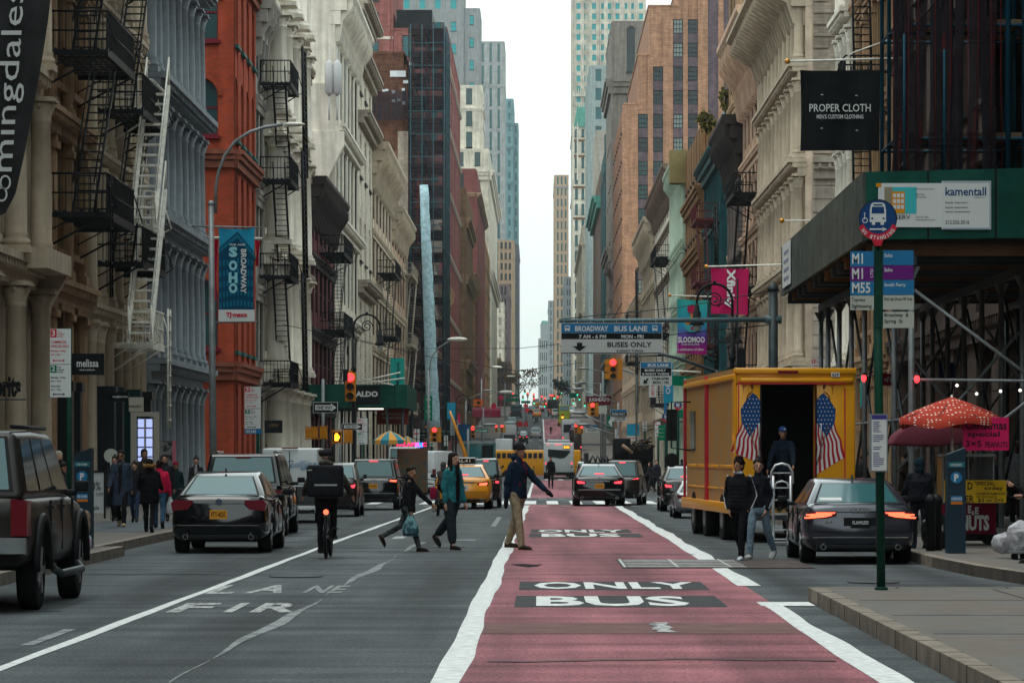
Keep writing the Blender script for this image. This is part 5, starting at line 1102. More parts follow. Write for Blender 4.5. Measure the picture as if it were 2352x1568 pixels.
# crook lamp posts
def crook(px,pytop,Y,sc_,label,side_=1,group=None):
 x=X(px,Y);zt=Z(pytop,Y);t=thing('crook_lamp',label,'street lamp',(x,Y,gz(Y)),world=True);s=sc_;z0=gz(Y)
 q=MB();q.lathe(x,Y,[(.24*s,0),(.24*s,.5),(.17*s,.7),(.13*s,1.2),(.1*s,1.3),(.09*s,zt-z0-2.9*s),(.14*s,zt-z0-2.8*s),(.14*s,zt-z0-2.7*s),(.06*s,zt-z0-2.6*s),(.055*s,zt-z0-1.2*s)],10,z=z0);q.build('pole',BLACK,t)
 q=MB();n=14;r=.66*s;cx=x+side_*r;cz=zt-r
 q.tube([(x,Y,zt-1.4*s)]+[(cx-side_*r*math.cos(math.pi*k/n),Y,cz+r*math.sin(math.pi*k/n)) for k in range(n+1)]+[(x+side_*2*r,Y,cz-.35*s)],.05*s,7)
 q.tube([(cx+side_*.45*r*(1-k/30)*math.cos(k*.5),Y,cz+.1*r+.45*r*(1-k/30)*math.sin(k*.5)) for k in range(24)],.028*s,5);q.tube([(x,Y,cz-.2*s),(x+side_*.25*s,Y,cz+.05*s),(cx-side_*.1*s,Y,cz-.2*s)],.028*s,5);q.ball((cx,Y,zt+.06*s),.07*s);q.build('crook',BLACK,t)
 q=MB();q.lathe(x+side_*2*r,Y,[(.03*s,.25*s),(.08*s,.2*s),(.1*s,0),(.15*s,-.05*s),(.17*s,-.35*s),(.3*s,-.5*s),(.28*s,-.52*s)],10,z=cz-.35*s);q.build('lamp_shade',BLACK,t)
 q=MB();q.ball((x+side_*2*r,Y,cz-.95*s),(.16*s,.16*s,.15*s));q.build('lamp_globe',mat('frosted_glass',(.35,.38,.38),.3,kind='flat'),t)
 return t
crook(812,722,122,.75,'black crook lamp post with hanging lantern on the left corner')
crook(1682,652,112,.92,'black crook lamp post with hanging lantern left of the magenta flag',-1)
crook(1047,907,300,.95,'small crook lamp post far off by the blue banner',1)
t=thing('signal_mast','black crossbar post with dark signal boxes under the magenta flag','post',(X(1690,113),113,0),world=True);q=MB();q.tube([(X(1648,113),113,Z(784,113)),(X(1705,113),113,Z(786,113))],.035,5);q.box(X(1696,113),X(1712,113),112.8,113.1,Z(845,113),Z(800,113));q.tube([(X(1694,113),113,0),(X(1694,113),113,Z(640,113))],.035,6);q.build('post_and_bar',BLACK,t)
t=thing('camera_mast','thin dark antenna mast beside the left crook lamp post','mast',(X(799,121),121,0),world=True);q=MB();q.tube([(X(799,121),121,Z(855,121)),(X(799,121),121,Z(730,121))],.025,5);q.tube([(X(799,121),121,Z(815,121)),(X(799,121),121,Z(795,121))],.05,6);q.box(X(788,121),X(799,121),120.9,121.1,Z(875,121),Z(848,121));q.build('rod',BLACK,t)
# cobra lamps
def cobra(px,base_top,Y,pts,label,r=.05):
 t=thing('street_lamp',label,'street lamp',(X(px,Y),Y,gz(Y)),world=True);q=MB();q.tube([(X(px,Y),Y,gz(Y)),(X(px,Y),Y,Z(base_top,Y))],r*1.7,7);q.build('pole',STEEL,t)
 q=MB();q.tube([(X(a,Y),Y,Z(c,Y)) for a,c in pts],r,6);q.build('arm',STEEL,t);a,c=pts[-1];q=MB();q.ball((X(a,Y),Y,Z(c,Y)),(.55*(1+Y/900),.2,.12*(1+Y/900)),nu=9,nv=5);q.build('lamp_head',WIRON,t)
cobra(984,850,205,[(984,870),(990,825),(1005,800),(1030,784),(1050,779)],'street lamp arching right across the netted scaffold')
cobra(1106,870,390,[(1106,870),(1112,853),(1124,845),(1140,843)],'street lamp arm high beside the dark fire escapes left of the gap')
cobra(1110,935,330,[(1110,935),(1115,915),(1125,904),(1140,899),(1162,900)],'pale curved street lamp over the maroon awning')
cobra(1160,880,600,[(1160,880),(1166,868),(1173,864)],'far small street lamp curving towards the left of the sky')
for i,(pa,qa,pb,qb,Y) in enumerate(((1385,853,1340,846,330),(1380,880,1325,881,420),(1390,905,1338,878,360),(1420,925,1328,893,290),(1415,985,1330,948,240),(1420,1000,1340,975,250),(1075,985,1125,975,260),(1070,918,1120,897,380))):
 t=thing('mast_arm',('upper thin lamp arm','second thin lamp arm','sloping pale arm','long pale arm','low pale arm above the buses','lowest pale arm above the buses','pale arm beside the green cross street sign','pale arm over the maroon awning')[i]+(' on the right of the far street' if i <6 else ' on the left of the far street'),'signal arm',(X(pa,Y),Y,gz(Y)),world=True)
 q=MB();q.tube([(X(pa,Y),Y,gz(Y)),(X(pa,Y),Y,Z(qa,Y))],.11,6);q.build('pole',STEEL,t);q=MB();q.tube([(X(pa,Y),Y,Z(qa,Y)),(X(pb,Y),Y,Z(qb,Y))],.06,5);q.ball((X(pb,Y),Y,Z(qb,Y)),(.6,.2,.12));q.build('arm',STEEL,t)
# ---- parking signs
def parksign(pa,qa,pb,qb,Y,pole_px,label,base=.15,detail=True):
 t=thing('parking_sign',label,'parking sign',(X(pole_px,Y),Y,base),world=True);q=MB();q.tube([(X(pole_px,Y),Y+.04,base),(X(pole_px,Y),Y+.04,Z(qa-2,Y))],.035+Y*.0001,7);q.build('pole',GRN,t)
 m_=qa+(qb-qa)*.52;W_=pb-pa;H_=m_-qa
 q=MB(FF(Y));rectpx(q,pa,qa,pb,m_-.7,Y,0,.006,0);rectpx(q,pa+1,qa+1,pa+W_*.32,qa+H_*.24,Y,.007,.008,1);q.build('upper_plate',[SWH,SRD],t)
 q=MB(FF(Y));rectpx(q,pa,m_+.7,pb,qb,Y,0,.006,0);rectpx(q,pa+1,m_+2,pa+W_*.32,m_+1+H_*.22,Y,.007,.008,1);q.build('lower_plate',[SWH,SGR],t)
 if not detail:
  for z_,c in ((qa+H_*.4,SRD),(m_+H_*.5,SBK)):
   q=MB(FF(Y));rectpx(q,pa+2,z_,pb-2,z_+H_*.12,Y,.007,.009);q.build('print',c,t)
 for s_,a,b_,c,d_,m in (('3',.08,.04,.25,.2,SWH),('hour',.36,.05,.55,.1,SRD),('metered',.36,.12,.66,.17,SRD),('parking',.36,.19,.62,.245,SRD),('COMMERCIAL',.05,.33,.8,.41,SRD),('VEHICLES ONLY',.05,.45,.92,.53,SRD),('Monday - Friday',.05,.59,.76,.66,SRD),('7am - 4pm',.05,.69,.5,.76,SRD)):
  if detail:tpx(s_,pa+W_*a,qa+H_*b_,pa+W_*c,qa+H_*d_,Y,.009,m,t,bold=.02)
 for s_,a,b_,c,d_,m in (('2',.08,.04,.25,.19,SWH),('hour',.36,.05,.55,.1,SBK),('metered',.36,.12,.66,.17,SBK),('parking',.36,.19,.62,.245,SBK),('Monday - Friday',.05,.34,.76,.41,SBK),('6pm - 10pm',.05,.44,.55,.5,SBK),('Saturday',.05,.58,.5,.65,SBK),('8am - 10pm',.05,.68,.55,.74,SBK)):
  if detail:tpx(s_,pa+W_*a,m_+H_*b_,pa+W_*c,m_+H_*d_,Y,.009,m,t,bold=.02)
 for z_,c in ((qa+H_*.89,SRD),(m_+H_*.84,SBK)):
  q=MB(FF(Y));cy=z_;x_=lambda p:X(p,Y);a,b_=pa+W_*.12,pa+W_*.72;hh=H_*.035
  q.prism([(x_(a),Z(cy,Y)),(x_(a+4),Z(cy-hh*1.2,Y)),(x_(a+4),Z(cy-hh*.35,Y)),(x_(b_-4),Z(cy-hh*.35,Y)),(x_(b_-4),Z(cy-hh*1.2,Y)),(x_(b_),Z(cy,Y)),(x_(b_-4),Z(cy+hh*1.2,Y)),(x_(b_-4),Z(cy+hh*.35,Y)),(x_(a+4),Z(cy+hh*.35,Y)),(x_(a+4),Z(cy+hh*1.2,Y))],.007,.009);q.build('arrow',c,t)
 return t
parksign(115,755,163,912,48.5,158,'large red and green parking rules sign on the left kerb near the black shop sign')
t=parksign(562,888,599,984,78,592,'white parking rules sign with blue number strip in front of the red brick corner')
q=MB(FF(78));rectpx(q,562,985,600,996,78,0,.01);q.build('number_plate',SBL,t);tpx('101340',565,987,588,994,78,.012,SWH,t,bold=.03)
for pa,qa,w_,Y,lb in ((821,960,23,128,'small parking sign right of the lower one way sign'),(1148,975,0,0,''),(947,985,17,190,'small parking sign post behind the lit food stall'),(985,994,12,240,'tiny parking sign left of the red arrow signal'),(1020,1000,9,250,'tiny parking sign right of the red arrow signal'),(1863,824,31,88,'parking sign showing above the yellow truck roof'),(1504,968,13,150,'parking sign left of the green panels near the orange signal box'),(1476,966,9,170,'thin parking sign among the posts left of the green panels')):
 if w_:parksign(pa,qa,pa+w_,qa+w_*2.6,Y,pa+w_*.6,lb,detail=(w_ >20),base=gz(Y))
# ---- pay stations
def paystation(px,Y,num,label):
 x=X(px,Y);t=thing('parking_meter',label,'pay station',(x,Y,.15),world=True);h=1.46
 q=MB(FF(Y));q.prism([(-.12,1.5),(.12,1.5+.0),(.14,.0),(-.14,.0)],x-.125,x+.125,ax='u') if 0 else q.prism([(x-.125,.152),(x+.14,.152),(x+.14,.152+h+.1),(x-.125,.152+h)],-.2,.12);q.build('cabinet',mat('meter_navy',(.018,.035,.05),.45,kind='obj',var=.15),t)
 q=MB(FF(Y));q.box(x-.12,x+.12,.121,.128,1.42,1.5,0);q.build('number_strip',mat('meter_teal',(.01,.13,.15),.4,kind='flat'),t);q=MB(FF(Y));q.disc((x,.121,1.27),(0,1,0),.085,24,.01,1);q.build('logo_disc',SBL,t);q=MB(FF(Y));q.box(x-.08,x+.09,.121,.13,.92,1.0,1);q.box(x-.08,x+.09,.121,.13,.875,.918,2);q.build('panel',[mat('meter_teal',(.01,.13,.15),.4,kind='flat'),SBL,mat('orange_strip',(.5,.15,.02),.5,kind='flat')],t)
 text('P',FF(Y),x-.032,x+.035,1.215,1.325,.134,SWH,t,bold=.04);text(num,FF(Y),x-.08,x+.08,1.44,1.475,.13,SWH,t,bold=.02);text(num,FF(Y),x-.07,x+.08,.94,.98,.133,SWH,t,bold=.02)
paystation(191,51,'101340','dark parking pay station with blue P on the left pavement edge');paystation(2194,48.3,'103553','dark parking pay station with blue P between the grey sedan and the nut cart')

# ================================================================ vehicles
TYRE=mat('tyre_rubber',(0.012,0.012,0.013),.75,kind='flat');RIM=mat('alloy_rim',(0.30,0.31,0.32),.35,.8,kind='flat');CHR=mat('chrome',(0.55,0.57,0.58),.15,1,kind='flat')
PLAS=mat('black_plastic',(0.012,0.013,0.014),.5,kind='flat');CGL=mat('car_glass',(0.012,0.02,0.023),.05,kind='flat',spec=.9);CGB=mat('car_glass_rear',(0.03,0.10,0.11),.06,kind='flat',spec=1.0)
TLR=mat('tail_lens_red',(0.13,0.004,0.012),.2,kind='flat',spec=.6);TLD=mat('tail_lens_dark',(0.07,0.004,0.008),.2,kind='flat');BRK=glow('brake_glow',(1.0,0.05,0.07),1.9);BRO=glow('brake_glow_orange',(1.0,.13,.06),2.0)
PLT=mat('plate_orange',(.62,.27,.03),.5,kind='flat')
def lerp(a,b,t):return tuple(p+(q-p)*t for p,q in zip(a,b))
def panel(b,q,s0,s1,t0,t1,off,n=1):
 """quad inside the face q=(bl,br,tr,tl) pushed out by off"""
 P=lambda s,t:Vector(lerp(lerp(q[0],q[1],s),lerp(q[3],q[2],s),t));nr=(Vector(q[1])-Vector(q[0])).cross(Vector(q[3])-Vector(q[0])).normalized()*off
 pts=[P(s0,t0)+nr,P(s1,t0)+nr,P(s1,t1)+nr,P(s0,t1)+nr];b.quad([tuple(p) for p in pts])
CARS={
 'sedan':dict(L=4.8,W=1.84,H=1.46,zb=.22,belt=.98,hood=.86,A=-2.0,B=-1.12,Cc=.35,D=1.25,rw=.66,wr=.33,wy=(-1.42,1.42),deck=1.02),
 'suv':dict(L=4.8,W=1.94,H=1.75,zb=.28,belt=1.08,hood=1.0,A=-2.32,B=-1.98,Cc=.35,D=1.3,rw=.76,wr=.38,wy=(-1.42,1.45),deck=1.08),
 'van':dict(L=5.6,W=2.0,H=2.3,zb=.3,belt=1.2,hood=1.1,A=-2.78,B=-2.66,Cc=1.3,D=2.1,rw=.86,wr=.36,wy=(-1.7,1.9),deck=1.2),
 'pickup':dict(L=5.6,W=2.03,H=1.9,zb=.45,belt=1.2,hood=1.12,A=-2.72,B=-2.3,Cc=.7,D=1.5,rw=.76,wr=.42,wy=(-1.75,1.75),deck=1.2)}
def car(kind,name,label,cat,x,y,col,sx=1,sz=1,sy=None,rz=0,lights=None,plate='F',third=True,glow_=True,group=None,bool_=False,windows=3,low=False,chrome=False,rack=False,exhaust=True,emblem=None,spare=None,rim=True,extra=None,gcol=None,reargl=True):
 k=CARS[kind];L,W,H=k['L'],k['W'],k['H'];w=W/2;sy=sy or (sx+sz)/2
 root=thing(name,label,cat,(x,y+L/2*sy,gz(y)),group,R(rz));root.scale=(sx,sy,sz)
 zb,dk,hd=k['zb'],k['deck'],k['hood'];yr=-L/2
 st=[(yr,.84,zb+.10,dk-.10),(yr+.05,.91,zb+.03,dk-.03),(yr+.16,.955,zb,dk),(yr+.5,.985,zb-.02,dk+.01),(yr+1.0,1,zb-.03,dk),(-.2,1.0,zb-.03,k['belt']),(.9,1.0,zb-.03,k['belt']-.01),(1.3,.995,zb-.03,hd+.07),(L/2-.6,.98,zb,hd),(L/2-.2,.93,zb+.02,hd-.08),(L/2-.03,.82,zb+.06,hd-.2),(L/2,.7,zb+.12,hd-.3)]
 def bulge(z):return -.06*max(0,1-abs(z-.55)/.28) if kind != 'van' else (-.06 if z <.5 else 0)
 b=MB();prev=None;rows=[]
 for i,(yy,f,za,zt) in enumerate(st):
  h=zt-za;half=[(0.0,za),(.78,za),(.93,za+.07*h/.7),(.985,za+.2*h),(1.0,za+.42*h),(.992,za+.62*h),(.975,za+.8*h),(.945,za+.92*h),(.86,zt),(.5,zt+.015),(0,zt+.02)]
  pts=[(w*f*a,c) for a,c in half];full=pts+[(-a,c) for a,c in pts[-2:0:-1]]
  idx=[b.P(a,yy+(bulge(c)+max(0,c-.62)*.16*(1 if kind == 'sedan' else .3) if i <2 else 0),c) for a,c in full]
  if prev:
   for j in range(len(idx)):b.F([prev[j],prev[(j+1)% len(idx)],idx[(j+1)% len(idx)],idx[j]],True)
  rows.append(idx);prev=idx
 n=len(half)
 for cap in (rows[0],rows[-1]):
  m_=len(cap)
  for j in range(n-1):b.F([cap[j],cap[j+1],cap[(m_-j-1)% m_],cap[(m_-j)% m_]],True)
 body=b.build('body',col,root)
 if bool_:
  cu=MB()
  for wy in k['wy']:
   for s in (-1,1):cu.tube([(s*(w-.34),wy,k['wr']+.0),(s*(w+.2),wy,k['wr']+.0)],k['wr']*1.2,24)
  co=cu.build('cut',PLAS);md=body.modifiers.new('b','BOOLEAN');md.object=co;md.operation='DIFFERENCE';md.solver='EXACT'
  body.data.materials.append(PLAS);body.parent=None;applied(body,(co,));body.parent=root;bpy.data.objects.remove(co)
 rear=lambda z:yr+bulge(z)+max(0,z-.62)*.16*(1 if kind == 'sedan' else .3)
 # cabin
 zr=H;A,B,Cc,D=k['A'],k['B'],k['Cc'],k['D'];wb=w*.93;wt=w*k['rw'];zb_=dk-.04;zf=k['belt']-.05
 V={(s,p):(s*(wb if p in 'AD' else wt),{'A':A,'B':B,'C':Cc,'D':D}[p],{'A':zb_,'B':zr-(.06 if kind == 'sedan' else .02),'C':zr-.03,'D':zf}[p]) for s in (-1,1) for p in 'ABCD'}
 b=MB();mid=(B+Cc)/2;q={kk:b.P(*vv) for kk,vv in V.items()};r0=b.P(-wt,mid,zr);r1=b.P(wt,mid,zr)
 for s in (-1,1):b.F([q[(s,'A')],q[(s,'B')],r0 if s <0 else r1,q[(s,'C')],q[(s,'D')]])
 b.F([q[(-1,'A')],q[(1,'A')],q[(1,'B')],q[(-1,'B')]]);b.F([q[(-1,'B')],q[(1,'B')],r1,r0]);b.F([r0,r1,q[(1,'C')],q[(-1,'C')]]);b.F([q[(-1,'C')],q[(1,'C')],q[(1,'D')],q[(-1,'D')]]);b.F([q[(-1,'A')],q[(1,'A')],q[(1,'D')],q[(-1,'D')]])
 b.build('roof',col,root,bevel=.05 if kind != 'pickup' else .10,seg=4)
 gm=CGL
 if reargl:
  g=MB();panel(g,(V[(-1,'A')],V[(1,'A')],V[(1,'B')],V[(-1,'B')]),.09,.91,.16 if kind != 'van' else .5,.90,.008);g.build('rear_window',gcol or CGB,root)
  g=MB();panel(g,(V[(-1,'A')],V[(1,'A')],V[(1,'B')],V[(-1,'B')]),.065,.935,.13 if kind != 'van' else .47,.93,.004);g.build('window_seal',PLAS,root)
 g=MB();panel(g,(V[(1,'D')],V[(-1,'D')],V[(-1,'C')],V[(1,'C')]),.06,.94,.12,.92,.008);g.build('windshield',gm,root)
 if not (kind == 'van'):
  cuts={2:[(.10,.50),(.54,.90)],3:[(.06,.30),(.34,.60),(.63,.92)]}[windows if kind != 'sedan' else 2]
 else:cuts=[(.72,.93)]
 for s in (-1,1):
  fq=(V[(1,'A')],V[(1,'D')],V[(1,'C')],V[(1,'B')]) if s >0 else (V[(-1,'D')],V[(-1,'A')],V[(-1,'B')],V[(-1,'C')])
  for a,c in cuts:
   if s <0:a,c=1-c,1-a
   g=MB();panel(g,fq,a,c,.14,.9,.01);g.build('side_window',gm,root)
  # mirror
  m=MB();m.box(s*(w+.03),s*(w+.20),D-.52,D-.42,k['belt']+.03,k['belt']+.15);m.box(s*(w-.1),s*(w+.05),D-.48,D-.44,k['belt']-.02,k['belt']+.05);m.build('mirror',PLAS,root,bevel=.03)
  if not low:
   for yy in ((-.9,.1) if kind != 'van' else (.5,)):
    m=MB();m.box(s*(w-.02),s*(w+.025),yy,yy+.2,k['belt']-.14,k['belt']-.11);m.build('door_handle',CHR if chrome else col,root)
   m=MB();
   for yy in (-.95,.05,1.05):m.box(s*(w*.97),s*(w+.003),yy,yy+.012,zb+.15,k['belt']-.05)
   m.build('door_seam',PLAS,root)
 # wheels
 for wy in k['wy']:
  for s in (-1,1):
   t=MB();r=k['wr'];xo=s*(w-(.02 if bool_ else -.0));xi=s*(w-.26)
   pr=[(xi,r*.8),(xi,r*.96),(xi+s*.03,r),(xo-s*.03,r),(xo,r*.95),(xo,r*.66),(xo-s*.03,r*.64)]
   pv_=None
   for px_,rr_ in pr:
    cur=[t.P(px_,wy+rr_*math.cos(2*math.pi*q_/20),r+rr_*math.sin(2*math.pi*q_/20)) for q_ in range(20)]
    if pv_:
     for q_ in range(20):t.F([pv_[q_],pv_[(q_+1)% 20],cur[(q_+1)% 20],cur[q_]],True)
    pv_=cur
   t.F(pv_);wh=t.build('wheel',TYRE,root)
   if not low:
    t=MB();t.tube([(xo-s*.035,wy,r),(xo-s*.01,wy,r)],r*.62,20)
    for q_ in range(5):
     a=q_*1.257;t.prism([(wy+r*.1*math.cos(a-.8),r+r*.1*math.sin(a-.8)),(wy+r*.6*math.cos(a-.17),r+r*.6*math.sin(a-.17)),(wy+r*.6*math.cos(a+.17),r+r*.6*math.sin(a+.17)),(wy+r*.1*math.cos(a+.8),r+r*.1*math.sin(a+.8))],xo-s*.01,xo+s*.012,ax='u',m=1)
    t.build('rim',[PLAS,RIM],wh)
   if not bool_:
    a=MB();a.tube([(s*(w*.9),wy,r+.02),(s*(w+.0),wy,r+.02)],r*1.18,20);a.build('wheel_arch',PLAS,root)
 # rear furniture
 if lights is None:lights={'sedan':[(.50,.74),(.84,.74),(.90,.86),(.88,.93),(.50,.86)],'suv':[(.60,.86),(.90,.84),(.93,.98),(.62,1.0)],'van':[(.84,.9),(.95,.9),(.95,1.35),(.84,1.35)],'pickup':[(.78,.80),(.97,.80),(.97,1.16),(.78,1.18)]}[kind]
 for s in (-1,1):
  m=MB();m.prism([(s*w*a,c) for a,c in lights],rear(.85)-.022,rear(.85)+.3);m.build('tail_light',TLD if glow_ else TLR,root)
  if glow_:
   cx=sum(a for a,c in lights)/len(lights);cz=sum(c for a,c in lights)/len(lights);m=MB();m.prism([(s*w*(cx+(a-cx)*.72),cz+(c-cz)*.5) for a,c in lights],rear(.85)-.030,rear(.85)-.0225);m.build('brake_light',BRK if glow_ == 1 else BRO,root)
 if third and kind != 'van':
  m=MB();zt_=zr-.10 if kind != 'sedan' else dk+.08;yy=(B-.03 if kind != 'sedan' else A+.06);m.box(-.16,.16,yy-.03,yy+.02,zt_,zt_+.035);m.build('brake_light',BRK if glow_ else TLR,root)
 zp={'sedan':.70,'suv':.82,'van':.85,'pickup':.75}[kind]
 m=MB();yy=rear(zp)-.02
 if plate:m.box(-.16,.16,yy-.008,yy+.03,zp-.08,zp+.08);pl=m.build('number_plate',SWH if plate in ('W',) else (SBK if plate == 'FLAWLESS' else PLT),root);
 if plate and len(plate)>1:text(plate,FF(0),-.13,.13,zp-(.045 if plate != 'FLAWLESS' else .015),zp+.045,0-yy+.012,SBK if plate != 'FLAWLESS' else SWH,root,bold=.02)
 elif plate and not low:
  m=MB()
  for q_ in range(6):m.box(-.12+q_*.042,-.098+q_*.042,yy-.013,yy-.009,zp-.035,zp+.035)
  m.build('plate_marks',mat('worn_plate_ink',(.2,.09,.02),.6,kind='flat') if plate == 'F' else DSTEEL,root)
 m=MB();yb=rear(.45)-.012
 if not low:
  m.box(-w*.78,w*.78,yb+.012,yb+.08,zb+.03,zb+.12);m.build('lower_valance',PLAS,root,bevel=.02)
  m=MB();m.box(-w*.80,w*.80,rear(.58)-.012,rear(.58)+.03,.560,.566 if not chrome else .59);m.build('bumper_trim',CHR if chrome else PLAS,root)
  m=MB();z2=dk-.13;m.box(-w*.5,w*.5,rear(z2)-.006,rear(z2)+.02,z2,z2+.008) if kind == 'sedan' else m.box(-w*.8,w*.8,rear(.62)-.01,rear(.62)+.02,.64,.65);m.build('lid_seam',PLAS,root)
 if exhaust:
  for s in (-1,1):m=MB();m.tube([(s*w*.66,yb-.03,zb+.08),(s*w*.66,yb+.1,zb+.08)],.05,12);m.tube([(s*w*.66,yb-.032,zb+.08),(s*w*.66,yb-.028,zb+.08)],.038,12,1);m.build('exhaust_tip',[CHR,SBK],root)
 if kind == 'sedan' and not low:
  m=MB();m.prism([(0,0),(.16,0),(.13,.06),(.07,.09)],-.015,.015,ax='u');o=m.build('roof_fin',PLAS,root);o.location=(0,B+.05,zr-.03)
  m=MB();m.box(-w*.8,w*.8,yr+.16,yr+.30,dk+.0,dk+.022);m.build('spoiler_lip',col,root,bevel=.008)
 if rack or kind in ('suv','pickup'):
  for s in (-1,1):m=MB();m.tube([(s*wt*.92,B+.1,zr+.03),(s*wt*.92,Cc-.1,zr+.03)],.025,6);m.build('roof_rail',CHR if rack else PLAS,root)
 if extra:extra(root,rear,w,dk,zb,zr)
 return root
def fitcar(kind,pl,pr,pb,pt,Y=None,zoff=0,**k):
 Y=Y or YG(pb,gz(YG(pb,0)));K=CARS[kind];wm=(pr-pl)/F_PX*Y;z0=gz(Y);hm=Z(pt,Y)-z0
 return dict(x=X((pl+pr)/2,Y),y=Y,sx=wm/K['W'],sz=hm/K['H'],**k)
P_BLK=paint('black_paint',(0.003,0.004,0.005),.12,0,.15);P_GRY=paint('graphite_paint',(0.035,0.038,0.05),.2,.4);P_BRN=paint('bronze_grey_paint',(0.016,0.012,0.010),.25,0,.1);P_WHT=paint('white_paint',(0.52,0.55,0.56),.3);P_TAX=paint('taxi_yellow',(0.66,0.25,0.008),.25);P_SIL=paint('silver_paint',(0.22,0.23,0.24),.25,.4);P_TRK=paint('truck_yellow',(0.70,0.30,0.008),.4);P_SLV2=paint('pale_grey_paint',(0.40,0.42,0.43),.3)
def ring_(m,cx,cz,y,r,t):
 n=16
 for q in range(n):
  a,c=2*math.pi*q/n,2*math.pi*(q+1)/n;m.quad([(cx+r*math.cos(a),y,cz+r*math.sin(a)),(cx+r*math.cos(c),y,cz+r*math.sin(c)),(cx+(r-t)*math.cos(c),y,cz+(r-t)*math.sin(c)),(cx+(r-t)*math.cos(a),y,cz+(r-t)*math.sin(a))])
def vw_x(root,rear,w,dk,zb,zr):
 m=MB();z=dk-.10;y=rear(z)-.015;m.disc((0,y,z),(0,1,0),.062,20,.012,0);ring_(m,0,z,y-.004,.06,.009)
 for p in (((-.032,.04),(-.014,.04),(.003,.0),(-.006,.0)),((.032,.04),(.014,.04),(-.003,.0),(.006,.0)),((-.05,.018),(-.034,.018),(-.012,-.048),(-.02,-.052)),((.05,.018),(.034,.018),(.012,-.048),(.02,-.052)),((-.02,-.052),(-.010,-.046),(.003,-.008),(-.003,-.008)),((.02,-.052),(.010,-.046),(-.003,-.008),(.003,-.008))):m.quad([(a,y-.005,z+c) for a,c in p])
 for f in m.f:pass
 m.m=[0]*(22)+[1]*(len(m.f)-22);m.build('badge',[SNV,CHR],root)
 m=MB();m.box(-w*.82,w*.82,rear(.58)-.016,rear(.58),.50,.515);m.build('chrome_strip',CHR,root)
 text('PASSAT',FF(0),-.62,-.45,dk-.11,dk-.085,-(rear(dk-.1)-.006),CHR,root)
def toy_x(root,rear,w,dk,zb,zr):
 m=MB();m.box(-.36,.36,rear(.86)-.02,rear(.86)+.02,.855,.885);m.build('chrome_strip',CHR,root);m=MB();ring_(m,0,.95,rear(.95)-.01,.05,.01);ring_(m,0,.96,rear(.95)-.012,.025,.008);m.build('badge',CHR,root)
def audi_x(root,rear,w,dk,zb,zr):
 m=MB();z=dk-.10;y=rear(z)-.014
 for i in range(4):ring_(m,-.105+i*.07,z,y-i*.001,.048,.010)
 m.build('badge',CHR,root);text('A5',FF(0),-.58,-.46,z-.17-.05,z-.17,-(rear(z-.2)-.012),CHR,root,bold=.03)
 for s in (-1,1):
  m=MB();y=rear(.83)-.034
  m.prism([(s*.42,.865),(s*.72,.865),(s*.72,.89),(s*.40,.89)],y,y+.008);m.prism([(s*.74,.79),(s*.90,.78),(s*.91,.81),(s*.74,.815)],y,y+.008);m.prism([(s*.74,.835),(s*.88,.83),(s*.88,.86),(s*.74,.865)],y,y+.008);m.build('brake_light',BRO,root)
 m=MB();m.box(-w*.84,w*.84,rear(.5)-.016,rear(.5),.455,.475);m.build('chrome_strip',CHR,root)
 m=MB();m.box(-.27,.27,rear(.7)-.014,rear(.7)+.02,.585,.80);m.build('plate_recess',PLAS,root)
 m=MB();m.box(-.62,-.26,0,.006,0,.1);o=m.build('window_sticker',SWH,root);o.location=(0,-1.96,1.09);o.rotation_euler=(R(-63),0,0)
A5L=[(.42,.84),(.60,.78),(.90,.75),(.965,.80),(.93,.90),(.42,.91)]
car('sedan','sedan_car','dark grey coupe like sedan with glowing slim tail lights parked by the nut cart','car',col=P_GRY,bool_=True,glow_=2,lights=A5L,plate='FLAWLESS',third=False,extra=audi_x,**{**fitcar('sedan',1846,2106,1296,1099)})
car('sedan','sedan_car','black sedan with yellow plate and unlit red tail lights parked on the left','car',col=P_BLK,bool_=True,glow_=0,plate='FTT-4235',third=False,extra=vw_x,lights=[(.52,.90),(.62,.79),(.93,.76),(.965,.90),(.90,.96),(.52,.95)],**fitcar('sedan',388,616,1271,1083))
def pick_x(root,rear,w,dk,zb,zr):
 m=MB();m.box(-w*.95,w*.97,rear(.5)-.12,rear(.5)+.02,.62,.78);m.build('step_bumper',STEEL,root);m=MB();m.tube([(w+.05,-1.15,.42),(w+.13,-1.0,.36),(w+.13,.9,.36),(w+.05,1.05,.42)],.045,8);m.build('side_step',DSTEEL,root)
 for s in (-1,1):
  for wy in (-1.75,1.75):
   m=MB();n=14;pts=[(s*(w+.01),wy+.56*math.cos(math.pi*q/n),.42+.56*math.sin(math.pi*q/n)) for q in range(n+1)];m.tube(pts,.05,6);m.build('fender_flare',PLAS,root)
car('pickup','suv_car','big bronze grey off road truck with side step cut by the left frame edge','car',-6.02,33.0,mat('dusty_bronze_paint',(.013,.011,.009),.32,kind='obj',var=.1),sx=.86,sz=.98,sy=.80,bool_=True,glow_=0,chrome=False,extra=pick_x,plate='F',exhaust=False)
car('suv','suv_car','tall black luxury suv with chrome roof rails beyond the black parked sedan','car',col=P_BLK,bool_=True,glow_=0,rack=True,windows=3,chrome=True,**fitcar('suv',455,655,1232,1041))
v=car('van','van','white delivery van with blue water company script left of the cyclist','van',col=P_WHT,glow_=0,plate='W',reargl=False,exhaust=False,**fitcar('van',592,738,1192,1028,Y=78))
text('Culligan',FF(0),-.42,.85,1.62,1.92,2.79,SBL,v,bold=.0,slant=.25)
m=MB();m.box(-.012,.012,-2.80,-2.76,.5,2.2);m.box(-1,1,-2.80,-2.76,.42,1.12,1);m.box(-.25,.25,-2.74,-2.68,2.27,2.31,2);m.build('door_seam',[PLAS,mat('grey_lower_panel',(.06,.065,.07),.5,kind='flat'),TLR],v)
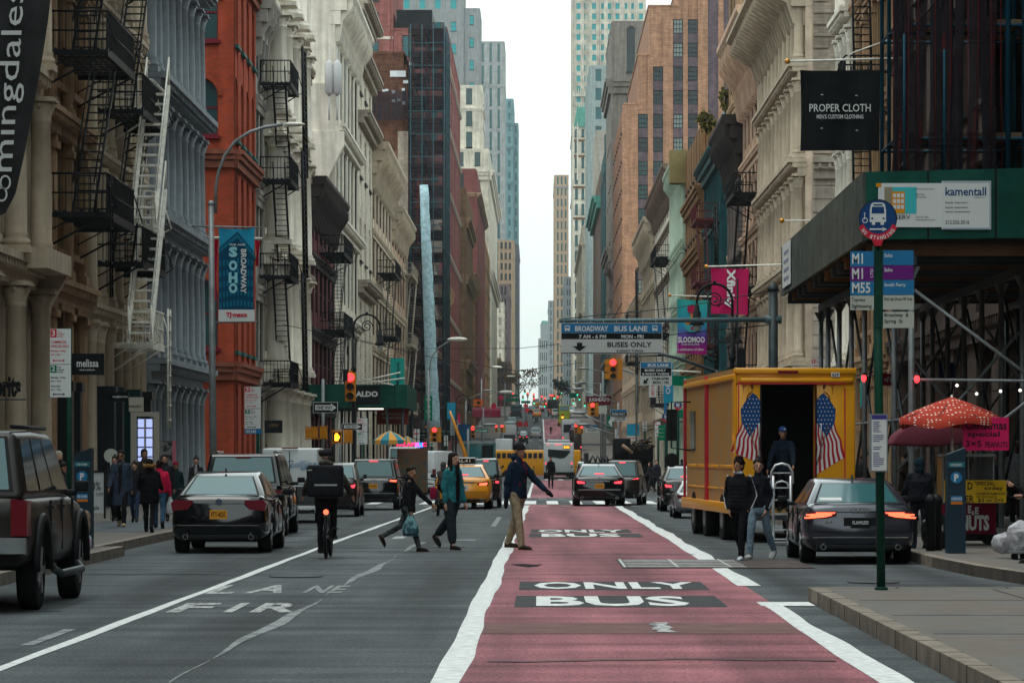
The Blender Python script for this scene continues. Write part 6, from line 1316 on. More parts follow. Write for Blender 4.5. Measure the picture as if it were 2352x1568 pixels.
car('sedan','sedan_car','dark brown grey sedan half hidden between cyclist and black suv with lit brake lamps','car',col=P_BRN,glow_=1,**fitcar('sedan',738,822,1186,1062,Y=86.5))
v=car('suv','suv_car','black suv with orange lit brake lamps and yellow plate right of the cyclist','car',col=P_BLK,bool_=True,glow_=2,chrome=True,lights=[(.58,.95),(.93,.93),(.96,1.05),(.6,1.07)],**fitcar('suv',797,917,1171,1053))
text('Jeep',FF(0),-.11,.11,1.03,1.09,2.42,SWH,v,bold=.03)
def taxi_x(root,rear,w,dk,zb,zr):
 toy_x(root,rear,w,dk,zb,zr);m=MB();m.box(-.35,.35,-.7,-.45,zr+.02,zr+.2);m.build('roof_sign',SBK,root,bevel=.03);text('6L41',FF(0),-.2,.2,zr+.06,zr+.17,.702,SWH,root)
car('sedan','taxi','yellow taxi with lit brake lamps behind the woman in the teal jacket','taxi',col=P_TAX,bool_=True,glow_=2,plate='W',extra=taxi_x,**fitcar('sedan',996,1130,1169,1066))
car('suv','suv_car','dark suv with wide lit tail lamps right beside the yellow taxi','car',col=P_BRN,glow_=1,**fitcar('suv',1082,1150,1164,1053,Y=103))
car('sedan','sedan_car','black sedan with chrome bar and red lamps driving in the right lane past the crossing','car',col=P_BLK,bool_=True,glow_=1,chrome=True,extra=toy_x,**fitcar('sedan',1316,1438,1162,1065))
car('suv','suv_car','bronze suv with pointed red tail lamps ahead of the black sedan on the right','car',col=P_BRN,bool_=True,glow_=1,rz=-6,lights=[(.45,.98),(.9,1.0),(.97,1.1),(.8,1.06)],**fitcar('suv',1398,1484,1161,1057,Y=109))
car('sedan','sedan_car','black sedan parked between the bronze suv and the yellow truck','car',col=P_BLK,glow_=1,chrome=True,**fitcar('sedan',1519,1630,1170,1070,Y=95))
car('sedan','sedan_car','silver grey sedan whose left flank peeks out beyond the yellow truck','car',col=P_SIL,glow_=0,**fitcar('sedan',1549,1680,1187,1104,Y=84))
v=car('van','van','tall white van turning beyond the black suv and the boy','van',col=P_WHT,glow_=0,reargl=False,exhaust=False,rz=-14,**fitcar('van',948,1030,1129,1035,Y=143))
m=MB();m.box(-.012,.012,-2.80,-2.76,.5,2.2);m.box(-.9,.9,-2.80,-2.76,.42,.6,1);m.build('door_seam',[PLAS,PLAS],v)
v=car('van','van','white van with big red lettering on its tail behind the black suv','van',col=P_WHT,glow_=1,exhaust=False,**fitcar('van',888,962,1120,1026,Y=158))
text('opr',FF(0),-.3,.75,1.75,2.1,2.80,SRD,v,bold=.05)
car('van','van','white van seen low between the taxi and the teal container truck','van',col=P_SLV2,glow_=0,exhaust=False,low=True,**fitcar('van',1045,1100,1112,1050,Y=186))
car('sedan','sedan_car','pale car waiting just left of the man in the dark beanie','car',col=P_SLV2,glow_=1,low=True,**fitcar('sedan',1096,1150,1110,1052,Y=170))
def boxveh(name,label,cat,pl,pr,pb,pt,Y,L,col,rear=None,lights=True,glass=None,rz=0):
 """lorry or bus seen from behind: body, wheels, lamps, rear panel"""
 z0=gz(Y);w_=(pr-pl)/F_PX*Y;h=Z(pt,Y)-z0;root=thing(name,label,cat,(X((pl+pr)/2,Y),Y,z0),None,R(rz))
 b=MB();b.box(-w_/2,w_/2,0,L,h*.14,h);b.build('body',col,root,bevel=.08)
 if glass:b=MB(FF(0));b.prism([(w_*a,h*c) for a,c in glass],0.0,.03);b.build('rear_window',CGL,root)
 for s in (-1,1):
  for yy in (1.2,L-1.6):b=MB();b.tube([(s*(w_/2-.35),yy,h*.15),(s*(w_/2-.02),yy,h*.15)],h*.155,16);b.build('wheel',TYRE,root)
  if lights:
   for k in range(2):b=MB(FF(0));b.disc((s*w_*.43,0.0,h*(.33+k*.1)),(0,1,0),h*.022,10,.03);b.build('tail_light',BRK if k else TLR,root)
 b=MB();b.box(-w_*.49,w_*.49,-.12,.1,h*.10,h*.19);b.build('bumper',PLAS,root)
 return root,w_,h
v,w_,h=boxveh('city_bus','white city bus stopped beyond the crossing under the far signals','bus',1249,1318,1097,1016,282,12,P_WHT,glass=[(-.36,.82),(.38,.78),(.38,.74),(.3,.66),(.2,.58),(.05,.56),(-.36,.62)])
b=MB();b.box(-w_*.38,w_*.38,.2,3,h,h*1.08);b.build('roof_unit',P_SLV2,v,bevel=.08);b=MB(FF(0));b.box(w_*.15,w_*.37,.0,.04,h*.83,h*.92,0);b.box(w_*.17,w_*.35,.041,.05,h*.845,h*.9,1);b.build('route_display',[SBK,AGL],v);text('M55',FF(0),w_*.2,w_*.34,h*.85,h*.895,.052,SBK,v)
b=MB(FF(0));
for k in (-.35,-.1,-.02,.06,.42):b.disc((w_*k,0,h*.95),(0,1,0),.05,8,.03)
b.build('marker_light',BRK,v)
v,w_,h=boxveh('city_bus','second city bus farther up the hill seen at an angle','bus',1290,1332,1010,963,470,12,P_SLV2,glass=[(-.4,.85),(.4,.85),(.4,.6),(-.4,.6)])
v,w_,h=boxveh('delivery_truck','dark brown parcel truck in front of the second bus','truck',1308,1336,1025,985,415,8,paint('parcel_brown',(.022,.014,.011),.4))
v,w_,h=boxveh('box_truck','pale box truck waiting left of the police car','truck',1155,1186,1012,976,480,8,P_SLV2);b=MB(FF(0));b.box(-w_*.42,w_*.42,0,.05,h*.15,h*.62);b.build('tail_gate',DSTEEL,v)
v,w_,h=boxveh('box_truck','white box truck roof showing above the yellow school bus','truck',1137,1176,1060,1007,320,8,P_WHT)
v,w_,h=boxveh('refuse_truck','blue grey lorry high up the left side of the far street','truck',1172,1199,961,928,700,9,paint('slate_blue_paint',(.05,.11,.13),.4));b=MB(FF(0));b.box(-w_*.4,w_*.4,0,.05,h*.12,h*.5,0);b.box(-w_*.4,w_*.4,0,.05,h*.72,h*.86,0);b.build('tail_gate',[DSTEEL],v)
v,w_,h=boxveh('box_truck','teal sided container truck with black doors behind the yellow boom','truck',1064,1136,1068,1014,262,8,paint('teal_container',(.02,.12,.13),.5));b=MB(FF(0));b.box(w_*.1,w_*.45,0,.05,h*.15,h*.9);b.box(w_*-.49,w_*.49,0,.06,h*.94,h*.99,1);b.build('open_door',[PLAS,STEEL],v)
v,w_,h=boxveh('equipment_truck','dark equipment lorry with lit crate walls near the crest','truck',1258,1281,953,917,720,8,paint('dark_lorry',(.02,.02,.025),.5));b=MB(FF(0));b.box(-w_*.4,w_*.4,0,.05,h*.12,h*.45);b.build('tail_gate',ORNGE,v)  # orange panel across the lower tail
# crossing yellow bus (seen from the side)
t=thing('school_bus','long yellow bus crossing the avenue behind the white city bus','bus',(X(1235,300),300,gz(300)),world=True);Y=300
b=MB();b.box(X(1137,Y),X(1334,Y),Y,Y+2.4,Z(1091,Y),Z(1033,Y));b.build('body',P_TRK,t,bevel=.1)
for i in range(9):
 b=MB(FF(Y));rectpx(b,1141+i*12,1040,1150+i*12,1052,Y,0,.03);b.build('window',CGL,t)
for px in (1165,1215,1310):b=MB();b.tube([(X(px,Y),Y-.05,Z(1090,Y)),(X(px,Y),Y+.3,Z(1090,Y))],.45,14);b.build('wheel',TYRE,t)
# small cars up the hill
proto=car('suv','suv_car','police car with roof light bar in the middle of the far road','car',col=P_SLV2,glow_=0,low=True,exhaust=False,**fitcar('suv',1217,1244,1004,983,Y=560))
b=MB();b.box(-.6,.6,-.5,-.2,1.8,1.95);b.build('light_bar',mat('bar_white',(.6,.6,.65),.4,kind='flat'),proto)
for i,(kd,pl,pr,pb,pt,Y,c_,lb,nm,ct,gl) in enumerate((('sedan',1191,1213,1008,990,520,P_BLK,'small dark car with lit brake lamps left of the police car','sedan_car','car',1),
 ('suv',1223,1243,958,939,700,P_TAX,'yellow taxi high on the hill behind the crossing pedestrians','taxi','taxi',1),('suv',1267,1287,957,938,705,P_WHT,'white car on the bus lane near the crest','suv_car','car',1),
 ('suv',1213,1233,950,931,760,P_BLK,'black car just ahead of the yellow hill taxi','suv_car','car',1),('suv',1163,1188,980,958,620,P_SIL,'grey car behind the red barriers on the left of the hill','suv_car','car',0),
 ('suv',1155,1186,1000,967,500,P_SLV2,'pale car on top of the line left of the box truck','suv_car','car',0),('sedan',1236,1250,946,931,800,P_BLK,'black car beside the taxi near the crest','sedan_car','car',1),
 ('suv',1222,1240,930,915,900,P_TAX,'tiny yellow taxi at the very crest of the hill','taxi','taxi',0),('suv',1242,1258,931,918,905,P_TAX,'second tiny yellow taxi at the crest right of the first','taxi','taxi',0),
 ('van',1282,1310,960,930,640,paint('lime_paint',(.30,.42,.02),.4),'lime green van parked right of the far bus lane','van','van',0),('suv',1303,1320,948,934,760,P_WHT,'small pale car right of the lime van','suv_car','car',0),
 ('sedan',1325,1345,1079,1060,262,P_WHT,'white car corner showing right of the city bus','sedan_car','car',0))):
 car(kd,nm,lb,ct,col=c_,glow_=gl,low=True,exhaust=False,third=False,**fitcar(kd,pl,pr,pb,pt,Y=Y))
# ---- the yellow truck with painted flags
t=thing('delivery_truck','yellow delivery truck with painted flags on its open back door frame','truck',(4.7,60,0),world=True)
TY=60.0;xa,xb=X(1690,TY),X(1967,TY);ang=R(3.6);ca,sa=math.cos(ang),math.sin(ang)
RT,_l=chamfer(xa,TY,xa+(xb-xa)*ca,TY+(xb-xa)*sa);W_=xb-xa;LN=8.6
LT=lambda u,d,z:(xa-sa*u-ca*d,TY+ca*u-sa*d,z)     # left flank: u runs forward
def wz(py):return Z(py,TY)
def rx(px):return X(px,TY)-xa
zt,zbm=wz(846),wz(1205)
b=MB(RT);b.box(0,W_,-.3,0,wz(882),zt-.02);b.box(0,rx(1750),-.3,0,wz(1195),wz(882)-.001);b.box(rx(1874),W_,-.3,0,wz(1195),wz(882)-.001);b.build('rear_frame',P_TRK,t,bevel=.03)
b=MB(RT);b.box(-.02,W_+.02,-LN+.2,-.31,zt-.12,zt);b.box(.0,.05,-LN+.3,-.31,.55,zt-.12);b.box(W_-.05,W_,-LN+.3,-.31,.55,zt-.12);b.box(.05,W_-.05,-LN,-LN+.1,.55,zt-.12);b.box(.05,W_-.05,-LN,-.3,.5,.6);b.build('body',mat('scratched_yellow',(0.55,0.27,0.05),.35,kind='patch',col2=(0.42,0.27,0.12),scale=2.2,metal=.3),t)
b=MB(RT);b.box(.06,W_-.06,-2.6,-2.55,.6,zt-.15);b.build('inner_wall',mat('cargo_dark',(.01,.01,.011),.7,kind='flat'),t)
b=MB(RT);b.box(rx(1700),rx(1960),0,.06,wz(878),wz(868));b.box(-.02,W_+.02,-.2,.05,zt-.10,zt+.01);b.build('roof_lip',P_TRK,t,bevel=.02)
b=MB(RT);b.box(rx(1786),rx(1833),.05,.07,wz(857),wz(851));b.build('roof_lamp',TLR,t)
b=MB(RT);b.box(rx(1910),rx(1929),.05,.06,wz(865),wz(855));b.build('number_board',SWH,t);text('629',RT,rx(1912),rx(1927),wz(863.5),wz(856.5),.062,SBK,t,bold=.03)
b=MB(RT);
for pa,qa,pb,qb in ((1695,875,1744,877),(1881,875,1956,877),(1695,877,1697.5,1180),(1941,890,1944,1110)):b.box(rx(pa),rx(pb),.001,.006,wz(qb),wz(qa))
b.box(rx(1694),rx(1944),.061,.066,wz(881.5),wz(879));b.build('pin_stripe',SRD,t)
FW=mat('flag_white',(.62,.60,.58),.6,kind='flat');FB=mat('flag_blue',(.01,.055,.18),.6,kind='flat');FR=mat('flag_red',(.36,.012,.03),.6,kind='flat')
for mir in (0,1):
 mx=(lambda p:rx(p)) if not mir else (lambda p:rx(1810*2-p+2))
 b=MB(RT)
 left=[(1703,967),(1693,980),(1690,995),(1684,1012),(1682,1024),(1675,1036),(1690,1072)];
 if mir:left=[(1703,967),(1694,985),(1696,1000),(1684,1012),(1686,1030),(1672,1048),(1690,1098)]
 n=13;dy=26*mir
 for k in range(n):
  t0,t1=k/n,(k+1)/n;A0,A1=(1704,968),(1749,968);B0,B1=(1676,1040+dy*.5),(1749,1130+dy)
  c0=lerp(A0,A1,t0);c1=lerp(A0,A1,t1);d0_=lerp((1677,1036+dy*.5),(1750,1066+dy),t0);d1_=lerp((1677,1036+dy*.5),(1750,1066+dy),t1)
  mdl=lambda a,c,s:(a[0]*(1-s)+c[0]*s+2.5*math.sin(s*9),a[1]*(1-s)+c[1]*s)
  for s in range(4):
   b.mi=0 if k % 2 else 2;p=[mdl(c0,d0_,s/4),mdl(c1,d1_,s/4),mdl(c1,d1_,(s+1)/4),mdl(c0,d0_,(s+1)/4)];b.quad([(mx(x_),.0075,wz(y_)) for x_,y_ in p])
 b.prism([(mx(p),wz(q)) for p,q in ((1729,902),(1716,916),(1701,939),(1703,967),(1722,1003),(1735,985),(1749,964),(1749,925),(1738,908))],.008,.011,1)
 for r_ in range(9):
  for c_ in range(6):
   px_=1706+c_*8+(r_ % 2)*4+(0 if r_ >1 else 0);py_=916+r_*9.5
   lim_=abs(px_-1727)/24+max(0,(918-py_))/10
   if px_ <1747 and px_ >1701+max(0,(939-py_)*.9)+max(0,(py_-960)*.55) and py_ <1003-max(0,px_-1722)*1.3:b.prism([(mx(px_+1.5*math.cos(a*1.2566+1.57)),wz(py_-1.5*math.sin(a*1.2566+1.57))) for a in range(5)],.011,.0125,0)
 b.tube([(mx(1718),.02,wz(975)),(mx(1738),.02,wz(1040)),(mx(1748),.02,wz(1078))],.008,4,3);b.prism([(mx(1724),wz(884)),(mx(1729),wz(872+4)),(mx(1731),wz(893)),(mx(1726),wz(893))],.007,.012,3)
 for k in range(3):b.tube([(mx(1729),.014,wz(898)),(mx(1720-k*3),.014,wz(903+k*4)),(mx(1716-k),.014,wz(915+k*5))],.004,4,3)
 for k in range(10):a=k*.7;b.disc((mx(1705+k*1.9*(1 if k <6 else .2)),.002,wz(883+5*math.sin(a)+(k*2 if k >5 else 0))),(0,1,0),.012,6,.002,4)
 b.build('painted_flag',[FW,FB,FR,mat('staff_brown',(.10,.05,.02),.6,kind='flat'),mat('scroll_red',(.33,.06,.01),.6,kind='flat')],t)
b=MB(RT);b.box(rx(1746),rx(1750),-.1,.03,wz(1195),wz(884));b.box(rx(1874),rx(1877),-.1,.03,wz(1195),wz(884));b.build('door_frame',PLAS,t)
for px in (1742,1886):b=MB(RT);b.tube([(rx(px),.05,wz(1055)),(rx(px),.09,wz(1050)),(rx(px),.09,wz(975)),(rx(px),.05,wz(970))],.012,5);b.build('grab_bar',CHR,t)
b=MB(RT);b.box(-.04,W_+.04,-.1,.42,.42,.50);b.box(-.02,.0+.1,-.1,.1,.5,.8);b.build('step_bumper',DSTEEL,t)
b=MB(RT);b.box(-.03,.0,-.32,.02,.45,zt-.1);b.build('corner_post',P_TRK,t)
for px in (1702,1920):b=MB(RT);b.disc((rx(px),.0,wz(1180)),(0,1,0),.05,12,-.02);b.disc((rx(px+14),.0,wz(1180)),(0,1,0),.05,12,-.02);b.build('tail_light',TLR,t)
b=MB(RT);b.box(rx(1704),rx(1727),0,.012,wz(1170),wz(1160));b.build('number_plate',PLT,t)
b=MB(LT)
for u0,u1 in ((.4,2.3),(2.7,4.6),(5.0,6.2),(6.5,8.1)):b.box(u0,u1,.0,.015,1.35,1.42);b.box(u0,u1,0,.02,.95,.99)
b.box(0,LN,0,.09,.52,.72);b.box(0,LN,.0,.05,zt-.2,zt-.1);b.build('rub_rail',P_TRK,t,bevel=.02)
for u in (4.35,4.55,8.45):b=MB(LT);b.box(u,u+.1,0,.05,.5,zt-.03);b.build('red_post',paint('truck_red',(.38,.012,.03),.35),t)
b=MB(LT);b.box(6.7,7.6,.002,.02,1.7,2.5);b.build('cab_window',CGL,t)
b=MB(LT);b.box(7.6,7.66,.28,.5,1.9,2.55);b.tube([(7.6,0,2.7),(7.6,.4,2.7),(7.6,.4,1.75),(7.6,0,1.7)],.018,5);b.disc((7.55,.4,1.5),(1,0,0),.15,14,.04);b.build('mirror',PLAS,t)
for u,d in ((2.0,.02),(2.0,-.3),(6.9,.02),(4.9,.02)):
 for sgn in (0,1):
  if u == 4.9 and sgn:continue
  xo=d if sgn == 0 else -W_+.35
  b=MB(LT);r=.43 if u != 4.9 else .38;c0=(u,xo,r);b.tube([(u,xo,r),(u,xo-.27,r)],r,20);wh=b.build('wheel',TYRE,t);b=MB(LT);b.tube([(u,xo+.01,r),(u,xo-.05,r)],r*.5,12);b.build('rim',STEEL,wh)
# hand truck leaning at the tail
h=thing('hand_truck','aluminium hand truck standing upright behind the yellow truck','hand truck',(4.4,58.6,0),world=True);Y=58.2;b=MB()
for px in (1776,1816):b.tube([(X(px,Y),Y,.12),(X(px,Y),Y,Z(1092,Y))],.028,8)
b.tube([(X(1771,Y),Y,Z(1110,Y)),(X(1772,Y),Y,Z(1082,Y)),(X(1781,Y),Y,Z(1068,Y)),(X(1796,Y),Y,Z(1064,Y)),(X(1811,Y),Y,Z(1068,Y)),(X(1820,Y),Y,Z(1082,Y)),(X(1821,Y),Y,Z(1110,Y))],.022,8);b.tube([(X(1779,Y),Y,Z(1118,Y)),(X(1783,Y),Y,Z(1108,Y)),(X(1796,Y),Y,Z(1104,Y)),(X(1808,Y),Y,Z(1108,Y)),(X(1812,Y),Y,Z(1118,Y))],.018,6)
for py in (1084,1118,1146,1178,1214,1236):b.box(X(1776,Y),X(1816,Y),Y-.02,Y+.02,Z(py+3,Y),Z(py,Y))
b.box(X(1766,Y),X(1822,Y),Y-.32,Y,.05,.065);b.build('frame',mat('brushed_aluminium',(.50,.51,.52),.35,.6,kind='flat'),h)
for px in (1768,1824):b=MB();b.tube([(X(px,Y)-.02,Y+.1,.13),(X(px,Y)+.02,Y+.1,.13)],.125,14);b.build('wheel',TYRE,h)

# ================================================================ people
tex=bpy.data.textures.new('folds','CLOUDS');tex.noise_scale=0.09;tex.noise_depth=1
SKIN={'l':mat('skin_light',(.42,.23,.16),.55,kind='flat'),'m':mat('skin_tan',(.28,.14,.085),.55,kind='flat'),'d':mat('skin_dark',(.06,.03,.02),.5,kind='flat')}
EYEW=mat('eye_white',(.5,.48,.45),.3,kind='flat');DKH=mat('hair_dark',(.012,.008,.006),.6,kind='obj',var=.3,scale=30);BLD=mat('hair_blond',(.22,.13,.06),.6,kind='obj',var=.3,scale=30);GRH=mat('hair_grey',(.25,.23,.2),.6,kind='obj',var=.3,scale=30)
_FAB={}
def fab(c,camo=None):
 k=(c,camo)
 if k not in _FAB:_FAB[k]=mat('fabric_%d' % len(_FAB),c,.9,kind='objcamo' if camo else 'obj',var=.25,scale=9 if camo else 14,col2=camo,bump=.3,spec=.2)
 return _FAB[k]
def caps(b,pts,n=10,flat=False):
 """a chain of (point, radius or (rx, ry)); rounded at both ends"""
 P=[Vector(p) for p,r in pts];Q=[]
 d0=(P[1]-P[0]).normalized();d1=(P[-1]-P[-2]).normalized();r0=pts[0][1];r1=pts[-1][1];m0=r0 if not isinstance(r0,tuple) else min(r0);m1=r1 if not isinstance(r1,tuple) else min(r1)
 sc=lambda r,s:r*s if not isinstance(r,tuple) else (r[0]*s,r[1]*s)
 for a in (() if flat else (80,50,25)):Q.append((P[0]-d0*m0*math.sin(R(a)),sc(r0,math.cos(R(a)))))
 Q +=[(p,r) for p,(_,r) in zip(P,pts)]
 for a in (25,50,80):Q.append((P[-1]+d1*m1*math.sin(R(a)),sc(r1,math.cos(R(a)))))
 prev=None;pa=None
 for i,(p,r) in enumerate(Q):
  d=(Q[min(i+1,len(Q)-1)][0]-Q[max(i-1,0)][0]).normalized()
  if pa is None:pa=Vector((1,0,0))-d*d.x;pa=pa.normalized() if pa.length >.1 else Vector((0,1,0))
  else:pa=(pa-d*pa.dot(d)).normalized()
  q=d.cross(pa);rx,ry=r if isinstance(r,tuple) else (r,r)
  cur=[b.P(*(p+pa*rx*math.cos(2*math.pi*k/n)+q*ry*math.sin(2*math.pi*k/n))) for k in range(n)]
  if prev:
   for k in range(n):b.F([prev[k],prev[(k+1)% n],cur[(k+1)% n],cur[k]],True)
  else:b.F(cur[::-1],True)
  prev=cur
 b.F(prev,True)
def blob(name,b,m,root,vox,fold=0.0):
 o=b.build(name,m);o.modifiers.clear();r=o.modifiers.new('r','REMESH');r.mode='VOXEL';r.voxel_size=vox;r.use_smooth_shade=True
 s=o.modifiers.new('s','SMOOTH');s.iterations=3;s.factor=.5
 if fold:d=o.modifiers.new('d','DISPLACE');d.texture=tex;d.strength=fold;d.mid_level=.5
 applied(o)
 o.parent=root;_kids.setdefault(root.name,[]).append(o);return o
def person(label,px,pt,pb,Y=None,head=180,z0=None,legs=((18,8),(-16,22)),arms=((-15,8,15),(15,8,20)),lean=2,look=0,top=(.02,.02,.025),topl=0,bot=(.015,.015,.018),shoe=(.02,.02,.02),skin='l',hair='short',hairm=None,hat=None,hatc=(.01,.01,.012),wide=1.0,vox=None,female=False,camo=None,botcamo=None,legw=1.0,sit=None,extra=None,group=None,coll=None,bulk=1.0,shirt=None,glove=False):
 Y=Y or YG(pb,gz(YG(pb,0)));zg=z0 if z0 is not None else gz(Y);Hh=(pb-pt)/F_PX*Y;s=Hh/(1.75 if sit is None else 1.72)
 near=Y <60;vox=vox or (.0105 if near else .016 if Y <100 else .03)
 root=thing('person',label,'person',(X(px,Y),Y,zg),group,R(head));root.scale=(s,s,s)
 hip=.93;dn=[]
 def legj(side,sw,kn):
  h=Vector((side*.095,0,0));a=R(sw);k_=h+Vector((0,math.sin(a),-math.cos(a)))*.43;c=R(sw-kn);an=k_+Vector((0,math.sin(c),-math.cos(c)))*.42;return h,k_,an,sw-kn
 LJ=[legj(-1,*legs[0]),legj(1,*legs[1])];low=min(j[2].z-(.08 if abs(j[3])<28 else .15) for j in LJ)
 hz=-low if sit is None else sit;o=Vector((0,0,hz));ln=R(lean);up=Vector((0,math.sin(ln),math.cos(ln)));fw=Vector((0,math.cos(ln),-math.sin(ln)))
 sh=o+up*.50;nk=o+up*.57;hd=o+up*.675+Vector((0,.02,0))
 def armj(side,sw,ab,el,fs=None):
  fs=ab*.6 if fs is None else fs
  S=sh+Vector((side*(.150 if female else .166)*wide,0,-.045));a=R(sw);e=S+Vector((side*math.sin(R(ab)),math.sin(a)*math.cos(R(ab)),-math.cos(a)*math.cos(R(ab))))*.29;c=R(sw+el);h=e+Vector((side*math.sin(R(fs)),math.sin(c),-math.cos(c))).normalized()*.25;return S,e,h
 AJ=[armj(-1,*arms[0]),armj(1,*arms[1])]
 hy=R(look-0);hf=Vector((math.sin(-hy),math.cos(hy),0));hr=Vector((math.cos(hy),math.sin(hy),0));H_=lambda x,y,z:hd+hr*x+hf*y+Vector((0,0,z))
 b=MB();ell=lambda c,r,nu=12,nv=8:b.ball(tuple(c),r,nu=nu,nv=nv)
 ell(H_(0,-.005,.035),(.078,.095,.10));ell(H_(0,.025,-.045),(.058,.068,.07));ell(H_(0,.055,-.085),(.03,.03,.022));caps(b,[(H_(0,.092,.03),.010),(H_(0,.112,-.018),.017)],8)
 for e in (-1,1):ell(H_(e*.08,-.005,-.005),(.012,.022,.03),8,6);ell(H_(e*.03,.075,.025),(.016,.014,.008),8,6)
 caps(b,[(hd+Vector((0,-.01,-.06)),.055),(nk+Vector((0,0,-.04)),.062)]);caps(b,[(o+Vector((0,0,-.02)),(.13,.09)),(o+up*.2,(.12,.09)),(o+up*.38,(.15,.10)),(o+up*.49,(.12,.07))],14)
 for (S,e,h),sd in zip(AJ,(-1,1)):
  caps(b,[(S,.048),(e,.036),(h,.026)]);d=(h-e).normalized();sdv=Vector((0,1,0)) if abs(d.y)<.7 else Vector((0,0,1));sdv=(sdv-d*sdv.dot(d)).normalized();inn=d.cross(sdv)*(-sd)
  caps(b,[(h+d*.02,(.024,.024)),(h+d*.075,.026)])
  if near:
   for q,(off,ln_) in enumerate(((-.026,.062),(-.009,.075),(.009,.07),(.025,.055))):
    p0=h+d*.085+sdv*off;p1=p0+d*ln_*.55;p2=p1+(d*.6+inn*.45).normalized()*ln_*.5;caps(b,[(p0,.0095),(p1,.009),(p2,.008)],6)
   p0=h+d*.03-sdv*.022;caps(b,[(p0,.012),(p0+d*.04-sdv*.025+inn*.01,.0105),(p0+d*.065-sdv*.028+inn*.02,.009)],6)
  else:caps(b,[(h+d*.09,.02),(h+d*.13+inn*.02,.013)],6)
 feet=[]
 for (h,k_,an,sa),sd in zip(LJ,(-1,1)):
  h,k_,an=h+o,k_+o,an+o;caps(b,[(h,.075),(k_,.052),(an,.036)])
  t=Vector((sd*.12,1,0)).normalized() if abs(sa)<28 else Vector((0,math.cos(R(sa)),math.sin(R(sa))));dnv=Vector((0,0,-1)) if abs(sa)<28 else Vector((0,math.sin(R(sa)),-math.cos(R(sa))));feet.append((an,t,dnv));caps(b,[(an,.034),(an+dnv*.045+t*.08,.03)])
 sk=SKIN[skin] if not glove else SKIN[skin];blob('body',b,sk,root,vox)
 # trousers
 b=MB();caps(b,[(o+up*.10,(.135+.01*bulk,.10)),(o+Vector((0,0,-.06)),(.16,.115))],14)
 for (h,k_,an,sa) in LJ:
  h,k_,an=h+o,k_+o,an+o;caps(b,[(h+Vector((0,0,-.02)),.093*min(1.15,legw)),(h.lerp(k_,.6),.078*legw),(k_,.066*legw),(k_.lerp(an,.5),.06*legw),(an+(k_-an)*(-.03 if legw <1.3 else .22),.052*legw)])
 blob('trousers',b,fab(bot,botcamo),root,vox*1.15,.022 if Y <100 else 0)
 for an,t,dnv in feet:
  b=MB();caps(b,[(an-dnv*.03-t*.01,.042),(an+dnv*.03-t*.02,.05),(an+dnv*.04+t*.06,(.05,.044)),(an+dnv*.047+t*.15,(.05,.034)),(an+dnv*.052+t*.18,(.04,.026))],10);blob('shoe',b,fab(shoe),root,vox)
  if near:b=MB();c0=an+dnv*.072+t*.045;s_=MB();sd_=Vector((1,0,0));s_.prism([(.048*math.cos(a*.5236),.035+.145*math.sin(a*.5236)) for a in range(12)],0,.016,ax='z');o2=s_.build('sole',fab((.35,.33,.3) if shoe[0]>.1 else (.07,.05,.03)),root);o2.matrix_local=Matrix.Translation(c0+dnv*.006)@ Matrix((sd_,t,-dnv)).transposed().to_4x4()
 # coat or jacket
 B_=bulk;b=MB();hem=.02+topl
 caps(b,[(o+Vector((0,0,-hem)),(.165*B_+topl*.06,.125*B_+topl*.06)),(o+up*.05,(.165*B_,.125*B_)),(o+up*.2,(.155*B_*(.92 if female else 1),.12*B_)),(o+up*.36,(.170*B_*wide,.128*B_)),(o+up*.445,(.168*wide*B_,.108)),(o+up*.49,(.14*wide,.095)),(o+up*.54,(.085,.078)),(o+up*.60,(.064,.066))],16,True)
 for S,e,h in AJ:caps(b,[(S,.060*B_),(S.lerp(e,.5),.060*B_),(e,.056*B_),(h+(e-h)*.06,.045)])
 if coll == 'hood':caps(b,[(nk+Vector((-.07,-.05,.0)),.05),(nk+Vector((0,-.09,.02)),.06),(nk+Vector((.07,-.05,.0)),.05)])
 blob('jacket',b,fab(top,camo),root,vox*1.15,.026 if Y <100 else 0)
 if shirt is not None:
  b=MB();caps(b,[(sh+fw*.085*B_+up*.07,(.04,.03)),(sh+fw*.11*B_-up*.12,(.06,.03)),(o+fw*.125*B_+up*(.03-hem),(.045,.02))],8);blob('shirt',b,fab(shirt),root,vox)
 # hair and hats
 hm=hairm or DKH;b=MB();ell=lambda c,r,nu=12,nv=8:b.ball(tuple(c),r,nu=nu,nv=nv)
 if hat == 'hoodup':
  ell(H_(0,-.03,.03),(.105,.11,.13));ell(H_(0,-.04,-.08),(.10,.10,.09));blob('hood',b,fab(hatc),root,vox)
 elif hat:
  ell(H_(0,-.012,.065),(.090,.108,.082));
  if hat == 'beanie':caps(b,[(H_(-.075,.02,.04),.02),(H_(-.04,.085,.045),.02),(H_(.04,.085,.045),.02),(H_(.075,.02,.04),.02)],8)
  if hat == 'cap':caps(b,[(H_(-.04,.10,.05),(.012,.03)),(H_(.04,.10,.05),(.012,.03))],8);ell(H_(0,.12,.05),(.06,.06,.012))
  blob('hat',b,fab(hatc),root,vox)
  if hair == 'long':b=MB();caps(b,[(H_(0,-.07,.02),(.07,.04)),(H_(0,-.08,-.2),(.08,.035))]);blob('hair',b,hm,root,vox)
 else:
  ell(H_(0,-.018,.058),(.088,.103,.088));ell(H_(0,-.05,.0),(.082,.07,.085))
  if hair == 'curly':
   for q in range(44):a=q*2.4;zz_=.02+.12*(q % 11)/11;f_=1-.5*(q % 11)/11;ell(H_(.085*f_*math.cos(a),-.02+min(.095,.1*f_*math.sin(a)),zz_+.035),(.024,.024,.024),6,5)
  if hair == 'bun':ell(H_(0,-.06,.15),(.04,.045,.04))
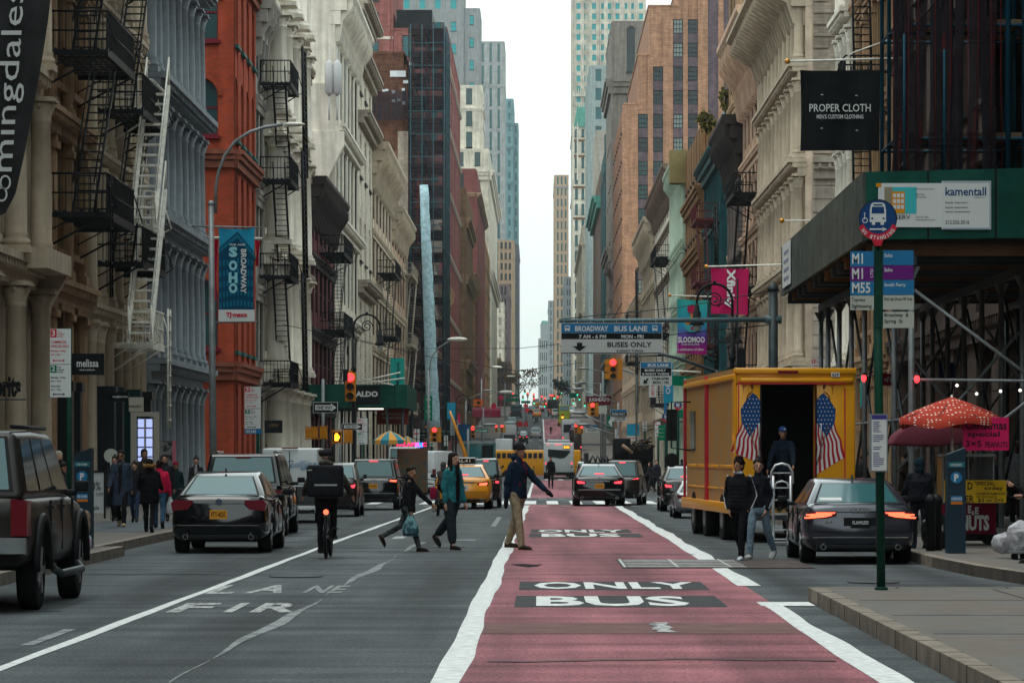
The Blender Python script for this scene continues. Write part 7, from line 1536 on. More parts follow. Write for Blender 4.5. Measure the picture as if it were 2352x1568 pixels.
  if hair == 'long':
   for e in (-1,1):caps(b,[(H_(e*.07,.0,.03),.03),(H_(e*.085,.02,-.1),(.03,.03)),(H_(e*.09,.05,-.28),(.04,.022)),(H_(e*.085,.06,-.42),(.02,.015))])
   caps(b,[(H_(0,-.07,.0),(.08,.04)),(H_(0,-.09,-.2),(.10,.035)),(H_(0,-.09,-.38),(.07,.02))])
  if hair == 'beard':ell(H_(0,.045,-.08),(.05,.04,.035)) 
  blob('hair',b,hm,root,vox)
 if near or Y <80:
  for e in (-1,1):
   b=MB();c=H_(e*.031,.083,.012);b.ball(tuple(c),(.013,.009,.007),nu=8,nv=6);b.build('eye',EYEW,root);b=MB();b.ball(tuple(H_(e*.031,.091,.012)),(.006,.004,.006),nu=6,nv=5);b.build('iris',PLAS,root)
   b=MB();caps(b,[(H_(e*.017,.092,.032),.004),(H_(e*.045,.084,.034),.004)],5);b.build('eyebrow',hm,root)
  b=MB();caps(b,[(H_(-.02,.083,-.052),.005),(H_(0,.09,-.051),.006),(H_(.02,.083,-.052),.005)],6);b.build('lips',mat('lips',(.22,.06,.05),.5,kind='flat'),root)
 if extra:extra(root,dict(o=o,up=up,fw=fw,sh=sh,nk=nk,hd=hd,H=H_,A=AJ,L=[(a+o,k+o,c+o) for a,k,c,_ in LJ],vox=vox))
 return root
def strip(root,pts,r,m,name,n=6):
 b=MB();caps(b,[(p,r) for p in pts],n);return b.build(name,m,root)
def ex_man(r,j):
 o,up,fw=j['o'],j['up'],j['fw'];m=fab((.40,.015,.03))
 strip(r,[o+fw*.128+up*t for t in (-.03,.1,.25,.4)]+[o+fw*.105+up*.5,o+fw*.07+up*.56],.0065,m,'zip');strip(r,[o+fw*.142+up*.30+Vector((-.06,-.01,0)),o+fw*.142+up*.42+Vector((-.07,-.02,0))],.005,m,'zip');strip(r,[o+fw*.118+up*.12+Vector((.1,-.01,0)),o+fw*.118+up*.18+Vector((.1,-.01,0))],.005,m,'zip')
 for S,e,h in j['A']:d=(h-e).normalized();b=MB();caps(b,[(h,.032),(h+d*.09,.042),(h+d*.15,.03)]);caps(b,[(h+d*.03,.015),(h+d*.08+Vector((.03,.03,0)),.013)],6);blob('glove',b,fab((.01,.01,.012)),r,j['vox'])
person('man in navy jacket with red zip, khaki trousers and beanie at the bus lane edge',1188,1014,1262,head=-122,look=-8,top=(.008,.018,.035),bot=(.27,.215,.14),shoe=(.03,.022,.015),skin='m',hat='beanie',hatc=(.012,.012,.016),legs=((-11,12),(11,3)),arms=((34,16,14),(-14,8,12)),bulk=1.12,legw=1.12,topl=.06,extra=ex_man,coll='hood')
def ex_girl(r,j):
 j['A']
 m=fab((.015,.12,.14));H=j['H']
 for e in (-1,1):b=MB();caps(b,[(j['sh']+Vector((e*.05,.09,.03)),.022),(j['sh']+Vector((e*.09,.115,-.06)),.02),(j['sh']+Vector((e*.08,.12,-.2)),.012)]);blob('collar',b,m,r,j['vox'])
person('young woman with long dark hair, teal denim jacket and wide dark trousers crossing',1038,1036,1262,head=-132,look=-6,top=(.02,.135,.155),topl=.06,bot=(.02,.026,.032),shoe=(.012,.014,.016),hair='long',skin='l',female=True,legs=((-22,26),(9,3)),arms=((4,8,14),(-4,8,14)),legw=1.42,bulk=1.12,extra=ex_girl,shirt=(.008,.008,.01))
BAGM=mat('striped_bag',(.16,.30,.33),.45,kind='patch',col2=(.03,.08,.10),scale=9)
def ex_boy(r,j):
 S,e,h=j['A'][1];b=MB();
 c=h+Vector((0,.0,-.12));rows=[]
 for k,(w_,d_) in enumerate(((.02,.02),(.07,.03),(.12,.06),(.16,.07),(.17,.07),(.15,.06))):
  z=-.06-k*.095;rows.append([b.P(c.x+d_*math.cos(2*math.pi*q/12),c.y+w_*math.sin(2*math.pi*q/12)+.01*math.sin(q*3+k),c.z+z+.15) for q in range(12)])
 for k in range(5):
  for q in range(12):b.F([rows[k][q],rows[k][(q+1)% 12],rows[k+1][(q+1)% 12],rows[k+1][q]],True)
 b.F(rows[-1]);o=b.build('shopping_bag',BAGM,r)
person('boy in a black hooded jacket and camouflage trousers striding with a striped plastic bag',938,1065,1266,head=-104,look=-38,top=(.010,.010,.013),topl=.10,bot=(.07,.075,.075),botcamo=(.02,.022,.025),shoe=(.015,.012,.01),skin='m',hair='short',legs=((-27,34),(18,2)),arms=((38,14,10),(6,10,6)),lean=4,coll='hood',bulk=1.08,extra=ex_boy)
# cyclist
def bicycle(label,px,pb,s,Y=None,root=None,lamp=True,head=0):
 Y=Y or YG(pb);t=thing('bicycle',label,'bicycle',(X(px,Y),Y,gz(Y)),None,R(head));t.scale=(s,s,s);fr=mat('bike_frame',(.02,.02,.022),.4,kind='flat')
 for yy in (0.0,1.08):
  b=MB();n=28
  for q in range(n):
   for q2 in range(6):
    P=lambda a,c:(.022*math.cos(c),yy+(.33+.022*math.sin(c))*math.cos(a),.352+(.33+.022*math.sin(c))*math.sin(a));a0,a1=2*math.pi*q/n,2*math.pi*(q+1)/n;c0,c1=math.pi*q2/3,math.pi*(q2+1)/3;b.quad([P(a0,c0),P(a1,c0),P(a1,c1),P(a0,c1)])
  wh=b.build('wheel',TYRE,t);b=MB()
  for q in range(14):a=q*math.pi/7;b.tube([(0,yy,.352),(0,yy+.32*math.cos(a),.352+.32*math.sin(a))],.0022,3)
  b.tube([(-.04,yy,.352),(.04,yy,.352)],.025,8);b.build('spokes',STEEL,wh)
 b=MB();b.tube([(0,.42,.30),(0,.30,.85)],.016,6);b.tube([(0,.42,.30),(0,.88,.72)],.018,6);b.tube([(0,.32,.78),(0,.86,.86)],.016,6);b.tube([(0,.84,.95),(0,1.08,.352)],.016,6)
 for e in (-1,1):b.tube([(e*.05,0,.352),(e*.03,.42,.3)],.01,5);b.tube([(e*.05,0,.352),(e*.02,.32,.78)],.009,5)
 b.build('frame',fr,t);b=MB();b.tube([(-.29,.74,1.04),(-.1,.84,1.02),(.1,.84,1.02),(.29,.74,1.04)],.013,6);b.build('handlebar',fr,t);b=MB();b.ball((0,.26,.88),(.075,.13,.035));b.build('saddle',PLAS,t)
 b=MB();b.box(-.03,.03,-.03,.01,.60,.73);b.prism([(-.03,.62),(.03,.62),(.045,.45),(-.045,.45)],-.06,-.03);b.tube([(-.025,-.05,.40),(0,.05,.70),(.025,-.05,.40)],.008,4);b.build('mudguard',CHR,t)
 b=MB();b.disc((0,-.05,.74),(0,1,0),.042,14,.02);b.build('rear_lamp',BRO,t) if lamp else None
 for e,zz_ in ((-1,.13),(1,.47)):b=MB();b.tube([(e*.05,.42,.3),(e*.07,.42+.02,zz_)],.01,5);b.box(e*.07,e*.07+e*.1,.38,.48,zz_-.012,zz_+.012);b.build('pedal_crank',fr,t)
 return t
bicycle('black bicycle with a lit red rear lamp under the courier',749,1283,.98)
def ex_cyc(r,j):
 o,up,fw=j['o'],j['up'],j['fw'];b=MB();c=o+up*.20-fw*.28
 b.box(c.x-.29,c.x+.29,c.y-.17,c.y+.15,c.z-.24,c.z+.27);q=b.build('delivery_backpack',fab((.014,.015,.018)),r,bevel=.05);b=MB();b.box(c.x-.16,c.x+.20,c.y-.178,c.y-.168,c.z-.06,c.z-.035);b.box(c.x-.27,c.x-.2,c.y-.178,c.y-.168,c.z+.18,c.z+.2);b.build('reflective_strip',mat('reflective',(.35,.36,.36),.3,kind='flat'),q)
 H=j['H'];b=MB();b.ball(tuple(H(-.09,-.02,.06)),(.05,.05,.055));b.ball(tuple(H(.05,-.03,-.03)),(.07,.07,.06));blob('fur_trim',b,mat('fur_dark',(.03,.024,.02),.95,kind='obj',var=.4,scale=40,bump=1),r,j['vox'],.02)
 strip(r,[H(-.02,-.09,-.13),H(.03,-.11,-.2)],.008,fab((.40,.015,.03)),'red_cord')
person('courier in a camouflage jacket with a big black box backpack riding away',749,1022,1268,Y=50.6,head=0,top=(.06,.055,.045),camo=(.022,.018,.014),bot=(.010,.010,.012),hat='beanie',hatc=(.02,.02,.024),legs=((24,22),(66,76)),arms=((30,30,14),(30,30,14)),lean=14,bulk=1.15,extra=ex_cyc,sit=.97,coll='hood')
# the pair beside the truck
def ex_stripes(c=(.55,.56,.57),body=True):
 def f(r,j):
  for (S,e,h),sd in zip(j['A'],(-1,1)):
   for dx in ((0,.018,-.018) if not body else (0,)):strip(r,[p+Vector((sd*.050,dx,.01)) for p in (S+Vector((-sd*.02,0,.055)),S.lerp(e,.4),S.lerp(e,.8),e,e.lerp(h,.5),h)],.008 if not body else .017,fab(c),'sleeve_stripe')
 return f
def ex_couple1(r,j):
 ex_stripes()(r,j);b=MB();caps(b,[(j['nk']+Vector((-.06,.04,.0)),.03),(j['nk']+Vector((0,.075,.01)),.03),(j['nk']+Vector((.06,.04,0)),.03)]);blob('hood_lining',b,fab((.40,.45,.5)),r,j['vox'])
 for k in range(7):o,up,fw=j['o'],j['up'],j['fw'];strip(r,[o+up*(.05+k*.065)+Vector((x,(.142-.35*abs(x)** 1.6)*1.04,0)) for x in (-.15,-.07,0,.07,.15)],.004,fab((.03,.032,.035)),'quilt_seam')
person('curly haired youth in a black puffer jacket with white sleeve stripes beside the yellow truck',1698,1047,1287,head=158,look=-14,legs=((20,14),(-17,26)),top=(.010,.010,.012),bot=(.008,.008,.010),shoe=(.38,.42,.48),skin='m',hair='curly',arms=((-16,14,40,-16),(-16,14,40,-16)),bulk=1.1,extra=ex_couple1)
person('young woman in black striped track jacket and pale blue trousers beside the curly haired youth',1744,1052,1288,Y=50.2,head=152,look=30,top=(.010,.011,.016),bot=(.17,.24,.30),shoe=(.5,.5,.5),hair='bun',female=True,legs=((-16,24),(18,12)),arms=((-14,12,36,-14),(-14,12,36,-14)),bulk=1.0,extra=ex_stripes((.45,.5,.6),False))
def ex_cap(r,j):b=MB();b.disc(tuple(j['H'](0,.10,.075)),tuple(j['H'](0,1,0)-j['H'](0,0,0)),.022,12,.008);b.build('cap_badge',SWH,r)
person('delivery man in dark navy jacket and cap leaning out of the truck doorway',1802,980,1178,Y=60.3,z0=.57,head=165,look=30,top=(.010,.018,.03),bot=(.012,.012,.014),hat='cap',hatc=(.02,.05,.16),legs=((10,5),(-5,10)),arms=((25,12,20),(12,16,10)),lean=14,bulk=1.15,topl=.1,skin='m',extra=ex_cap)
# right pavement
person('person in black quilted vest and dark hood seen from behind at the nut cart',2112,1054,1262,Y=50.8,z0=.15,head=8,top=(.010,.011,.015),bot=(.012,.012,.016),hat='hoodup',hatc=(.008,.02,.03),legs=((4,2),(-4,6)),arms=((20,14,40),(20,14,50)),bulk=1.4,shoe=(.01,.03,.04))
person('young man with grey hood raised walking under the scaffold shed at the right edge',2336,1005,1212,Y=64,z0=.15,head=170,top=(.16,.16,.17),bot=(.012,.012,.014),skin='d',hat='hoodup',hatc=(.17,.17,.18),shoe=(.2,.2,.18),arms=((6,10,30),(-6,8,10)))
person('woman in black behind the pink price sign under the shed',2290,1038,1215,Y=66,z0=.15,head=150,look=30,hair='long',female=True,skin='l',topl=.2)
person('woman with raised hand at her mouth standing behind the quilted vest person',2082,1035,1200,Y=68,z0=.15,head=120,top=(.025,.015,.012),hair='bun',female=True,arms=((30,10,110),(0,8,10)))
person('dark haired person among the shed posts behind the timetable case',1983,1042,1195,Y=72,z0=.15,head=120,hair='long',female=True,skin='m')
def ex_phone(r,j):S,e,h=j['A'][0];b=MB();b.box(h.x-.04,h.x+.04,h.y+.06,h.y+.2,h.z-.02,h.z-.008);b.build('phone',SBK,r)
person('person mostly outside the right frame edge whose hands hold a phone',2392,1040,1290,Y=44,z0=.15,head=100,arms=((22,6,66),(30,10,90)),extra=ex_phone,skin='l',top=(.012,.012,.012))
# left pavement
def ex_coat(r,j):
 b=MB();nk=j['nk'];caps(b,[(nk+Vector((-.06,.02,-.0)),.035),(nk+Vector((0,.08,-.03)),.04),(nk+Vector((.06,.02,0)),.035)]);caps(b,[(nk+Vector((0,.10,-.05)),.04),(j['o']+Vector((.03,.14,.22)),(.05,.02))]);blob('scarf',b,fab((.12,.11,.11)),r,j['vox']);b=MB();H=j['H'];c=[H(-.06,.09,.012),H(.06,.09,.012)];caps(b,[(c[0],.014),(c[1],.014)]);b.build('sunglasses',SBK,r)
person('man in open blue grey long coat, scarf and sunglasses on the left pavement',278,1028,1207,Y=66.5,z0=.15,head=178,top=(.035,.05,.075),topl=.42,bot=(.010,.010,.012),shoe=(.28,.22,.14),skin='m',hair='beard',extra=ex_coat,shirt=(.015,.015,.018),bulk=1.15)
person('woman in dark coat and jeans between the long coat man and the fur hood coat',309,1056,1197,Y=71,z0=.15,head=178,bot=(.03,.05,.09),hair='bun',female=True,topl=.15,skin='l')
def ex_fur(r,j):
 b=MB();n=j['nk']+Vector((0,-.03,.07));
 for q in range(14):a=q*.4488;b.ball((n.x+.12*math.cos(a),n.y+.11*math.sin(a),n.z+.015*math.sin(q*2)),(.045,.045,.045),nu=7,nv=5)
 blob('fur_hood',b,mat('fur_tan',(.24,.12,.04),.95,kind='obj',var=.4,scale=30,bump=1),r,j['vox'],.03)
person('person in bulky black coat with tan fur hood walking away on the left pavement',343,1048,1221,Y=61.5,z0=.15,head=0,top=(.008,.008,.009),topl=.22,bot=(.008,.008,.009),bulk=1.32,extra=ex_fur,arms=((10,14,60),(10,14,60)))
person('tall man looking left behind the fur hood coat',333,1027,1190,Y=75,z0=.15,head=170,look=40,skin='m',top=(.04,.035,.03))
def ex_wbag(r,j):S,e,h=j['A'][1];b=MB();caps(b,[(h+Vector((0,0,-.08)),.04),(h+Vector((.01,0,-.25)),(.12,.07)),(h+Vector((0,0,-.42)),(.13,.08))]);blob('shopping_bag',b,fab((.42,.42,.44)),r,j['vox'],.03)
person('person in a bright pink puffer jacket and jeans carrying a white bag on the left',366,1052,1212,Y=65,z0=.15,head=4,top=(.50,.012,.055),bot=(.03,.07,.12),skin='l',bulk=1.18,arms=((0,8,8),(4,14,6)),extra=ex_wbag)
person('bearded man in black jacket right of the pink puffer',379,1039,1196,Y=72,z0=.15,head=178,hair='beard',bulk=1.15,skin='l')
person('woman in dark red knit hat and dark green coat on the left pavement',404,1054,1190,Y=74,z0=.15,head=178,hat='beanie',hatc=(.22,.012,.04),top=(.012,.03,.03),topl=.3,female=True,skin='m')
person('smiling woman in dark coat just left of the tall black suv',451,1045,1180,Y=80,z0=.15,head=178,female=True,hair='bun',top=(.025,.025,.03),shirt=(.3,.3,.3))
person('blond person with tan fur collar near the left pay station',117,1049,1250,Y=56,z0=.15,head=-70,hairm=BLD,hair='long',extra=ex_fur,female=True)
person('grey haired person with glasses behind the blond one by the pay station',133,1045,1245,Y=58.5,z0=.15,head=-150,hairm=GRH,skin='l')
person('dark haired woman using the left pay station',140,1066,1260,Y=53,z0=.15,head=-80,hair='bun',arms=((30,6,60),(40,6,30)),female=True,skin='m')
person('person with short dark hair seen through the gap above the off road truck',81,1029,1210,Y=66,z0=.15,head=10,skin='m')
person('person hidden behind the shoulder of the long coat man',264,1042,1195,Y=72,z0=.15,head=178,female=True,hair='bun')
# road and far people
person('man in black with pale papers in hand on the bus lane beyond the crossing',1265,1046,1120,Y=181,head=176,legs=((10,4),(-8,4)),top=(.012,.012,.014))
person('woman with tan shoulder bag stepping right of the city bus',1329,1056,1096,Y=258,head=-60,female=True,hair='long',extra=lambda r,j:strip(r,[j['o']+Vector((-.2,-.12,.12)),j['o']+Vector((-.2,.12,.1))],.13,fab((.3,.24,.18)),'shoulder_bag',8))
person('person in tan coat left of the city bus',1226,1061,1094,Y=262,head=90,top=(.2,.13,.08),topl=.3)
bicycle('bicycle of the grey jacketed courier behind the teal jacket woman',1005,1182,.95,lamp=False)
person('courier in grey brown jacket with dark gloves riding behind the teal jacket woman',1018,1044,1165,Y=88,head=-25,top=(.055,.045,.04),bulk=1.2,sit=.95,legs=((50,60),(24,22)),arms=((40,8,10),(40,8,10)),hat='hoodup',hatc=(.06,.055,.055))
b=MB();b.box(X(988,86),X(1004,86),85.7,86,Z(1146,86),Z(1118,86));tag(b.build('delivery_bag',fab((.22,.01,.04)),bevel=.04),'dark red delivery bag hanging beside the grey jacketed courier','bag')
person('left of two pedestrians crossing in front of the far yellow taxi',1231,951,972,Y=655,head=90,vox=.05,legs=((30,0),(-30,0)));person('right of two pedestrians crossing in front of the far yellow taxi',1235,952,972,Y=657,head=90,vox=.05,legs=((30,0),(-30,0)))
person('rider in dark clothes on the far red bus lane',1265,983,1003,Y=590,head=180,vox=.04);
b=MB();b.tube([(X(1265,589.5),589.5,gz(589.5)+.05),(X(1265,589.5),589.5,gz(589.5)+.8)],.06,6);b.tube([(X(1261,589.5),589.5,gz(589.5)+1.05),(X(1269,589.5),589.5,gz(589.5)+1.05)],.04,5);tag(b.build('bicycle',TYRE),'bicycle seen end on under the far rider on the bus lane','bicycle')
HV=(.55,.55,.01)
person('worker in yellow vest and white helmet on the white shed roof',1018,945,975,Y=352,z0=4.1,head=150,top=HV,hat='beanie',hatc=(.5,.5,.5));person('worker in black with white helmet on the white shed roof left of the yellow vest',1004,946,973,Y=352,z0=4.1,head=120,hat='beanie',hatc=(.5,.5,.5))
person('long haired woman in black left of the parked black sedan',1494,1058,1130,Y=135,z0=.05,head=120,hair='long',female=True);person('person in black coat second from the left on the right pavement',1508,1052,1126,Y=140,z0=.05,head=180)
person('worker in yellow vest and white helmet beside the truck flank',1541,1044,1120,Y=146,z0=.05,head=150,top=HV,hat='beanie',hatc=(.5,.5,.5));person('person with dark hat standing right in front of the yellow vest worker',1546,1054,1130,Y=134,z0=.05,head=0,hat='beanie');person('pedestrian in dark coat close to the truck mirror',1566,1050,1124,Y=143,z0=.05,head=0)

# ================================================================ nut cart, shop signs, odds and ends
def board(name,label,cat,pa,qa,pb,qb,Y,m,th=.03,txt=(),group=None):
 t=thing(name,label,cat,(X((pa+pb)/2,Y),Y,Z(qb,Y)),group,world=True);b=MB(FF(Y));rectpx(b,pa,qa,pb,qb,Y,0,th);b.build('board',m,t)
 for s_,a,q,c,d,mm,*rot in txt:tpx(s_,a,q,c,d,Y,th+.004,mm,t,bold=.02,rot=rot[0] if rot else 0)
 return t
Y=52.5
t=thing('nut_cart','street nut cart with a maroon lettered front and glass case under the shed','food cart',(X(2225,Y),Y,.15),world=True)
b=MB();b.box(X(2165,Y),X(2288,Y),Y,Y+1.0,Z(1226,Y),Z(1155,Y));b.build('cart_body',mat('cart_maroon',(.16,.008,.03),.5,kind='obj',var=.2),t,bevel=.02)
b=MB();b.box(X(2162,Y),X(2290,Y),Y-.03,Y+1.02,Z(1155,Y),Z(1148,Y));b.build('counter',STEEL,t)
b=MB();b.box(X(2168,Y),X(2285,Y),Y+.1,Y+.9,Z(1148,Y),Z(1050,Y));b.build('glass_case',mat('case_glass',(.06,.075,.08),.1,kind='flat',alpha=.6),t)
b=MB()
for px in (2168,2226,2284):b.box(X(px,Y)-.012,X(px,Y)+.012,Y+.08,Y+.1,Z(1148,Y),Z(1045,Y))
b.box(X(2165,Y),X(2287,Y),Y+.06,Y+.95,Z(1048,Y),Z(1042,Y));b.build('case_frame',STEEL,t)
for px in (2182,2275):b=MB();b.tube([(X(px,Y),Y+.1,.15+.14),(X(px,Y),Y+.18,.15+.14)],.14,14);b.build('wheel',TYRE,t)
b=MB();b.box(X(2190,Y),X(2265,Y),Y+.1,Y+.8,.22,Z(1226,Y));b.build('undercarriage',PLAS,t)
for s_,a,q,c,d in (('E',2223,1160,2231,1178),('&',2232,1172,2238,1182),('E',2239,1164,2248,1180),('NUTS',2205,1182,2272,1218)):tpx(s_,a,q,c,d,Y,.01,SWH,t,bold=.05)
b=MB();rr=random.Random(3)
for k in range(12):b.ball((X(2175+k*9,Y),Y+.4,Z(1145,Y)+.04),(.05,.05,.06),nu=6,nv=4)
b.build('nut_bag',mat('roasted_nuts',(.22,.10,.04),.6,kind='obj',var=.4,scale=20),t)
t=thing('umbrella','red umbrella with white polka dots over the nut cart','umbrella',(X(2188,51.5),52.0,.15),world=True);Yu=51.6
DOT=mat('polka_red',(.50,.055,.025),.8,kind='flat');nt_=DOT.node_tree;N_=nt_.nodes;tcx=N_.new('ShaderNodeNewGeometry');mp=N_.new('ShaderNodeMapping');mp.inputs['Scale'].default_value=(1,.35,1.6);vo=N_.new('ShaderNodeTexVoronoi');vo.inputs['Scale'].default_value=16;vo.inputs['Randomness'].default_value=.25;rr_=N_.new('ShaderNodeValToRGB');rr_.color_ramp.interpolation='CONSTANT';rr_.color_ramp.elements[0].color=(.62,.58,.5,1);rr_.color_ramp.elements[1].position=.26;rr_.color_ramp.elements[1].color=(.36,.04,.025,1)
nt_.links.new(tcx.outputs['Position'],mp.inputs[0]);nt_.links.new(mp.outputs[0],vo.inputs['Vector']);nt_.links.new(vo.outputs['Distance'],rr_.inputs[0]);nt_.links.new(rr_.outputs[0],N_['Principled BSDF'].inputs['Base Color'])
cx,R0=X(2186,Yu),120/7500*Yu;b=MB();zt_=Z(911,Yu);rows=[]
for k,(f,dz) in enumerate(((0,0),(.35,-.10),(.7,-.22),(1.0,-.34),(1.0,-.46))):
 row=[]
 for q in range(32):
  a=2*math.pi*q/32;sc_l=abs(math.cos(a*4));sag=-.05*(1-sc_l)*f*(1 if k <4 else -1.0)-(.07*(1-sc_l) if k == 4 else 0);row.append(b.P(cx+R0*f*(1-.05*(1-sc_l))*math.cos(a),Yu+R0*f*math.sin(a),zt_+dz+sag+.04*math.sin(q*.8)*f))
 rows.append(row)
for k in range(4):
 for q in range(32):b.F([rows[k][q],rows[k][(q+1)% 32],rows[k+1][(q+1)% 32],rows[k+1][q]],True)
b.build('canopy',DOT,t);b=MB();b.tube([(cx,Yu,zt_+.03),(cx+.03,Yu,.15)],.018,6);b.build('pole',WIRON,t)
b=MB()
for q in range(8):a=math.pi*q/4+.39;b.tube([(cx,Yu,zt_-.02),(cx+R0*math.cos(a)*.98,Yu+R0*math.sin(a)*.98,zt_-.33)],.006,4)
b.build('rib',DSTEEL,t)
t=thing('umbrella','plain maroon umbrella tucked under the polka dot one','umbrella',(X(2110,53),53,.15),world=True);b=MB();c2=X(2135,53.4);pts=[(X(2040,53.4),Z(1022,53.4)),(X(2052,53.4),Z(1000,53.4)),(X(2086,53.4),Z(972,53.4)),(X(2150,53.4),Z(960,53.4)),(X(2215,53.4),Z(985,53.4)),(X(2222,53.4),Z(1018,53.4)),(X(2138,53.4),Z(1026,53.4))]
b.prism(pts,53.0,53.9);b.build('canopy',mat('maroon_canvas',(.13,.03,.045),.85,kind='obj',var=.2),t,bevel=.04);b=MB();b.tube([(X(2138,53.4),53.4,.15),(X(2138,53.4),53.4,Z(1000,53.4))],.02,6);b.build('pole',STEEL,t)
PINKP=mat('pink_card',(.55,.012,.10),.7,kind='flat');YELC=mat('yellow_card',(.55,.33,.015),.7,kind='flat')
board('price_sign','bright pink handwritten price card hanging under the polka dot umbrella','sign',2212,958,2317,1034,51.0,PINKP,.01,[('Christmas',2216,966,2312,986,SBK),('special',2222,990,2296,1006,SBK),('3×5',2217,1011,2254,1026,SBK),('PEANUTS',2263,1014,2314,1027,SBK)])
board('price_sign','yellow handwritten price card on the cart front right of the pay station','sign',2214,1102,2311,1154,51.6,YELC,.01,[('"SPECIAL',2238,1105,2285,1114,SBK),('today',2260,1116,2304,1127,SBK),('CASHEWS-ALMONDS',2240,1130,2309,1136,SBK),('OR COCONUTS',2242,1138,2290,1143,SBK),('$3 or 2×5',2246,1144,2305,1153,SBK),('ER',2217,1137,2237,1153,SBK),('D',2222,1107,2234,1124,SBK)])
board('price_sign','narrow yellow card left of the pay station on the cart','sign',2168,1102,2186,1152,51.7,YELC,.01)
for px,Yb_,lb in ((2138,49.5,'left'),(2152,49.8,'right')):
 t=thing('bollard','black round topped bollard by the nut cart, the ' +lb+' one','bollard',(X(px,Yb_),Yb_,.15),world=True);b=MB();b.lathe(X(px,Yb_),Yb_,[(.075,0),(.075,.72),(.085,.74),(.085,.78),(.06,.83),(.02,.86)],12,z=.15);b.build('post',PLAS,t)
def bag(label,px,py,r,Y,m,seed=1,name='rubbish_bag',z=None):
 b=MB();b.ball((0,0,0),r,nu=18,nv=12);b.ball((r[0]*.5,.02,r[2]*.5),(r[0]*.5,r[1]*.5,r[2]*.6),nu=12,nv=8)
 o=b.build(name,m);d=o.modifiers.new('r','REMESH');d.mode='VOXEL';d.voxel_size=.014;d=o.modifiers.new('d','DISPLACE');d.texture=tex2;d.strength=r[0]*.45;d.mid_level=.5;o.location=(X(px,Y),Y,z or Z(py,Y));applied(o);o.data.shade_smooth();return tag(o,label,'rubbish bag' if 'rubbish' in name else 'bag')
tex2=bpy.data.textures.new('crumple','CLOUDS');tex2.noise_scale=.16
BB=mat('black_bag',(.008,.009,.010),.3,kind='flat',spec=.6)
bag('shiny black rubbish bag heaped behind the two bollards',2145,1225,(.2,.2,.26),50.6,BB,z=.42);bag('smaller black rubbish bag at the foot of the pay station',2162,1240,(.16,.16,.2),50.4,BB,z=.34)
PB=mat('clear_plastic_bag',(.46,.45,.48),.3,kind='obj',var=.35,scale=8,bump=.5,spec=.6,alpha=.8)
bag('crumpled translucent plastic sack on the right kerb, the left of two',2308,1275,(.19,.16,.15),46.0,PB,name='plastic_sack',z=.36);bag('crumpled translucent plastic sack at the right frame edge',2345,1260,(.2,.16,.24),45.6,PB,name='plastic_sack',z=.45)
t=thing('hand_cart','low cart with small wheels carrying the plastic sacks at the right edge','cart',(X(2345,45.6),45.6,.15),world=True);b=MB();b.box(X(2318,45.6),X(2375,45.6),45.3,46,.24,.27);b.build('deck',STEEL,t)
for px in (2325,2345):b=MB();b.tube([(X(px,45.6),45.35,.20),(X(px,45.6),45.4,.20)],.05,10);b.build('wheel',TYRE,t)
# left shops
board('shop_sign','black blade sign with white lettering beside the nearest parking sign','shop sign',163,812,240,861,63,SBK,.1,[('melissa',178,825,228,843,SWH),('GALERIA',184,848,220,851,SWH)])
board('shop_sign','small black glasses shop sign under the white stairs','shop sign',252,900,296,922,84,SBK,.1,[('sunglass hut',260,908,294,914,SWH)]);board('shop_sign','cream jewellery shop sign right of the small black one','shop sign',297,912,330,945,86,mat('sign_cream',(.38,.36,.30),.5,kind='flat'),.1,[('PANDÖRA',297.5,929,325,936,SBK)])
board('shop_sign','small black clothes shop sign beyond the red brick corner','shop sign',608,965,649,994,128,SBK,.1,[('J.CREW',618,973,640,981,mat('gold_letters',(.2,.12,.05),.5,kind='flat'))])
t=board('shop_sign','black cut out letters on a rail at the far left edge','shop sign',-20,882,50,884,60,SBK,.05);tpx('brits',-8,862,50,912,60,.1,SBK,t,bold=.06)
q=MB(FF(60));rectpx(q,-20,916,60,919,60,0,.05);q.build('rail',DSTEEL,t)
t=thing('doorway','pale framed shop door glowing with bluish lit panes behind the pedestrians','door',(X(330,90),90,.15),world=True);Yd=86;q=MB(FF(Yd));rectpx(q,301,946,366,956,Yd,0,.1);rectpx(q,301,956,314,1130,Yd,0,.1);rectpx(q,354,956,366,1130,Yd,0,.1);rectpx(q,332,960,335,1130,Yd,.02,.09);q.build('frame',mat('door_cream',(.33,.31,.26),.6,kind='flat'),t)
q=MB(FF(Yd));WP=glow('cold_window_light',(.42,.50,.85),.75)
for i in range(2):
 for j in range(5):rectpx(q,317+i*19,962+j*22,331+i*19,981+j*22,Yd,0,.02)
q.build('pane',WP,t)
board('shop_poster','perfume style poster in black white and pink behind the pedestrians','poster',363,1012,404,1068,92,mat('poster_grey',(.22,.22,.22),.5,kind='patch',col2=(.03,.03,.03),scale=4),.03);board('shop_poster','pink strip poster beside the black and white one','poster',396,1012,404,1066,91.8,mat('poster_pink',(.45,.14,.18),.5,kind='flat'),.03)
t=thing('a_frame_sign','white pavement sign reading a percentage off behind the left pay station','sandwich board',(X(225,60),60,.15),world=True);q=MB(FF(60));rectpx(q,208,1082,241,1178,60,0,.03,0);q.mi=1;rectpx(q,206,1080,243,1084,60,-.01,.05,1);rectpx(q,239,1084,243,1190,60,-.01,.05,1);q.build('board',[mat('board_white',(.40,.42,.42),.5,kind='flat'),SBK],t)
tpx('0%',211,1106,232,1126,60,.035,SBK,t);tpx('OFF',221,1131,238,1139,60,.035,SBK,t);tpx('sale',212,1160,228,1170,60,.035,SBK,t)
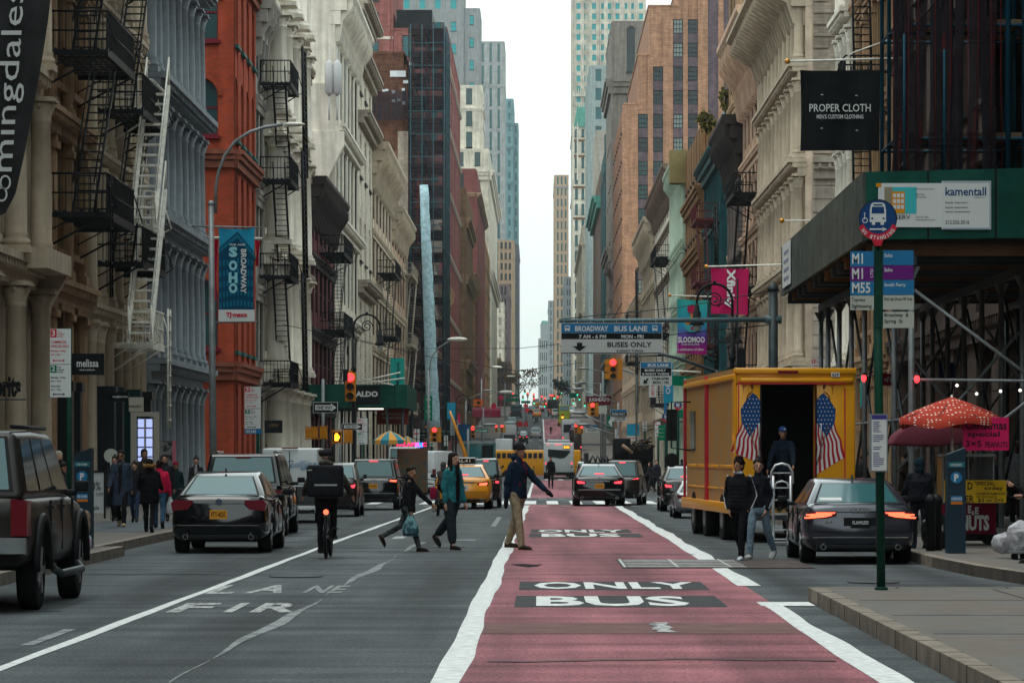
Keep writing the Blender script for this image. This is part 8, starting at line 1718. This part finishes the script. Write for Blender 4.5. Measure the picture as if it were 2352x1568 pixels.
t=thing('round_sign','plain pale round sign behind the long coat man','sign',(X(255,74),74,.15),world=True);q=MB(FF(74));q.disc((X(255,74),0,Z(1046,74)),(0,1,0),.16,20,.02);q.tube([(X(255,74),.02,.15),(X(255,74),.02,Z(1050,74))],.015,5);q.build('disc',SGY,t)
PAPR=mat('brown_paper',(.22,.16,.11),.8,kind='obj',var=.3,scale=10,bump=.5)
bag('crumpled brown paper bag beside the left pay station',188,1215,(.13,.12,.2),49.5,PAPR,name='paper_bag',z=.55);bag('crumpled white and blue litter under the brown paper bag',190,1245,(.14,.12,.12),49.0,mat('blue_litter',(.28,.36,.42),.5,kind='patch',col2=(.30,.12,.2),scale=12),name='litter',z=.26)
# dark green shed, banners, stalls beyond the crossing
t=thing('sidewalk_shed','dark green shed with white shoe shop lettering on the left beyond the crossing','sidewalk shed',(-9,178,0),world=True);Ys=172
q=MB();q.box(-12.6,X(935,Ys),Ys,Ys+14,Z(936,Ys),Z(883,Ys));q.build('parapet',mat('shed_green'),t)
q=MB(FF(Ys));rectpx(q,802,886,873,928,Ys,.0,.05);q.build('sign_panel',SBK,t);tpx('ALDO',817,898,868,911,Ys,.06,SWH,t,bold=.045)
q=MB(FF(Ys));rectpx(q,823,937,880,940,Ys,-.4,-.2);q.build('strip_light',WGL,t)
for x in (-12.2,-10.8,-9.4,-8.0,-7.2):
 for yy in (Ys+.3,Ys+7,Ys+13.5):q=MB();q.tube([(x,yy,-.1),(x,yy,Z(936,Ys))],.07,6);q.build('post',DSTEEL,t)
q=MB();
for a,c in (((820,878),(920,855)),((826,882),(930,868)),((830,870),(905,884))):q.tube([(X(a[0],Ys),Ys-.2,Z(a[1],Ys)),(X(c[0],Ys),Ys-.2,Z(c[1],Ys))],.035,5)
q.build('flag_arm',WIRON,t)
board('shop_banner','hanging rust red fabric banner under the dark green shed','banner',866,938,938,974,176,mat('rust_cloth',(.22,.035,.02),.85,kind='flat'),.02,[('INTERNATIONAL',876,948,930,953,SGY),('CIGARS HOUSE',878,957,928,962,SGY)])
board('shop_banner','tall turquoise vertical banner above the dark green shed','banner',897,822,929,956,182,mat('turquoise_cloth',(.02,.30,.27),.8,kind='flat'),.03,[('Mystique',909,832,920,886,SBK,90)])
board('street_sign','green double panel bicycle route sign on a post left of the gap','street sign',975,909,993,966,205,SGR,.03,[('◄',980,932,988,936,SWH),('◄',980,955,988,959,SWH),('o-o',979,915,989,920,SWH),('o-o',979,942,989,947,SWH)])
t=thing('sidewalk_shed','pale grey boarded shed with faint retail lettering left of the yellow boom','sidewalk shed',(-10,356,0),world=True);Yw=350;q=MB();q.box(X(946,Yw),X(1047,Yw),Yw,Yw+20,Z(1000,Yw),Z(964,Yw));q.build('parapet',mat('pale_hoarding',(.28,.32,.32),.7,kind='wall'),t);tpx('CONSTRUCTION',950,976,990,984,Yw,.05,mat('faint_ink',(.12,.14,.15),.6,kind='flat'),t);tpx('RETAIL',1000,972,1032,981,Yw,.05,mat('faint_ink'),t)
for px in (950,970,992,1015,1040):q=MB();q.tube([(X(px,Yw),Yw+.5,-.3),(X(px,Yw),Yw+.5,Z(1000,Yw))],.14,6);q.build('post',DSTEEL,t)
q=MB();q.box(X(948,Yw),X(1045,Yw),Yw+1,Yw+18,Z(1003,Yw),Z(1000,Yw));q.build('deck',DSTEEL,t)
board('hoarding','deep blue hoarding right of the yellow boom','hoarding',1048,974,1082,1012,360,mat('hoarding_blue',(.01,.07,.16),.6,kind='wall'),.3)
board('street_banner','blue street banner by the small crook lamp','banner',1027,924,1048,962,300,mat('cyan_cloth'),.03);board('shop_banner','small pink banner right of the blue one','banner',1052,950,1057,972,300,PINKP,.03)
t=thing('boom_lift','bright yellow boom of a lift leaning over the far traffic','boom lift',(X(1060,240),240,0),world=True);q=MB();q.tube([(X(1033,240),240,Z(943,240)),(X(1048,240),240,Z(985,240)),(X(1066,240),240,Z(1035,240)),(X(1078,240),240,Z(1085,240))],[.09,.13,.16,.2],6);q.build('boom',P_TAX,t);q=MB();q.box(X(1070,240),X(1086,240),239.5,242,Z(1098,240),Z(1085,240));q.build('base',PLAS,t)
board('shop_sign','orange sign with a dark lozenge over the maroon awning','shop sign',1088,917,1110,932,360,mat('sign_orange',(.6,.12,.01),.5,kind='flat'),.1,[('◆',1093,920,1105,929,SBK)])
t=thing('awning','maroon barrel awning on the far left pavement','awning',(X(1118,380),380,0),world=True);q=MB();q.prism([(Z(956,380)*0+382,Z(958,380)),(378,Z(958,380)),(378.5,Z(942,380)),(380,Z(936,380)),(382,Z(935,380))],X(1086,380),X(1150,380),ax='u');q.build('canopy',mat('maroon_awning',(.10,.008,.02),.8,kind='flat'),t)
for px,py,s_,lb in ((1151,913,1.0,'upper'),(1134,932,1.2,'lower')):t=thing('lantern_sign','crimson lantern shaped street decoration, the ' +lb+' one','decoration',(X(px,340),340,Z(py,340)),world=True);q=MB(FF(340));q.disc((X(px,340),0,Z(py,340)),(0,1,0),.24*s_,10,.1);q.box(X(px-5*s_,340),X(px+5*s_,340),0,.08,Z(py+2,340),Z(py-2,340));q.box(X(px-1,340),X(px+1,340),0,.05,Z(py+20,340),Z(py,340));q.build('lantern',mat('crimson',(.5,.01,.05),.5,kind='flat'),t)
for (pa,qa,pb,qb,Y_,s_,m_,lb) in ((1090,985,1121,992,279,'Canal',SGR,'green street name sign beside the round red signal'),(974,977,986,983,236,'GRAND ST',BRWN,'brown street name sign left of the red arrow signal'),(1394,954,1409,984,250,'◄',SGR,'green route sign above the piled timber lorry'),(1170,905,1193,911,600,'',SGR,'far green name sign left of the crest'),(1161,914,1192,922,560,'',SGR,'longer far green sign under the smaller one'),(1197,920,1218,926,720,'',SGR,'green name sign hanging above the crest'),(1308,902,1325,914,520,'',SGR,'green panel right of the sky gap bottom'),(1355,994,1375,1004,330,'',SGY,'pale panel beneath the blue bus sign')):board('street_sign',lb,'street sign',pa,qa,pb,qb,Y_,m_,.05,[(s_,pa+3,qa+1.5,pb-3,qb-1.5,SWH)] if s_ else [])
t=board('overhead_sign','smaller white and black bus rule sign above the piled timber lorry','overhead sign',1402,940,1440,967,235,SWH,.04,[('7AM-6PM',1412,957,1436,961,SBK),('MON-FRI',1412,962,1436,966,SBK)]);q=MB(FF(234.9));rectpx(q,1402.5,946,1439.5,955,235,0,.01,0);rectpx(q,1402.5,940.5,1439.5,945.5,235,0,.01,1);q.build('band',[SBK,SBL],t);tpx('BUSES ONLY',1406,948,1436,953,234.9,.02,SWH,t,bold=.03)
t=board('overhead_sign','tiny blue and white bus sign over the waiting buses','overhead sign',1345,976,1374,992,330,SWH,.04,[('BUSES',1350,986,1370,990,SBK)]);q=MB(FF(329.9));rectpx(q,1345,976,1374,982,330,0,.01);q.build('band',SBL,t)
board('street_banner','blue street banner behind the lower crook lamp on the right','banner',1524,835,1546,925,185,mat('cyan_cloth'),.03,[('SOHO',1529,850,1540,905,SWH,-90)]);board('street_banner','small blue banner over a white shop band near the timber lorry','banner',1440,973,1468,1000,230,mat('cyan_cloth'),.03);board('shop_sign','white strip sign with magenta letters under the small blue banner','shop sign',1440,1001,1466,1012,229,SWH,.04,[('spritzler',1443,1003,1463,1009,SRD)]);board('shop_sign','narrow blue strip on a post right of the grey lamp','shop sign',1525,905,1532,960,210,SBL,.04)
board('shop_sign','white vertical sign with red characters left of the blue banner','shop sign',1491,878,1507,912,190,SWH,.1,[('参',1495,880,1503,889,SRD),('公',1495,890,1503,899,SRD),('司',1495,900,1503,909,SRD)])
board('awning','long maroon awning with white letters on the far right pavement','awning',1346,910,1402,930,330,mat('maroon_awning'),1.5,[("JUGHEAD'S",1352,914,1398,924,SWH)])
board('shop_sign','white sign panel under the maroon lettered awning','shop sign',1371,932,1394,950,320,SGY,.1);board('shop_sign','magenta rounded logo sign seen through the scaffold posts','shop sign',2022,858,2052,885,76,mat('logo_red',(.36,.01,.05),.5,kind='flat'),.05,[("vi's",2030,864,2048,877,SWH)]);board('shop_sign','deep blue shop blade sign seen through the scaffold','shop sign',2156,832,2193,868,74,mat('logo_blue',(.01,.04,.14),.5,kind='flat'),.05)
board('shop_banner','thin turquoise shop banner between the scaffold posts','banner',1976,858,1988,935,100,mat('turquoise_cloth'),.03)
# food stalls with lit signs
for (pc,w_,py,Y_,s_,gcol,lb,ccol) in ((895,76,1000,140,'FALAFEL C',(1,.02,.12),'food stall with red lit lettering and striped umbrella left of the white vans',(.45,.22,.05)),(935,50,1012,165,'',(.03,.18,1),'food stall with blue lit display and striped umbrella',(.42,.26,.07))):
 t=thing('food_stall',lb,'food stall',(X(pc,Y_),Y_,0),world=True);b=MB();x0=X(pc,Y_);rr0=w_/15000*Y_;prev=None
 for f,dz in ((0,.0),(.6,-.2),(1,-.42),(1,-.6)):
  cur=[b.P(x0+rr0*f*math.cos(q*.5236),Y_+rr0*f*math.sin(q*.5236),Z(py-12,Y_)+dz) for q in range(12)]
  if prev:
   for q in range(12):b.mi=q % 2;b.F([prev[q],prev[(q+1)% 12],cur[(q+1)% 12],cur[q]])
  prev=cur
 b.build('umbrella',[mat('stripe_teal',(.03,.16,.20),.7,kind='flat'),mat('stripe_orange',ccol,.7,kind='flat')],t)
 if s_:tpx(s_,912,1016,980,1025,Y_,.3,glow('neon_red',gcol,2.2),t,bold=.03)
 else:
  q=MB(FF(Y_));rectpx(q,934,1016,951,1027,Y_,.3,.35);rectpx(q,954,1016,972,1027,Y_,.3,.35);q.build('display',glow('neon_blue',gcol,1.8),t)
 q=MB();q.box(X(912,Y_),X(980,Y_),Y_,Y_+1.5,0,Z(1030,Y_));q.build('stall_body',mat('stall_print',(.12,.06,.03),.5,kind='patch',col2=(.04,.05,.045),scale=5,var=.3),t)
# heaped lorry on the right, barriers on the hill
t=thing('salvage_lorry','open lorry heaped with dark timber and scrap left of the bronze suv','lorry',(X(1460,170),170,0),world=True);Yl=165;q=MB();q.box(X(1410,Yl),X(1500,Yl),Yl,Yl+5,.6,Z(1050,Yl));q.build('bed',PLAS,t)
for i,(pa,qa,pb,qb,m_) in enumerate(((1445,1020,1500,1055,PLAS),(1410,1006,1448,1052,SBK),(1432,1036,1452,1060,mat('crate_brown',(.15,.09,.05),.8,kind='wall')),(1474,1008,1490,1024,PLAS))):q=MB();q.box(X(pa,Yl),X(pb,Yl),Yl-.5+i*.3,Yl+2+i,Z(qb,Yl),Z(qa,Yl));q.build('load',m_,t,bevel=.05)
q=MB();rr=random.Random(6)
for k in range(16):px=1450+rr.uniform(0,45);py=1012+rr.uniform(0,22);q.tube([(X(px,Yl),Yl-.8,Z(py,Yl)),(X(px+rr.uniform(-28,28),Yl),Yl+1,Z(py+rr.uniform(-9,9),Yl))],.05,4)
q.build('timber',mat('old_timber',(.10,.07,.05),.85,kind='obj',var=.4),t)
q=MB();q.tube([(X(1428,Yl),Yl-.9,Z(1022,Yl)),(X(1452,Yl),Yl-.8,Z(1040,Yl))],.09,4);q.build('plank',mat('pine_plank',(.30,.2,.12),.8),t)
for px in (1415,1450,1490):q=MB();q.tube([(X(px,Yl),Yl+.2,.45),(X(px,Yl),Yl+.5,.45)],.45,14);q.build('wheel',TYRE,t)
t=thing('dump_truck','grey utility truck with open bed between city bus and heaped lorry','truck',(X(1375,215),215,gz(215)),world=True);Yl=215;q=MB();q.box(X(1343,Yl),X(1408,Yl),Yl,Yl+5,.5,Z(1062,Yl),0);q.box(X(1343,Yl),X(1352,Yl),Yl-.1,Yl+5,.5,Z(1040,Yl),0);q.box(X(1352,Yl),X(1402,Yl),Yl-.15,Yl,Z(1078,Yl),Z(1066,Yl),1);q.build('bed',[DSTEEL,P_SIL],t);q=MB()
for k in range(4):q.tube([(X(1354+k*14,Yl),Yl+1,Z(1062,Yl)),(X(1362+k*11,Yl),Yl+1.2,Z(1046,Yl)),(X(1370+k*10,Yl),Yl+1,Z(1060,Yl))],.08,5)
q.build('load_rack',DSTEEL,t)
for px in (1350,1400):q=MB();q.tube([(X(px,Yl),Yl,gz(215)+.45),(X(px,Yl),Yl+.3,gz(215)+.45)],.45,12);q.build('wheel',TYRE,t)
for i,(pa,pb,py) in enumerate(((1187,1201,963),(1203,1213,959))):b=MB();Yq=640;b.prism([(X(pa,Yq),gz(Yq)),(X(pb,Yq),gz(Yq)),(X(pb-1,Yq),gz(Yq)+1.0),(X(pa+1,Yq),gz(Yq)+1.0)],Yq,Yq+.6);tag(b.build('road_barrier',mat('barrier_red',(.55,.03,.03),.6,kind='flat')),'red plastic barrier on the hill, the ' +('wider left one' if i == 0 else 'narrow right one'),'barrier')
for px,py in ((1207,931),(1210,942)):b=MB(FF(640));x0,z0_=X(px,640),Z(py,640);r=.5;b.prism([(x0-r,z0_),(x0,z0_+r),(x0+r,z0_),(x0,z0_-r)],0,.05);b.tube([(x0,-.05,gz(640)),(x0,-.05,z0_)],.05,5,1);tag(b.build('warning_sign',[mat('fluorescent_red',(.75,.02,.03),.5,kind='flat'),DSTEEL]),'red diamond warning sign on the hill, the ' +('upper one' if py <935 else 'lower one'),'warning sign')
# overhead wires
def wire(label,pts,r=.012):
 b=MB();b.tube([(X(a,Yw_),Yw_,Z(q,Yw_)) for a,q,Yw_ in pts],r,4);tag(b.build('overhead_wire',BLACK),label,'wire')
wire('thin wire rising from the left lamp across the sky gap',[(650,745,120),(900,800,130),(1190,800,140),(1285,790,140)]);wire('lower thin wire crossing the sky gap',[(822,780,125),(1000,822,130),(1190,852,140),(1340,832,140)]);wire('dark wire strung to the right pole behind the bus lane sign',[(1285,795,84.5),(1400,783,84.4),(1776,745,84.3)])
# bare trees and roof plants
def tree(label,px,pt,Y,pb,spread,leaf,n=140,seed=1,trunk=True,zb=None):
 rr=random.Random(seed);root=thing('tree',label,'tree',(X(px,Y),Y,zb if zb is not None else gz(Y)),world=True);b=MB();zt_=Z(pt,Y);z0=zb if zb is not None else gz(Y);H_=zt_-z0;W_=spread/7500*Y;tips=[]
 def br(p,d,L,r,k):
  q=p+d*L;b.tube([tuple(p),tuple(p.lerp(q,.5)+Vector((rr.uniform(-.05,.05)*L,0,0))),tuple(q)],[r,r*.8,r*.6],5)
  if k == 0:tips.append(q);return
  for _ in range(3):br(q,(d+Vector((rr.uniform(-.8,.8)*W_/H_*1.6,rr.uniform(-.6,.6),rr.uniform(-.2,.5)))).normalized(),L*rr.uniform(.55,.8),r*.6,k-1)
 br(Vector((X(px,Y),Y,z0)),Vector((0,0,1)),H_*.34,H_*.018,4);b.build('trunk',mat('bark',(.05,.038,.03),.9),root)
 if leaf:
  b=MB()
  for k in range(n):
   c=rr.choice(tips)+Vector((rr.gauss(0,.06),rr.gauss(0,.06),rr.gauss(0,.05)))*H_;s=H_*.02;u_=Vector((rr.uniform(-1,1),rr.uniform(-1,1),rr.uniform(-1,1))).normalized()*s;v_=u_.cross(Vector((rr.uniform(-1,1),rr.uniform(-1,1),rr.uniform(-1,1)))).normalized()*s;b.quad([tuple(c-u_-v_),tuple(c+u_-v_),tuple(c+u_+v_),tuple(c-u_+v_)])
  b.build('crown',leaf,root)
LF=mat('autumn_leaf',(.16,.085,.03),.8,kind='obj',var=.5,scale=3)
tree('bare autumn tree at the left foot of the sky gap',1192,838,900,900,60,LF,260,2);tree('small bare tree just right of the first at the crest',1212,868,940,905,40,LF,160,5);tree('dark leafless tree at the right foot of the sky gap',1283,868,700,930,50,mat('dull_leaf',(.03,.045,.04),.9),500,8)
OL=mat('olive_leaf',(.10,.085,.02),.8,kind='obj',var=.5,scale=3)
def rooftree(label,px,pt,pb,Y,sp,seed,n=420):
 rr=random.Random(seed);root=thing('rooftop_shrub',label,'shrub',(X(px,Y),Y,Z(pb,Y)),world=True);b=MB();
 for k in range(7):a=rr.uniform(-1,1);b.tube([(X(px,Y),Y,Z(pb,Y)),(X(px+a*sp*.3,Y),Y+rr.uniform(-.3,.3),Z((pt+pb)/2,Y)),(X(px+a*sp*.8,Y),Y,Z(pt+abs(a)*8,Y))],.03,4)
 b.build('trunk',mat('bark'),root);b=MB()
 for k in range(n):
  cl_=rr.choice([(-.6,.3),(-.2,.1),(.3,.25),(.55,.5),(-.3,.6),(.1,.8)]);c=Vector((X(px+cl_[0]*sp+rr.gauss(0,sp*.16),Y),Y+rr.gauss(0,.35),Z(pt+(pb-pt)*cl_[1]+rr.gauss(0,(pb-pt)*.1),Y)));u_=Vector((rr.uniform(-1,1),rr.uniform(-1,1),rr.uniform(-1,1))).normalized()*.09;v_=u_.cross(Vector((rr.uniform(-1,1),1,rr.uniform(-1,1)))).normalized()*.06;b.quad([tuple(c-u_-v_),tuple(c+u_-v_),tuple(c+u_+v_),tuple(c-u_+v_)])
 b.build('crown',OL,root)
rooftree('olive shrub on the roof terrace beside the tan brick tower',1623,260,304,215,24,3);rooftree('sparse autumn shrub high on the right terrace',1666,205,262,206,16,9,200)
# the rest of the street behind the camera, seen only in reflections and in the light it keeps out
for nm,x0,x1,y0,y1,h,m_ in (('brown street block behind the camera on the left side',-30,XL,-260,55,22,_M['dark_brick']),('grey street block behind the camera on the right side',XR,30,-260,39,24,_M['dark_brick']),('far stone block closing the street behind the camera',-30,30,-420,-380,26,_M['dark_brick'])):
 t=bldg('street_block',nm,(x0+x1)/2,(y0+y1)/2);mass(t,x0,x1,y0,y1,0,h,m_);q=MB(frame('L',x1) if x1 <0 else frame('R',x0) if x0 >5 else frame('B',y1))
 for k in range(5):
  for i in range(40):u=(y0 if x1 <0 or x0 >5 else x0)+3+i*(7.8 if x1 <0 or x0 >5 else 1.5);q.box(u,u+(3.4 if x1 <0 or x0 >5 else .8),-.1,.02,2+k*4.4,4.6+k*4.4)
 q=q.build('shopfront_glazing',GL[0],t);q['kind']='stuff'

# ---------------------------------------------------------------- haze
hz=MB();hz.box(-1000,1000,-430,6100,-3,190);ho=hz.build('haze',[]);ho['kind']='stuff';ho.display_type='WIRE'
hm=bpy.data.materials.new('haze');hm.use_nodes=True;hm.node_tree.nodes.remove(hm.node_tree.nodes['Principled BSDF'])
pv=hm.node_tree.nodes.new('ShaderNodeVolumePrincipled');pv.inputs['Density'].default_value=0.00008;pv.inputs['Color'].default_value=(0.80,0.93,0.97,1);pv.inputs['Anisotropy'].default_value=0.2
hm.node_tree.links.new(pv.outputs[0],hm.node_tree.nodes['Material Output'].inputs['Volume']);ho.data.materials.append(hm)

bpy.data.scenes.remove(WS)
